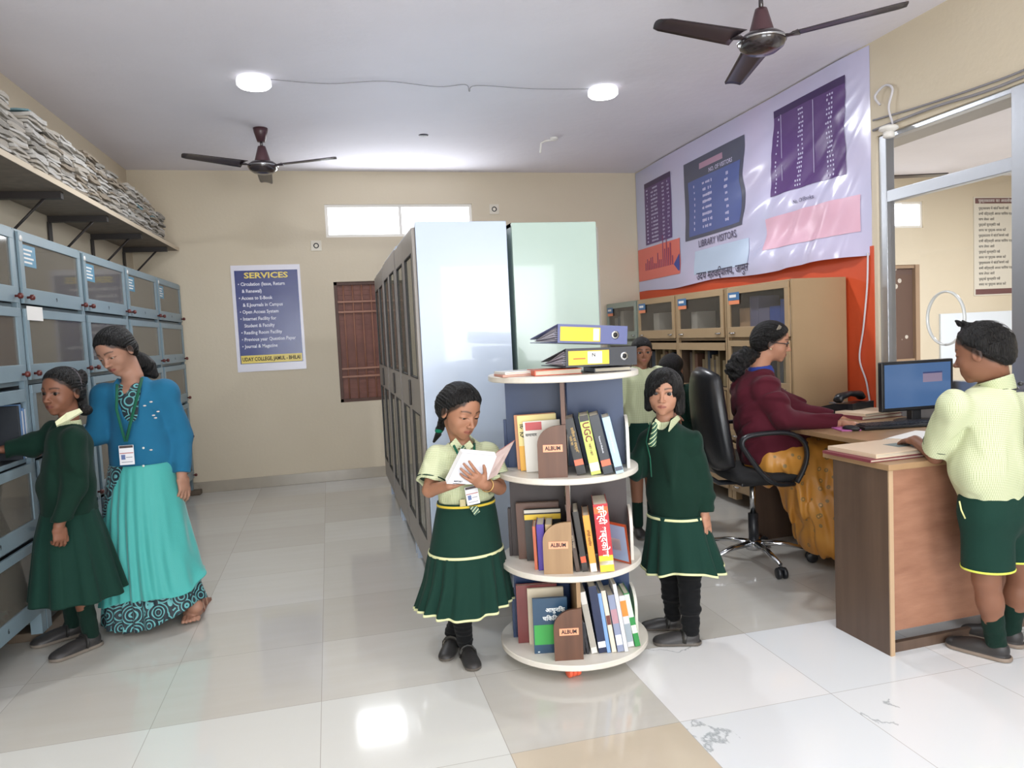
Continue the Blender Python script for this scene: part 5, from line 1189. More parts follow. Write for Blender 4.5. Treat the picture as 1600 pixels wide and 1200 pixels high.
# ---- girl reading in the middle
def girl_reading():
    t = person('girl in checked shirt and green skirt reading a white book beside the revolving rack', .42, 2.95)
    Y = 2.95; H = Head(at(719, 641, Y), .214, 27, 20, -6); H.hl = (.27, 1.0, .36)
    J = dict(nk=at(722, 695, 2.98), ch=at(724, 725, 2.98), wa=at(728, 780, 2.98), pe=at(729, 812, 2.98), s1=at(683, 712, 2.97), e1=at(671, 766, 2.91), w1=at(703, 758, 2.80), s2=at(763, 708, 2.99), e2=at(780, 762, 2.93), w2=at(756, 757, 2.78),
             h1=at(712, 815, 2.98), k1=at(714, 915, 2.93), a1=fl(727, 1026)+Vector((.003, .0, .07)), h2=at(746, 815, 2.98), k2=at(742, 915, 2.98), a2=fl(709, 1012)+Vector((0, .01, .07)))
    lat = (1, .12, 0)
    S = Solid(); H.add(S, lid=.3)
    S.cap(H.w(0, -.13, -.28), J['nk'], .036, .042, .02)
    S.cap(J['ch'], J['wa'], .066, .056, .02, lat=lat, w=1.45); S.cap(J['wa'], J['pe'], .056, .07, .02, lat=lat, w=1.5); S.cap(J['s1'], J['s2'], .035, .035, .03)
    for a, b, c in (('s1', 'e1', 'w1'), ('s2', 'e2', 'w2')): S.cap(J[a], J[b], .034, .027, .015); S.cap(J[b], J[c], .028, .019, .012)
    for a, b, c in (('h1', 'k1', 'a1'), ('h2', 'k2', 'a2')): S.cap(J[a], J[b], .062, .042, .02); S.cap(J[b], J[c], .044, .028, .015)
    add_hand(S, J['w2'], at(731, 738, 2.745)-J['w2'], (.2, 1, .1), .135, -1, (14, 12, 12, 16), thumb=(.75, .55, .1), spread=.2)
    add_hand(S, J['w1'], Vector((.9, .1, .15)), (0, -.2, 1), .13, -1, (30, 32, 32, 34), thumb=(.5, .8, .2))
    solid_obj('body', S, .0025, M_skin, t, paint=skin_paint(H, SK1))
    H.eyes(t, (0, .85, -.55))
    # hair, parted in the middle and drawn back
    S = Solid(); hair_cap(S, H, .27, 1.0, 1.05, .36)
    S.cap(H.w(0, .40, .42), H.w(0, -.15, .56), .005, .005, .006, 's'); S.ell(H.w(-.2, -.28, .0), (.035, .04, .05), .02)
    solid_obj('hair', S, .0025, M_hair, t, disp=strands(H))
    S = Solid(); P0 = [at(698, 640, 3.03), at(692, 652, 3.05), at(690, 664, 3.06), at(686, 673, 3.06)]
    for i in range(3):
        for s in (-1, 1):
            for q in range(3): c = P0[i].lerp(P0[i+1], q/3)+Vector((s*.006*(1 if q % 2 else -1), s*.004, 0)); S.ell(c, (.013, .013, .012), .003)
    solid_obj('braid', S, .0025, M_hair, t)
    S = Solid(); S.cap(at(685, 678, 3.06), at(678, 690, 3.07), .014, .006, .005); solid_obj('braid_end', S, .0025, M_hair, t)
    S = Solid(); S.ell(at(686, 673, 3.06), (.018, .018, .012), .004); solid_obj('hair_ribbon', S, .002, plain('green_ribbon', '#0f6b4f'), t)
    # shirt
    S = Solid(); S.cap(J['ch']+Vector((0, 0, -.005)), J['wa']+Vector((0, 0, .01)), .086, .082, .03, lat=lat, w=1.42); S.cap(J['s1']+Vector((.0, 0, -.008)), J['s2']+Vector((0, 0, -.008)), .042, .042, .03)
    S.cap(J['nk']+Vector((0, 0, -.005)), J['ch'], .05, .07, .03, lat=lat, w=1.3)
    for a, b in (('s1', 'e1'), ('s2', 'e2')):
        d = (J[b]-J[a]); e = J[a]+d*.80; S.cap(J[a], e, .046, .062, .02, planes=[(e, d)]); 
    for a, b in (('s1', 'e1'), ('s2', 'e2')):
        d = (J[b]-J[a]); e = J[a]+d*.80; S.cap(e-d.normalized()*.012, e+d*.2, .05, .05, .004, 's')
    S.cap(H.w(0, -.1, -.3), J['nk']+Vector((0, -.01, .012)), .047, .05, .004, 's')
    solid_obj('shirt', S, .0035, M_check, t, disp=folds(38, .006, 2), planes=[(J['wa']+Vector((0, 0, -.006)), (0, 0, -1))])
    for a, b in (('s1', 'e1'), ('s2', 'e2')):
        d = (J[b]-J[a]).normalized(); L_ = (J[b]-J[a]).length
        q = MB(); e = J[a]+d*L_*.70; q.cyl(e-d*.002, e+d*.002, .0625, n=40); q.build('sleeve_piping', M_green, t, True)
    # collar: two flaps
    for s, pts in ((-1, [(712, 684), (703, 694), (711, 704), (722, 697)]), (1, [(722, 698), (733, 703), (740, 697), (734, 688)])):
        b = MB(); a = [at(px, py, 2.905 if i in (1, 2) else 2.925) for i, (px, py) in enumerate(pts)]; b._add(a+[p+Vector((0, .012, -.004)) for p in a], [(0, 1, 2, 3), (7, 6, 5, 4), (0, 4, 5, 1), (1, 5, 6, 2), (2, 6, 7, 3), (3, 7, 4, 0)]); b.build('collar', M_check, t, True)
    mt = tie_mat()
    S = Solid(); S.ell(at(723, 701, 2.895), (.013, .01, .014), .004); S.cap(at(724, 706, 2.888), at(729, 722, 2.875), .008, .012, .004, lat=(1, 0, 0), w=1.5); solid_obj('tie', S, .002, mt, t)
    b = MB(); a = [at(733, 792, 2.865), at(746, 791, 2.865), at(750, 799, 2.862), at(742, 806, 2.86)]; b._add(a+[p+Vector((0, .006, 0)) for p in a], [(0, 1, 2, 3), (7, 6, 5, 4), (0, 4, 5, 1), (1, 5, 6, 2), (2, 6, 7, 3), (3, 7, 4, 0)]); b.build('tie_tip', mt, t, True)
    for pts in ([(706, 690, 2.93), (712, 702, 2.89), (719, 716, 2.875), (726, 740, 2.87)], [(741, 692, 2.93), (741, 704, 2.89), (738, 716, 2.875), (733, 740, 2.87)]):
        b = MB(); b.tube([at(*p) for p in pts], .0055, 6, flat=(1, .25)); b.build('lanyard', plain('lanyard_green', '#1a5a44'), t, True)
    c = at(738, 774, 2.852); b = MB(); b.box(-.026, .026, -.0008, .0008, -.037, .037, T=Matrix.Translation(c) @ Matrix.Rotation(-.12, 4, 'Y')); k = b.build('id_card', mat('card_white', '#dfe0e4', .3), t, True)
    id_details(k, c, -.12, .026, .037)
    # skirt
    zt, zy, zh = at(728, 782, 2.98).z, at(722, 860, 2.97).z, at(718, 947, 2.96).z
    c0 = J['wa']; 
    loft('skirt_yoke', [(0, (c0.x, c0.y, zt+.004), .118, .095, .1), (.3, (c0.x-.002, c0.y, zt-.05), .13, .105, .1), (1, (c0.x-.012, c0.y-.005, zy), .155, .135, .1)], lambda th, q: (1+.008*np.sin(3*th+1)*q, 0*th), M_green, t, nt=120, nz=30)
    loft('skirt_trim', [(0, (c0.x-.012, c0.y-.005, zy+.008), .158, .138, .1), (1, (c0.x-.012, c0.y-.005, zy-.002), .160, .140, .1)], lambda th, q: (1+.008*np.sin(3*th+1), 0*th), M_trim, t, nz=4)
    ruf = lambda th, q: (1+(.02+.075*q)*np.sin(19*th+1.5*np.sin(2*th))*(.6+.4*np.sin(5*th+1))+.02*q*np.sin(4*th), -.012*q*np.sin(3*th+.6))
    loft('skirt_ruffle', [(0, (c0.x-.012, c0.y-.005, zy), .158, .138, .1), (.5, (c0.x-.015, c0.y, (zy+zh)/2), .178, .155, .1), (1, (c0.x-.028, c0.y, zh), .208, .172, .1)], ruf, M_green, t, nt=260, nz=30)
    loft('hem_trim', [(0, (c0.x-.028, c0.y, zh+.007), .2075, .1715, .1), (1, (c0.x-.028, c0.y, zh-.002), .2095, .1735, .1)], lambda th, q: ruf(th, 1.0), M_trim, t, nt=260, nz=3, thick=.004)
    loft('belt', [(0, (c0.x, c0.y, zt+.006), .121, .098, .1), (1, (c0.x, c0.y, zt-.016), .124, .101, .1)], lambda th, q: (1+0*th, 0*th), plain('belt_dark', '#1d3a2c', .5), t, nz=4)
    loft('belt_stripe', [(0, (c0.x, c0.y, zt-.001), .1235, .1005, .1), (1, (c0.x, c0.y, zt-.010), .1245, .1015, .1)], lambda th, q: (1+0*th, 0*th), plain('belt_yellow', '#d9bf45', .5), t, nz=3)
    b = MB(); c = at(723, 786, 2.868); b.box(-.012, .012, -.002, .002, -.014, .014, bev=.001, T=Matrix.Translation(c)); b.build('belt_buckle', mat('brass', '#a39a78', .3, metal=.9), t, True)
    # leggings and shoes
    for q in '12':
        S = Solid(); S.cap(J['h'+q]+Vector((0, 0, -.08)), J['k'+q], .062, .050, .01); S.cap(J['k'+q], J['a'+q], .050, .034, .01); solid_obj('leggings', S, .003, M_leg, t, disp=folds(60, .003, 5, (.6, .6, 2)))
    shoe(t, Vector((J['a1'].x, J['a1'].y+.03, .0005)), Vector((J['a1'].x+.012, J['a1'].y-.2, 0)), .185); shoe(t, Vector((J['a2'].x+.01, J['a2'].y+.025, .0005)), Vector((J['a2'].x-.07, J['a2'].y-.16, 0)), .18)
    # bangle
    d = (J['w2']-J['e2']).normalized(); b = MB(); u = d.orthogonal().normalized(); v = d.cross(u); c = J['e2'].lerp(J['w2'], .80); b.tube([c+(u*math.cos(a*PI/12)+v*math.sin(a*PI/12))*.026 for a in range(25)], .0025, 6); b.build('bangle', mat('gold', '#c9a56a', .3, metal=.8), t, True)
    # the open book she holds
    bk = thing('open_book', 'thick white book held open by the reading girl', 'book', tuple(at(745, 735, 2.77)))
    a, b_, c, d = at(722, 708, 2.80), at(776, 713, 2.795), at(759, 757, 2.765), at(698, 756, 2.765)
    th = Vector((0, .030, .012))
    m = MB(); m._add([a, b_, c, d]+[p+Vector((0, .003, .001)) for p in (a, b_, c, d)], [(0, 1, 2, 3), (7, 6, 5, 4), (0, 4, 5, 1), (1, 5, 6, 2), (2, 6, 7, 3), (3, 7, 4, 0)]); m.build('front_cover', mat('book_white', '#cfd0d6', .35), bk, True)
    i4 = [p+Vector((0, .003, .001)) for p in (a, b_, c, d)]
    m = MB(); m._add(i4+[p+th for p in i4], [(0, 1, 2, 3), (7, 6, 5, 4), (0, 4, 5, 1), (1, 5, 6, 2), (2, 6, 7, 3), (3, 7, 4, 0)]); m.build('page_block', mat('pages_bright', '#efefef', .6), bk, True)
    e, f = at(803, 690, 2.84), at(777, 742, 2.82)
    m = MB(); q = [b_+th*.6, e, f, c+th*.6]; m._add(q+[p+Vector((.004, .006, .003)) for p in q], [(0, 1, 2, 3), (7, 6, 5, 4), (0, 4, 5, 1), (1, 5, 6, 2), (2, 6, 7, 3), (3, 7, 4, 0)]); m.build('back_leaves', mat('pages_pink', '#c9b4ae', .6, var=(30, '#a9938e', .3)), bk, True)
    m = MB(); q = [p+Vector((.005, .007, .004)) for p in q]; m._add(q+[p+Vector((.003, .004, .002)) for p in q], [(0, 1, 2, 3), (7, 6, 5, 4), (0, 4, 5, 1), (1, 5, 6, 2), (2, 6, 7, 3), (3, 7, 4, 0)]); m.build('back_cover', mat('cover_coral', '#b8604a', .4), bk, True)
    r = (b_-a).normalized(); up = (a-d).normalized()
    T = frame(d+(a-d)*.10+r*.022, r, up); T.translation += T.col[2].to_3d()*.0004
    text('imprint', 'REPORT', .009, T, M_black, bk, align='LEFT', bold=.03, world=True)
    T2 = T.copy(); T2.translation -= up*.009; m = MB(T2); m.box(0, .05, -.001, .001, 0, .0005); m.build('imprint_rule', M_black, bk, True)
def tie_mat():
    if 'striped_tie' in MATS: return MATS['striped_tie']
    m = mat('striped_tie', '#1d4a38', .5); nt, N, L, P = nodes_of(m); tc = N.new('ShaderNodeTexCoord'); sp = N.new('ShaderNodeSeparateXYZ'); L.new(tc.outputs['Object'], sp.inputs[0])
    f = math_node(N, L, 'FRACT', math_node(N, L, 'DIVIDE', math_node(N, L, 'SUBTRACT', sp.outputs[2], sp.outputs[0]), .016))
    L.new(mix_node(N, L, math_node(N, L, 'LESS_THAN', f, .28), hx('#1d4a38'), hx('#b9c59a')), P.inputs['Base Color']); return m
def id_details(k, c, ry, w, h):
    T = Matrix.Translation(c) @ Matrix.Rotation(ry, 4, 'Y')
    for nm, x0, x1, z0, z1, col in (('card_header', -w*.92, w*.92, h*.72, h*.97, '#3a2a2c'), ('card_band', -w*.92, w*.92, h*.16, h*.24, '#a5524a'), ('card_photo', -w*.75, -w*.2, -h*.45, h*.05, '#5b6f9e'), ('card_text', -w*.1, w*.75, -h*.28, -h*.2, '#8c8f9c'), ('card_text', -w*.75, w*.75, -h*.75, -h*.68, '#8c8f9c')):
        b = MB(); b.box(x0, x1, -.0014, -.0009, z0, z1, T=T); b.build(nm, mat('card_'+col[1:], col, .4), k, True)

# ---- girl standing at the right of the rack
def girl_right():
    t = person('girl in dark green sweater standing right of the revolving rack, facing the camera', 1.42, 2.9)
    H = Head(at(1037, 612, 2.88), .193, -31, 2, -3)
    f = Vector((-.78, -.62, 0)); la = Vector((.62, -.78, 0))
    c = at(1052, 720, 2.90); z = lambda py: at(1050, py, 2.90).z
    cen = lambda px, py: at(px, py, 2.90)
    J = dict(nk=cen(1040, 655), ch=cen(1048, 690), wa=cen(1054, 770), pe=cen(1056, 815))
    J['s2'] = cen(1047, 690)+la*.092; J['s1'] = cen(1046, 690)-la*.09
    J['e2'] = at(1096, 752, 2.84); J['w2'] = at(1101, 803, 2.80); J['e1'] = J['s1']+Vector((-.05, .02, -.12)); J['w1'] = J['e1']+Vector((-.10, .03, .04))
    heel1, toe1 = fl(1093, 1006), fl(1026, 1006); heel2, toe2 = fl(1068, 985), fl(1015, 985)
    d1 = (toe1-heel1).normalized(); d2 = (toe2-heel2).normalized(); J['a2'] = heel1+d1*.035+Vector((0, 0, .07)); J['a1'] = heel2+d2*.035+Vector((0, .02, .07))
    J['h1'] = J['pe']-la*.045; J['h2'] = J['pe']+la*.045; J['k2'] = J['h2'].lerp(J['a2'], .5)+Vector((-.0, -.01, 0)); J['k1'] = J['h1'].lerp(J['a1'], .5)
    S = Solid(); H.add(S, lid=1.1, cheek=1.14); S.cap(H.w(0, -.13, -.28), J['nk'], .035, .040, .02)
    S.cap(J['ch'], J['wa'], .06, .055, .02, lat=la, w=1.4); S.cap(J['wa'], J['pe'], .055, .068, .02, lat=la, w=1.4)
    for q in '12':
        S.cap(J['s'+q], J['e'+q], .032, .026, .015); S.cap(J['e'+q], J['w'+q], .026, .019, .012); S.cap(J['h'+q], J['k'+q], .058, .04, .02); S.cap(J['k'+q], J['a'+q], .042, .027, .015)
    add_hand(S, J['w2'], at(1109, 838, 2.79)-J['w2'], Vector((-.5, .8, 0)), .125, 1, (14, 16, 18, 22), thumb=(.45, .85, .25), spread=.12)
    add_hand(S, J['w1'], Vector((-1, 0, .1)), (0, 0, -1), .12, 1, 25)
    solid_obj('body', S, .0025, M_skin, t, paint=skin_paint(H, hx('#ab7d65')))
    H.eyes(t, (.05, 1, .05))
    # bob with a side-swept fringe
    S = Solid(); ax = H.ax; s = H.s
    S.ell(H.w(0, -.05, .10), (.415*s, .475*s, .44*s), .03*s, axes=ax)
    S.cap(H.w(.33, -.06, -.05), H.w(.36, -.02, -.42), .13*s, .105*s, .06*s); S.cap(H.w(-.31, -.04, -.05), H.w(-.32, .0, -.36), .12*s, .09*s, .06*s); S.cap(H.w(0, -.30, -.05), H.w(0, -.28, -.42), .22*s, .17*s, .08*s, lat=ax[0], w=1.5)
    S.ell(H.w(.02, .55, -.20), (.265*s, .42*s, .40*s), .02*s, 's', axes=ax); S.ell(H.w(.10, .50, .10), (.16*s, .24*s, .17*s), .05*s, 's', axes=ax)
    S.cap(H.w(.07, .42, .33), H.w(-.20, .37, .16), .045*s, .05*s, .05*s); S.cap(H.w(-.18, .37, .18), H.w(-.31, .25, -.04), .05*s, .04*s, .05*s)
    solid_obj('hair', S, .0025, M_hair, t, disp=strands(H, 'down', 60, .0018))
    # sweater
    S = Solid(); hem = at(1054, 804, 2.9)
    S.cap(J['ch']+Vector((0, 0, -.01)), J['wa'], .088, .098, .03, lat=la, w=1.3); S.cap(J['wa'], J['pe'], .098, .10, .03, lat=la, w=1.25); S.cap(J['s1']+Vector((0, 0, -.005)), J['s2']+Vector((0, 0, -.005)), .044, .044, .03); S.cap(J['nk']+Vector((0, 0, -.02)), J['ch'], .05, .07, .03); S.cap(J['nk']+Vector((0, 0, -.03)), J['s2'], .042, .046, .03); S.cap(J['nk']+Vector((0, 0, -.03)), J['s1'], .042, .046, .03)
    for q, e in (('2', 1.0), ('1', .95)):
        S.cap(J['s'+q], J['e'+q], .046, .050, .012); d = J['w'+q]-J['e'+q]; en = J['e'+q]+d*.96; S.cap(J['e'+q], en, .052, .040, .008, planes=[(en, d)])
    S.ell(J['e2'].lerp(J['w2'], .45)+Vector((.012, 0, 0)), (.048, .045, .022), .02); S.ell(J['e2'].lerp(J['w2'], .8), (.043, .042, .016), .012)
    nk = J['nk']+f*.03+Vector((0, 0, -.012)); S.cap(H.w(0, -.1, -.35), J['nk']+Vector((0, 0, .0)), .05, .052, .004, 's')
    S.cap(J['nk']+f*.05, J['nk']+f*.12+Vector((0, 0, -.075)), .042, .008, .006, 's')
    solid_obj('sweater', S, .0035, M_green_knit, t, disp=folds(26, .015, 7), planes=[(hem, (-.02, 0, -1))])
    S = Solid(); S.cap(J['nk']+Vector((0, 0, -.02)), J['ch'], .046, .066, .02, lat=la, w=1.1); S.cap(H.w(0, -.1, -.38), J['nk']+Vector((0, 0, .01)), .042, .045, .003, 's'); solid_obj('shirt', S, .003, M_check, t)
    for pts in ([(1048, 657, 2.80), (1059, 648, 2.86), (1062, 654, 2.855), (1044, 674, 2.775)], [(1024, 654, 2.79), (1022, 664, 2.77), (1029, 671, 2.765), (1032, 660, 2.775)]):
        b = MB(); a = [at(*p) for p in pts]; b._add(a+[p+Vector((.01, .012, -.004)) for p in a], [(0, 1, 2, 3), (7, 6, 5, 4), (0, 4, 5, 1), (1, 5, 6, 2), (2, 6, 7, 3), (3, 7, 4, 0)]); b.build('collar', M_check, t, True)
    S = Solid(); S.ell(at(1023, 664, 2.765), (.012, .01, .013), .003); S.cap(at(1023, 670, 2.76), at(1019, 694, 2.765), .009, .013, .004, lat=la, w=1.3); solid_obj('tie', S, .002, tie_mat(), t)
    # skirt
    an = math.atan2(la.y, la.x); zt = hem.z; zh = at(1060, 884, 2.9).z; cx, cy = J['pe'].x, J['pe'].y
    loft('waist_trim', [(0, (cx, cy, zt+.004), .128, .105, an), (1, (cx, cy, zt-.006), .131, .108, an)], lambda th, q: (1+0*th, 0*th), M_trim, t, nz=3)
    ruf = lambda th, q: (1+(.02+.085*q)*np.sin(11*th+1.2*np.sin(3*th))*(.65+.35*np.sin(4*th+2)), -.014*q*np.sin(3*th+1.6))
    loft('skirt', [(0, (cx, cy, zt+.01), .125, .103, an), (.5, (cx+.015, cy, (zt+zh)/2), .150, .140, an), (1, (cx+.025, cy, zh), .178, .165, an)], ruf, M_green, t, nt=240, nz=36)
    loft('hem_trim', [(0, (cx+.025, cy, zh+.006), .1775, .1645, an), (1, (cx+.025, cy, zh-.003), .180, .167, an)], lambda th, q: ruf(th, 1.0), M_trim, t, nt=240, nz=3, thick=.004)
    for q in '12':
        S = Solid(); S.cap(J['h'+q]+Vector((0, 0, -.06)), J['k'+q], .062, .050, .01); S.cap(J['k'+q], J['a'+q], .050, .037, .01); S.ell(J['k'+q].lerp(J['a'+q], .62), (.05, .05, .016), .01); solid_obj('leggings', S, .003, M_leg, t, disp=folds(55, .005, 9, (.5, .5, 2)))
    shoe(t, heel1+Vector((0, .0, .0005)), toe1, .195); shoe(t, heel2+Vector((0.0, .02, .0005)), toe2+Vector((0, .02, 0)), .18)
    for pts in ([(1016, 660, 2.80), (1010, 690, 2.79), (1016, 715, 2.78), (1018, 745, 2.77)],):
        b = MB(); b.tube([at(*p) for p in pts], .006, 6, flat=(1, .25)); b.build('lanyard', plain('lanyard_green', '#1a5a44'), t, True)

# ---- girl reaching into the cabinet at the left
def girl_left():
    t = person('girl in dark green cardigan reaching into the open tier of the left cabinets', -1.13, 3.72)
    Y = 3.72; H = Head(at(97, 611, Y), .207, -27, 4, -2); H.hl = (.30, .98, .35); f = Vector((-.93, -.37, 0)); la = Vector((.37, -.93, 0))
    c = lambda px, py: at(px, py, Y)
    J = dict(nk=c(108, 652), ch=c(108, 695), wa=c(105, 760), pe=c(108, 805)); J['s2'] = c(112, 683)+la*.10; J['s1'] = c(100, 680)-la*.09+f*.02
    J['e2'] = at(117, 762, 3.60); J['w2'] = at(92, 822, 3.52); J['e1'] = at(52, 695, 3.80); J['w1'] = at(8, 702, 3.78)
    J['h1'] = J['pe']-la*.045; J['h2'] = J['pe']+la*.045; hl1, tl1 = fl(157, 1006), fl(84, 1034); hl2, tl2 = fl(125, 996)+Vector((0, .05, 0)), fl(66, 1012)+Vector((0, .04, 0)); J['a2'] = hl1+(tl1-hl1).normalized()*.04+Vector((0, 0, .08)); J['a1'] = hl2+(tl2-hl2).normalized()*.04+Vector((0, 0, .08))
    J['k2'] = J['h2'].lerp(J['a2'], .52)+f*.01; J['k1'] = J['h1'].lerp(J['a1'], .52)+f*.01
    S = Solid(); H.add(S, lid=.95); S.cap(H.w(0, -.13, -.28), J['nk'], .036, .042, .02)
    S.cap(J['ch'], J['wa'], .07, .06, .02, lat=la, w=1.35); S.cap(J['wa'], J['pe'], .06, .075, .02, lat=la, w=1.35)
    for q in '12':
        S.cap(J['s'+q], J['e'+q], .035, .028, .015); S.cap(J['e'+q], J['w'+q], .028, .02, .012); S.cap(J['h'+q], J['k'+q], .062, .044, .02); S.cap(J['k'+q], J['a'+q], .046, .03, .015)
    add_hand(S, J['w2'], (-.02, .0, -1), Vector((-.6, .8, 0)), .135, 1, (30, 38, 42, 46), thumb=(.35, .9, .3)); add_hand(S, J['w1'], Vector((-1, .1, -.05)), (0, 0, -1), .14, 1, 15)
    solid_obj('body', S, .0028, M_skin, t, paint=skin_paint(H, SK3, hx('#70403a')))
    H.eyes(t, (.25, 1, .0))
    S = Solid(); hair_cap(S, H, .30, .98, 1.05, .35); s = H.s
    S.ell(H.w(.12, -.46, .22), (.11*s, .12*s, .20*s), .03*s, axes=H.ax); solid_obj('hair', S, .0025, M_hair, t, disp=strands(H))
    S = Solid(); S.ell(at(133, 641, 3.76), (.032, .03, .026), .01); S.cap(H.w(.1, -.45, .1), at(129, 630, 3.77), .016, .02, .01); solid_obj('folded_plait', S, .003, M_hair, t)
    S = Solid(); z = H.s; S.ell(H.w(0, -.17, .14), (.375*z, .06*z, .395*z), .01, axes=H.ax, planes=[(H.w(0, 0, -.02), -H.ax[2])]); solid_obj('hair_band', S, .0025, plain('band_grey', '#5f5a60', .5), t)
    S = Solid(); hem = c(105, 800)
    S.cap(J['ch'], J['wa'], .098, .105, .03, lat=la, w=1.25); S.cap(J['wa'], J['pe'], .105, .11, .03, lat=la, w=1.2); S.cap(J['s1'], J['s2'], .048, .048, .03); S.cap(J['nk']+Vector((0, 0, -.02)), J['ch'], .055, .08, .03)
    for q in '12':
        S.cap(J['s'+q], J['e'+q], .054, .052, .025); d = J['w'+q]-J['e'+q]; en = J['e'+q]+d*.97; S.cap(J['e'+q], en, .052, .040, .02, planes=[(en, d)])
    S.ell(J['e2'].lerp(J['w2'], .8), (.046, .044, .018), .012); S.cap(H.w(0, -.1, -.35), J['nk'], .052, .054, .004, 's')
    S.cap(J['nk']+f*.05, J['nk']+f*.13+Vector((0, 0, -.07)), .040, .008, .006, 's')
    solid_obj('cardigan', S, .004, M_green_knit, t, disp=folds(22, .012, 12), planes=[(hem, (0, 0, -1))])
    S = Solid(); S.cap(J['nk']+Vector((0, 0, -.03)), J['ch'], .048, .068, .02); S.cap(H.w(0, -.1, -.38), J['nk']+Vector((0, 0, .01)), .046, .048, .003, 's'); solid_obj('shirt', S, .003, M_check, t)
    b = MB(); a = [at(124, 638, 3.64), at(128, 643, 3.64), at(105, 657, 3.575), at(88, 665, 3.56), at(86, 659, 3.56), at(104, 645, 3.60)]; b._add(a+[p+Vector((.0, .012, -.006)) for p in a], [(0, 1, 2, 5), (5, 2, 3, 4), (11, 8, 7, 6), (10, 9, 8, 11), (0, 6, 7, 1), (1, 7, 8, 2), (2, 8, 9, 3), (3, 9, 10, 4), (4, 10, 11, 5), (5, 11, 6, 0)]); b.build('collar', plain('collar_cream', '#d8dab4', .7), t, True)
    an = math.atan2(la.y, la.x); zt = hem.z+.01; zh = c(110, 930).z; cx, cy = J['pe'].x, J['pe'].y
    plt = lambda th, q: (1+(.02+.055*q)*np.sign(np.sin(9*th))*np.abs(np.sin(9*th))**.6+.02*q*np.sin(3*th), 0*th)
    loft('skirt', [(0, (cx, cy, zt), .122, .112, an), (.3, (cx, cy, zt-(zt-zh)*.3), .15, .145, an), (1, (cx+.012, cy, zh), .198, .195, an)], plt, M_green, t, nt=240, nz=40)
    for q in '12':
        S = Solid(); S.cap(J['k'+q].lerp(J['a'+q], .52), J['a'+q]+Vector((0, 0, -.02)), .038, .035, .01); solid_obj('sock', S, .003, M_sock, t, disp=folds(60, .003, 3, (.4, .4, 2)))
    shoe(t, fl(157, 1006)+Vector((0, 0, .0005)), fl(84, 1034), .225, sole=(.2, .17, .14)); shoe(t, fl(125, 996)+Vector((0, .05, .0005)), fl(66, 1012)+Vector((0, .04, 0)), .22, sole=(.2, .17, .14))

girl_reading(); girl_right(); girl_left()
def swirl_mat():
    m = mat('swirl_print', '#10242e', .6, sheen=.2); nt, N, L, P = nodes_of(m); tc = N.new('ShaderNodeTexCoord'); vo = N.new('ShaderNodeTexVoronoi'); vo.inputs['Scale'].default_value = 14; vo.inputs['Randomness'].default_value = .8
    L.new(tc.outputs['Object'], vo.inputs['Vector'])
    f = math_node(N, L, 'FRACT', math_node(N, L, 'MULTIPLY', vo.outputs[0], 5.2)); r = math_node(N, L, 'LESS_THAN', f, .34)
    L.new(mix_node(N, L, r, hx('#10242e'), hx('#62a9ac')), P.inputs['Base Color']); return m
def sari_print(name, base, c2, c3, scale):
    m = mat(name, base, .38, sheen=.05, spec=.5); nt, N, L, P = nodes_of(m); tc = N.new('ShaderNodeTexCoord'); vo = N.new('ShaderNodeTexVoronoi'); vo.inputs['Scale'].default_value = scale; L.new(tc.outputs['Object'], vo.inputs['Vector'])
    d = vo.outputs[0]; ring = math_node(N, L, 'COMPARE', d, .16, .05); dot = math_node(N, L, 'LESS_THAN', d, .09)
    no = N.new('ShaderNodeTexNoise'); no.inputs['Scale'].default_value = 7; L.new(tc.outputs['Object'], no.inputs['Vector'])
    b = mix_node(N, L, no.outputs[0], hx(base), hx('#b06f24')); b = mix_node(N, L, math_node(N, L, 'MULTIPLY', ring, .75), b, hx(c2)); b = mix_node(N, L, math_node(N, L, 'MULTIPLY', dot, .6), b, hx(c3)); L.new(b, P.inputs['Base Color']); return m

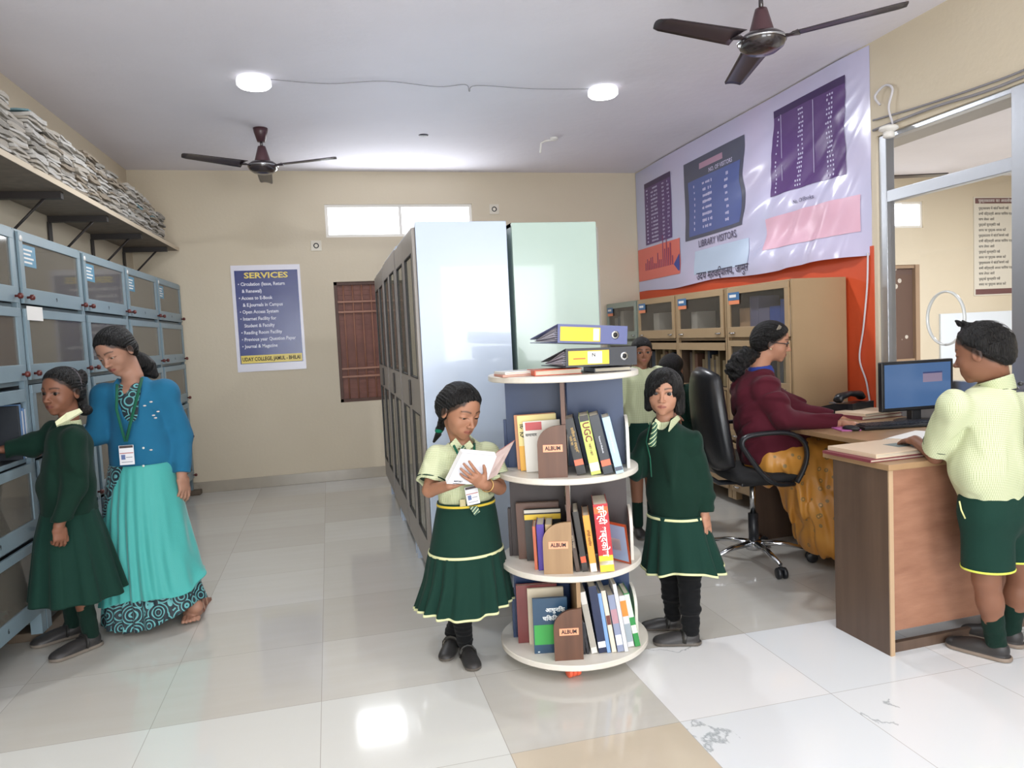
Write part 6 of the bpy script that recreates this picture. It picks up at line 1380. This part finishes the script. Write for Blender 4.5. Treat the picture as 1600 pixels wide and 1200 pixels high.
# ---- woman in the blue cardigan
def woman_blue():
    t = person('woman in blue cardigan and turquoise sari looking down beside the left cabinets', -.93, 4.08)
    Y = 4.08; c = lambda px, py, dy=0: at(px, py, Y+dy)
    H = Head(c(181, 548), .226, -27, 27, 9); H.hl = (.27, 1.0, .36)
    la = Vector((.96, -.28, 0)); f = Vector((-.28, -.96, 0))
    J = dict(nk=c(207, 588, .03), ch=c(213, 630, .02), wa=c(220, 700), pe=c(226, 755))
    J['s1'] = c(163, 618, .04); J['s2'] = c(257, 612); J['e2'] = c(284, 682, .02); J['w2'] = c(284, 742, -.06); J['e1'] = c(150, 678, -.02); J['w1'] = c(112, 694, -.12)
    J['h1'] = c(205, 765); J['h2'] = c(250, 765); J['a1'] = fl(215, 968, .06); J['a2'] = fl(305, 948, .07); J['k1'] = J['h1'].lerp(J['a1'], .5); J['k2'] = J['h2'].lerp(J['a2'], .5)
    S = Solid(); H.add(S, lid=.35); S.cap(H.w(0, -.15, -.25), J['nk'], .044, .052, .03)
    S.cap(J['ch'], J['wa'], .095, .085, .03, lat=la, w=1.3); S.cap(J['wa'], J['pe'], .085, .11, .03, lat=la, w=1.3); S.cap(J['s1'], J['s2'], .05, .05, .04)
    for q in '12':
        S.cap(J['s'+q], J['e'+q], .045, .037, .02); S.cap(J['e'+q], J['w'+q], .037, .025, .015); S.cap(J['h'+q], J['k'+q], .07, .045, .02); S.cap(J['k'+q], J['a'+q], .045, .030, .02)
    toe = fl(299, 966, .02); S.cap(J['a2'], toe+Vector((0, .05, .015)), .032, .030, .02, lat=(1, -.3, 0), w=1.2); S.cap(toe+Vector((0, .05, .012)), toe+Vector((-.003, -.01, .0)), .028, .014, .015, lat=(1, 0, 0), w=1.7)
    for i in range(5): S.cap(toe+Vector((.036-.017*i, -.008-.008*(2-abs(i-1)), .006)), toe+Vector((.036-.017*i, -.045+.006*abs(i-3.4), .0)), .011-.001*i*.6+.003*(i == 4), .009, .003)
    add_hand(S, J['w2'], (.10, -.1, -1), Vector((-.7, .5, 0)), .175, 1, (22, 30, 34, 38), thumb=(.4, .9, .3), spread=.14); add_hand(S, J['w1'], Vector((-1, -.1, 0)), (0, 0, -1), .17, 1, 20)
    solid_obj('body', S, .003, M_skin, t, paint=skin_paint(H, hx('#a27965'), hx('#8a4a45')))
    H.eyes(t, (-.1, .8, -.6))
    S = Solid(); hair_cap(S, H, .27, 1.0, 1.06, .36); s = H.s; S.ell(H.w(0, -.42, .02), (.13*s, .12*s, .16*s), .04*s, axes=H.ax); solid_obj('hair', S, .0025, M_hair, t, disp=strands(H))
    S = Solid(); chain(S, [c(209, 556, .10), c(222, 566, .12), c(232, 577, .13), c(241, 586, .12)], [.035, .045, .038, .02], .02); solid_obj('ponytail', S, .003, M_hair, t, disp=folds(90, .006, 4))
    b = MB(); p = c(208, 548, .09); b.tube([p+Vector((0, .0, .03)), p+Vector((.012, -.02, .0)), p+Vector((.005, -.01, -.04))], [.012, .016, .007], 10, flat=(1, .5)); b.build('hair_clip', plain('clip_yellow', '#d9b57a', .4), t, True)
    # cardigan
    M_blue = plain('blue_knit', '#22688c', bump=(600, .3)); S = Solid()
    S.cap(J['ch']+Vector((0, 0, -.01)), J['wa'], .118, .112, .04, lat=la, w=1.28); S.cap(J['wa'], J['pe'], .112, .13, .03, lat=la, w=1.3); S.cap(J['s1']+Vector((0, 0, -.01)), J['s2']+Vector((0, 0, -.01)), .062, .062, .04); S.cap(J['nk']+Vector((0, 0, -.03)), J['ch'], .07, .1, .04)
    for q in '12':
        S.cap(J['s'+q], J['e'+q], .060, .056, .03); d = J['w'+q]-J['e'+q]; en = J['e'+q]+d*.97; S.cap(J['e'+q], en, .056, .044, .02, planes=[(en, d)])
    S.cap(H.w(0, -.12, -.3), J['nk'], .066, .068, .006, 's'); vt = c(213, 592, -.13); vb = c(214, 712, -.16)
    S.cap(J['nk']+f*.07, c(208, 690, -.17), .072, .012, .012, 's'); S.cap(c(208, 690, -.17), c(208, 760, -.20), .012, .05, .012, 's')
    hem = c(225, 737)
    solid_obj('cardigan', S, .0035, M_blue, t, disp=folds(18, .010, 21), planes=[(hem, (-.06, 0, -1))])
    S = Solid(); S.cap(J['ch']+Vector((0, .0, -.01)), J['wa'], .108, .102, .03, lat=la, w=1.2); S.cap(J['nk']+Vector((0, 0, -.05)), J['ch'], .062, .09, .04); S.cap(J['wa'], J['pe'], .102, .12, .03, lat=la, w=1.2); S.cap(J['nk']+f*.06+Vector((0, 0, .01)), J['nk']+f*.12+Vector((0, 0, -.09)), .05, .02, .01, 's'); S.cap(H.w(0, -.12, -.3), J['nk'], .064, .068, .006, 's')
    solid_obj('blouse', S, .0035, swirl_mat(), t)
    for px, py in ((236, 628), (226, 634), (240, 649), (247, 643), (243, 653), (236, 703)):
        p = c(px, py, -.145); b = MB(); b.ell(p, (.008, .004, .004), 6); b.build('embroidered_leaf', plain('embroidery', '#cfc6c2', .6), t, True)
    b = MB()
    for i, py in enumerate((700, 728)): 
        p = c(224, py, -.152); b = MB(); b.ell(p, (.006, .004, .006), 8); b.build('button', mat('pearl', '#d8dad2', .3), t, True)
    for pts in ([(183, 600, -.10), (182, 640, -.14), (190, 670, -.16), (196, 690, -.165)], [(222, 590, -.03), (214, 620, -.12), (204, 660, -.155), (197, 690, -.165)]):
        b = MB(); b.tube([c(*p) for p in pts], .008, 6, flat=(1, .25)); b.build('lanyard', plain('lanyard_green', '#1a5a44'), t, True)
    p = c(198, 711, -.17); b = MB(); b.box(-.033, .033, -.0008, .0008, -.048, .048, bev=.0004, T=Matrix.Translation(p)); k = b.build('id_card', mat('card_white', '#dfe0e4', .3), t, True); id_details(k, p, 0, .033, .048)
    # sari
    M_turq = mat('turquoise_sari', '#46a8a2', .6, sheen=.3, spec=.3, bump=(200, .1)); M_sw = swirl_mat()
    zw = c(220, 728).z; an = -.28
    def fold(th, q):
        g = np.exp(-((np.mod(th-(-PI/2-.25)+PI, 2*PI)-PI)/.75)**2)
        k = q**.7
        return 1+k*(.075*g*np.sin(28*th)+.03*(1-g)*np.sin(9*th+7*q)+.014*np.sin(14*th-6*q)), 0*th
    P0 = c(222, 728); m = lambda px, py, Yq: at(px, py, Yq)
    P1, P2, P3, P4 = m(225, 790, 4.06), m(232, 860, 4.02), m(240, 925, 3.99), m(247, 962, 3.985)
    rg = [(0, (P0.x, P0.y, zw+.015), .148, .126, an), (.25, P1, .186, .155, an), (.6, P2, .205, .178, an), (.85, P3, .232, .20, an), (1, (P4.x-.005, P4.y, .022), .252, .215, an)]
    loft('sari_border', rg, lambda th, q: (fold(th, q)[0]*.985, .085*q**4*np.maximum(0, np.cos(th+.1))**2), M_sw, t, nt=300, nz=70)
    def edge(th, q): fo, _ = fold(th, q*.95); return fo, (q**2)*(.02+.07*np.clip(np.cos(th-.1), 0, 1))+q*.03*np.sin(3*th)
    rg2 = [(0, (P0.x, P0.y, zw+.02), .156, .134, an), (.27, P1, .196, .165, an), (.63, P2, .216, .188, an), (.88, (P3.x, P3.y, P3.z+.02), .240, .205, an), (1, (P4.x-.005, P4.y, .125), .252, .218, an)]
    loft('sari_drape', rg2, edge, M_turq, t, nt=340, nz=80)
    dr = t.children[-1]; me = dr.data; me.materials.append(M_sw); nt_, nz_ = 340, 80
    for i in range(nz_-1):
        q = i/(nz_-1)
        for j in range(nt_):
            th = 2*PI*j/nt_; th = th-2*PI if th > 1.2 else th
            if q < .66 and -3.9 < th < -1.72-q*2.15:
                for k in (0, 1): me.polygons[(i*nt_+j)*2+k].material_index = 1
    b = MB(); h = fl(322, 938); d = (fl(296, 968)-h).normalized(); sd = Vector((-d.y, d.x, 0)); P = lambda a, w_, z_: h+d*a+sd*w_+Vector((0, 0, z_))
    outl = [(-.01, .0), (.0, .03), (.08, .032), (.17, .045), (.225, .03), (.24, 0), (.225, -.03), (.17, -.042), (.08, -.03), (.0, -.03)]
    T = frame(h, d, sd); b.prism(outl, .0005, .014, T=T); so = b.build('sandal', mat('tan_sandal', '#8a5c48', .5), t, True)
    b = MB(); b.tube([P(.17, .044, .01), P(.15, .03, .05), (P(.13, 0, .062)), P(.15, -.03, .05), P(.17, -.042, .01)], .008, 8, flat=(.4, 1)); b.tube([P(.10, .035, .01), P(.09, .03, .06), P(.08, 0, .078), P(.09, -.03, .06), P(.1, -.033, .01)], .007, 8, flat=(.4, 1)); b.build('sandal_strap', mat('sandal_strap_tan', '#c9a08a', .4), so, True)

# ---- woman seated at the desk
def woman_seated():
    t = person('seated woman in maroon blazer and yellow sari working at the desk', 2.36, 3.66)
    Y = 3.66; c = lambda px, py, dy=0: at(px, py, Y+dy); f = Vector((.93, -.36, 0)); la = Vector((-.36, -.93, 0))      # la: towards the camera side
    H = Head(c(1206, 534), .218, 60, 10, 2); H.hl = (.27, .92, .37)
    J = dict(nk=c(1187, 574), ch=c(1182, 612), wa=c(1188, 668), pe=c(1196, 712))
    J['s1'] = c(1186, 600)+la*.155; J['s2'] = c(1186, 600)-la*.15; J['e1'] = at(1228, 655, 3.44); J['w1'] = at(1312, 662, 3.38); J['e2'] = at(1245, 640, 3.80); J['w2'] = at(1300, 655, 3.68)
    J['h1'] = J['pe']+la*.09; J['h2'] = J['pe']-la*.09; J['k1'] = J['h1']+Vector((.40, -.10, .015)); J['k2'] = J['h2']+Vector((.40, -.10, .015)); J['a1'] = J['k1']+Vector((.0, .02, -.47)); J['a2'] = J['k2']+Vector((.02, .02, -.47))
    for q in '12': J['a'+q].z = .08
    S = Solid(); H.add(S, lid=.7); S.cap(H.w(0, -.15, -.25), J['nk'], .046, .054, .03)
    S.cap(J['ch'], J['wa'], .095, .09, .03, lat=la, w=1.35); S.cap(J['wa'], J['pe'], .09, .12, .03, lat=la, w=1.35); S.cap(J['s1'], J['s2'], .05, .05, .04)
    for q in '12':
        S.cap(J['s'+q], J['e'+q], .045, .037, .02); S.cap(J['e'+q], J['w'+q], .037, .025, .015); S.cap(J['h'+q], J['k'+q], .085, .06, .02); S.cap(J['k'+q], J['a'+q], .055, .035, .02)
        S.cap(J['a'+q]+Vector((0, 0, -.03)), J['a'+q]+Vector((.15, -.03, -.055)), .03, .022, .02)
    d = at(1352, 664, 3.30)-J['w1']; add_hand(S, J['w1'], Vector((d.x, d.y, 0)), (0, 0, -1), .165, -1, (16, 18, 20, 22), thumb=(.5, .85, .2)); add_hand(S, J['w2'], Vector((1, -.3, 0)), (0, 0, -1), .165, 1, 14)
    solid_obj('body', S, .003, M_skin, t, paint=skin_paint(H, hx('#b08067'), hx('#8c4c48')))
    H.eyes(t, (0, 1, -.25))
    S = Solid(); hair_cap(S, H, .27, .92, 1.08, .37); s = H.s; S.ell(H.w(0, -.22, .02), (.36*s, .34*s, .36*s), .05*s, axes=H.ax, planes=[(H.w(0, .02, -.1), H.ax[1]*.9-H.ax[2]*.35)]); solid_obj('hair', S, .0025, M_hair, t, disp=strands(H))
    S = Solid(); chain(S, [c(1180, 556, .0), c(1166, 556, .0), c(1155, 565, .0), c(1148, 577, .0), c(1146, 588, .01)], [.03, .042, .048, .042, .022], .02); solid_obj('curly_ponytail', S, .003, M_hair, t, disp=folds(130, .016, 4))
    b = MB(); b.box(-.010, .010, -.002, .002, -.016, .016, bev=.002, T=Matrix.Translation(H.w(-.30, .10, .38)) @ Matrix.Rotation(.6, 4, 'Y')); b.build('hair_clip', mat('clip_metal', '#8d8578', .3, metal=.8), t, True)
    # spectacles
    b = MB(); W = H.w
    for q in (-1, 1):
        pts = [W(q*.15+.095*math.cos(a*PI/10), .385-.02*abs(math.cos(a*PI/10)), -.005+.062*math.sin(a*PI/10)) for a in range(21)]; b.tube(pts, .0022, 6)
        b.tube([W(q*.245, .365, .01), W(q*.33, .25, .01), W(q*.37, -.03, -.0)], .0026, 6)
    b.tube([W(-.055, .40, .01), W(0, .42, .02), W(.055, .40, .01)], .0022, 6); b.build('spectacles', mat('glasses_black', '#17171a', .3), t, True)
    b = MB(); b.ell(W(-.37, -.02, -.17), .006, 8); b.build('earring', mat('pearl_gold', '#d8c9a8', .25, metal=.4), t, True)
    M_mar2 = plain('maroon_wool', '#521a27', bump=(400, .2)); S = Solid()
    S.cap(J['ch']+Vector((-.02, 0, -.01)), J['wa'], .125, .125, .04, lat=la, w=1.3); S.cap(J['wa'], J['pe']+Vector((0, 0, .02)), .125, .15, .03, lat=la, w=1.25); S.cap(J['wa']+f*.05, J['pe']+f*.13+Vector((0, 0, .06)), .12, .115, .04, lat=la, w=1.3); S.cap(J['s1']+Vector((0, 0, -.01)), J['s2']+Vector((0, 0, -.01)), .064, .064, .04); S.cap(J['nk']+Vector((-.01, 0, -.03)), J['ch'], .07, .1, .04)
    for q in '12':
        S.cap(J['s'+q], J['e'+q], .066, .060, .03); d = J['w'+q]-J['e'+q]; en = J['e'+q]+d*.95; S.cap(J['e'+q], en, .060, .046, .02, planes=[(en, d)])
    S.cap(H.w(0, -.12, -.3), J['nk'], .064, .066, .006, 's'); S.cap(J['nk']+f*.08, J['nk']+f*.16+Vector((0, 0, -.10)), .028, .008, .01, 's')
    solid_obj('blazer', S, .0035, M_mar2, t, disp=folds(22, .017, 33, (1, 1, 1.6)), planes=[(J['pe']+Vector((0, 0, -.02)), (.12, 0, -1))])
    S = Solid(); S.cap(J['nk']+Vector((0, 0, .02)), J['nk']+Vector((.01, 0, -.03)), .056, .068, .01, planes=[(J['nk']+Vector((0, 0, .025)), (-.5, 0, 1))]); S.cap(H.w(0, -.1, -.3), J['nk']+Vector((.0, 0, .01)), .056, .060, .004, 's'); S.cap(J['nk']+Vector((0, 0, -.03)), J['ch'], .055, .085, .03); solid_obj('blue_collar', S, .003, plain('royal_blue', '#2c3f8e', .6), t)
    # yellow sari: over the lap and down to the floor
    M_sy = sari_print('yellow_sari', '#dba04a', '#6f6a4a', '#e2bd7c', 17); S = Solid()
    lap = J['pe']+Vector((.02, 0, -.02)); S.cap(lap, J['k1'].lerp(J['k2'], .5)+Vector((.02, 0, -.005)), .13, .105, .03, lat=la, w=1.75)
    kn = J['k1'].lerp(J['k2'], .5); kn2 = Vector((kn.x-.03, kn.y-.02, kn.z-.03))
    ft = Vector((kn.x-.13, kn.y-.03, .17)); S.cap(kn2, ft, .13, .15, .05, lat=la, w=1.45)
    S.cap(J['pe']+Vector((.16, -.05, -.06)), Vector((kn.x-.20, kn.y-.02, .34)), .10, .12, .06, lat=la, w=1.4)
    fa = folds(9, .028, 8, (2.6, 2.6, .35)); fb = folds(34, .018, 9, (1.6, 1.6, .12))
    def dsp(P): k = np.clip((.62-P[:, 2])/.2, 0, 1).astype(F4); return (fa(P)+fb(P))*(.25+.75*k)
    solid_obj('sari', S, .004, M_sy, t, disp=dsp, planes=[((0, 0, .075), (.0, 0, -1))])
# ---- boy at the desk
def boy_desk():
    t = person('boy in checked shirt and green shorts standing with his back turned at the desk', 2.48, 2.26)
    Y = 2.27; c = lambda px, py, dy=0: at(px, py, Y+dy); f = Vector((-.40, .92, 0)); la = Vector((-.92, -.40, 0))     # la: his left
    H = Head(c(1535, 550), .222, -156, 11, 2); H.hl = (.29, .86, .36)
    J = dict(nk=c(1556, 600), ch=c(1545, 640), wa=c(1541, 730), pe=c(1548, 790)); J['s1'] = c(1490, 632, -.03); J['s2'] = c(1598, 634, .02); J['e1'] = at(1462, 712, 2.40); J['w1'] = at(1430, 688, 2.54); J['e2'] = c(1622, 705, .08); J['w2'] = c(1602, 735, .22)
    hA, tA = fl(1577, 1034), fl(1484, 1008); hB = fl(1620, 1022)+Vector((0, .06, 0)); tB = hB+(tA-hA)
    dA = (tA-hA).normalized(); J['a1'] = hA+dA*.045+Vector((0, 0, .08)); J['a2'] = hB+dA*.045+Vector((0, 0, .08)); J['h1'] = J['pe']+la*.06; J['h2'] = J['pe']-la*.06; J['k1'] = c(1541, 905, .0); J['k2'] = c(1596, 900, .06)
    S = Solid(); H.add(S, lid=.5); S.cap(H.w(0, -.12, -.2), J['nk'], .048, .050, .03)
    S.cap(J['ch'], J['wa'], .075, .07, .03, lat=la, w=1.4); S.cap(J['wa'], J['pe'], .07, .085, .03, lat=la, w=1.4); S.cap(J['s1'], J['s2'], .04, .04, .04)
    for q in '12':
        S.cap(J['s'+q], J['e'+q], .038, .030, .02); S.cap(J['e'+q], J['w'+q], .031, .021, .012); S.cap(J['h'+q], J['k'+q], .068, .046, .02); S.cap(J['k'+q], J['a'+q].lerp(J['k'+q], .6), .046, .046, .02); S.cap(J['a'+q].lerp(J['k'+q], .65), J['a'+q], .045, .030, .015)
    d = at(1413, 676, 2.62)-J['w1']; add_hand(S, J['w1'], Vector((d.x, d.y, -.015)), (0, 0, -1), .145, -1, (14, 16, 20, 24), thumb=(.5, .8, .2)); add_hand(S, J['w2'], (-.2, .9, -.3), (0, 0, -1), .14, 1, 25)
    solid_obj('body', S, .0025, M_skin, t, paint=skin_paint(H, hx('#835a46')))
    H.eyes(t, (0, .9, -.4))
    S = Solid(); z = H.s; ax = H.ax; S.ell(H.w(0, -.05, .14), (.375*z, .455*z, .395*z), .01, axes=ax, planes=[(H.w(0, .36, .30), (ax[2]*-1+ax[1]*.86))], kp=.03); S.ell(H.w(0, -.17, -.03), (.345*z, .335*z, .35*z), .01, axes=ax, planes=[(H.w(0, .36, .30), (ax[2]*-1+ax[1]*.86)), (H.w(0, .02, 0), ax[1])], kp=.02)
    S.cap(H.w(.06, .18, .50), H.w(.10, .26, .60), .015, .006, .01); S.cap(H.w(-.02, .16, .50), H.w(-.06, .24, .58), .013, .006, .01); S.cap(H.w(.12, .1, .49), H.w(.17, .14, .58), .012, .005, .01)
    solid_obj('hair', S, .0028, M_hair, t, disp=folds(110, .004, 6))
    S = Solid(); S.cap(J['ch']+Vector((0, 0, -.01)), J['wa'], .105, .115, .04, lat=la, w=1.3); S.cap(J['wa'], J['pe']+Vector((0, 0, .05)), .115, .105, .04, lat=la, w=1.3); S.cap(J['s1']+Vector((0, 0, -.008)), J['s2']+Vector((0, 0, -.008)), .055, .055, .04); S.cap(J['nk']+Vector((0, 0, -.02)), J['ch'], .06, .09, .04)
    for q, k in (('1', .84), ('2', .8)):
        d = J['e'+q]-J['s'+q]; e = J['s'+q]+d*k; S.cap(J['s'+q], e, .052, .060, .025, planes=[(e, d)]); S.cap(e-d.normalized()*.012, e+d*.2, .050, .050, .004, 's')
    S.cap(H.w(0, -.12, -.3), J['nk'], .054, .056, .004, 's')
    solid_obj('shirt', S, .0033, M_check, t, disp=folds(30, .006, 14, (1.2, 1.2, .45)), planes=[(J['pe']+Vector((0, 0, .012)), (0, 0, -1))])
    d = (J['e1']-J['s1']).normalized(); e = J['s1']+d*(J['e1']-J['s1']).length*.74; b = MB(); b.cyl(e-d*.0015, e+d*.0015, 0.0605, n=40); b.build('sleeve_piping', M_green, t, True)
    S = Solid(); S.cap(H.w(0, -.12, -.33), J['nk']+Vector((0, 0, -.012)), .056, .066, .01, planes=[(J['nk']+Vector((0, 0, .022)), (-.2, .3, 1))]); S.cap(H.w(0, -.12, -.3), J['nk']+Vector((0, 0, .02)), .053, .056, .003, 's'); solid_obj('collar', S, .0028, M_check, t)
    b = MB(); u = la; p = J['nk']+Vector((0, 0, .0)); b.tube([p+u*.075*math.cos(a)+f*.07*math.sin(a)+Vector((0, 0, .012*math.sin(a)-.006)) for a in [PI+i*PI/14 for i in range(-2, 17)]], .0035, 6); b.ell(p-la*.03-f*.072, (.010, .01, .008), 8); b.build('neck_cord', mat('cord_dark', '#28282a', .5), t, True)
    S = Solid(); S.cap(J['pe']+Vector((0, 0, .03)), J['pe']+Vector((0, 0, -.02)), .105, .11, .03, lat=la, w=1.35)
    for q in '12': kz = J['h'+q].lerp(J['k'+q], .84); S.cap(J['h'+q], kz+Vector((0, 0, -.03)), .085, .092, .03, lat=la, w=1.05)
    zh = at(1540, 886, Y).z
    solid_obj('shorts', S, .0033, M_green, t, disp=folds(22, .008, 15), planes=[((0, 0, zh), (0, 0, -1))])
    S2 = Solid()
    for q in '12': kz = J['h'+q].lerp(J['k'+q], .84); S2.cap(J['h'+q], kz+Vector((0, 0, -.03)), .0875, .0945, .03, lat=la, w=1.05)
    solid_obj('shorts_trim', S2, .003, plain('lime_trim', '#d3dc5c', .6), t, disp=folds(22, .008, 15), planes=[((0, 0, zh), (0, 0, -1)), ((0, 0, zh+.010), (0, 0, 1))])
    b = MB(); b.tube([c(1499, 783, -.13), c(1502, 797, -.135), c(1508, 810, -.135)], .003, 6); b.build('loose_lace', plain('lace', '#cfd08f', .6), t, True)
    for q in '12':
        S = Solid(); S.cap(J['k'+q].lerp(J['a'+q], .62), J['a'+q]+Vector((0, 0, -.02)), .039, .036, .01); solid_obj('sock', S, .003, M_sock, t, disp=folds(60, .004, 3, (.4, .4, 2)))
    shoe(t, hA+Vector((0, 0, .0005)), tA, .225, sole=(.24, .19, .15), strap=False); shoe(t, hB+Vector((0, 0, .0005)), tB, .225, sole=(.24, .19, .15), strap=False)

# ---- two children far back between the rack and the cabinets
def child_back(label, hp, Y, size, phi, hair, top, legs, cx, dress):
    t = person(label, at(cx, 600, Y).x, Y); c = lambda px, py, dy=0: at(px, py, Y+dy); H = Head(c(*hp), size, phi, 2, 0); f = H.ax[1]; la = H.ax[0]
    nk = c(cx, hp[1]+25); ch = Vector((nk.x, nk.y, nk.z-.10)); pe = Vector((nk.x, nk.y, nk.z-.42)); gz = .04
    S = Solid(); H.add(S, lid=1.0); S.cap(H.w(0, -.1, -.3), nk, .04, .042, .02); S.cap(ch, pe, .07, .08, .03, lat=la, w=1.35); s1, s2 = nk+la*.13+Vector((0, 0, -.05)), nk-la*.13+Vector((0, 0, -.05))
    for s, q in ((s1, 1), (s2, -1)):
        e = s+Vector((0, 0, -.2))+la*.04*q; w = e+f*.16+Vector((0, 0, -.04)); S.cap(s, e, .034, .028, .02); S.cap(e, w, .028, .019, .01); add_hand(S, w, f+Vector((0, 0, -.3)), (0, 0, -1), .13, q, 25)
        h = pe+la*.05*q; S.cap(h, Vector((h.x, h.y, .09)), .06, .03, .02)
    solid_obj('body', S, .0035, M_skin, t, paint=skin_paint(H, SK2)); H.eyes(t)
    S = Solid(); hair(S, H); solid_obj('hair', S, .0035, M_hair, t)
    S = Solid(); S.cap(ch, pe+Vector((0, 0, .05)), .095, .10, .03, lat=la, w=1.3); S.cap(s1, s2, .048, .048, .03); S.cap(nk+Vector((0, 0, -.02)), ch, .05, .08, .03)
    for s, q in ((s1, 1), (s2, -1)): e = s+Vector((0, 0, -.15))+la*.03*q; S.cap(s, e, .05, .055, .02)
    S.cap(H.w(0, -.1, -.3), nk, .046, .05, .004, 's'); solid_obj('shirt' if dress else 'sweater', S, .004, top, t, disp=folds(26, .008, 3), planes=[(pe+Vector((0, 0, .04)), (0, 0, -1))])
    an = math.atan2(la.y, la.x); loft('skirt' if not dress else 'shorts', [(0, (pe.x, pe.y, pe.z+.07), .125, .105, an), (1, (pe.x, pe.y, pe.z-.22), .17, .14, an)], lambda th, q: (1+.04*q*np.sin(11*th), 0*th), M_green, t, nt=120, nz=20)
    for q in (-1, 1):
        h = pe+la*.05*q; S = Solid(); S.cap(Vector((h.x, h.y, .30)), Vector((h.x, h.y, .07)), .038, .034, .01); solid_obj('sock', S, .004, legs, t); g = Vector((h.x, h.y, .0005))-Vector((f.x, f.y, 0)).normalized()*.035; shoe(t, g, g+Vector((f.x, f.y, 0)), .19, strap=False)
def short_hair(S, H):
    z = H.s; S.ell(H.w(0, -.05, .15), (.385*z, .47*z, .41*z), .01, axes=H.ax, planes=[(H.w(0, .38, .22), (H.ax[2]*-1+H.ax[1]*.8))], kp=.02)
def long_hair(S, H):
    z = H.s; S.ell(H.w(0, -.06, .12), (.40*z, .48*z, .43*z), .01, axes=H.ax, planes=[(H.w(0, .38, .22), (H.ax[2]*-1+H.ax[1]*.9))], kp=.02); S.cap(H.w(0, -.25, .0), H.w(0, -.25, -.35), .30*z, .22*z, .05, lat=H.ax[0], w=1.15)
    for q in (-1, 1): S.ell(H.w(q*.42, -.15, -.45), (.14*z, .13*z, .30*z), .03)
def woman_set(): woman_blue(); woman_seated()
woman_set(); boy_desk()
child_back('child in checked shirt looking past the rack top from the right cabinets', (1003, 550), 4.45, .178, -12, short_hair, M_check, M_sock, 1000, True)
child_back('girl with long dark hair facing the tan cabinets behind the standing girl', (1051, 575), 4.6, .185, 120, long_hair, M_green_knit, M_leg, 1052, False)
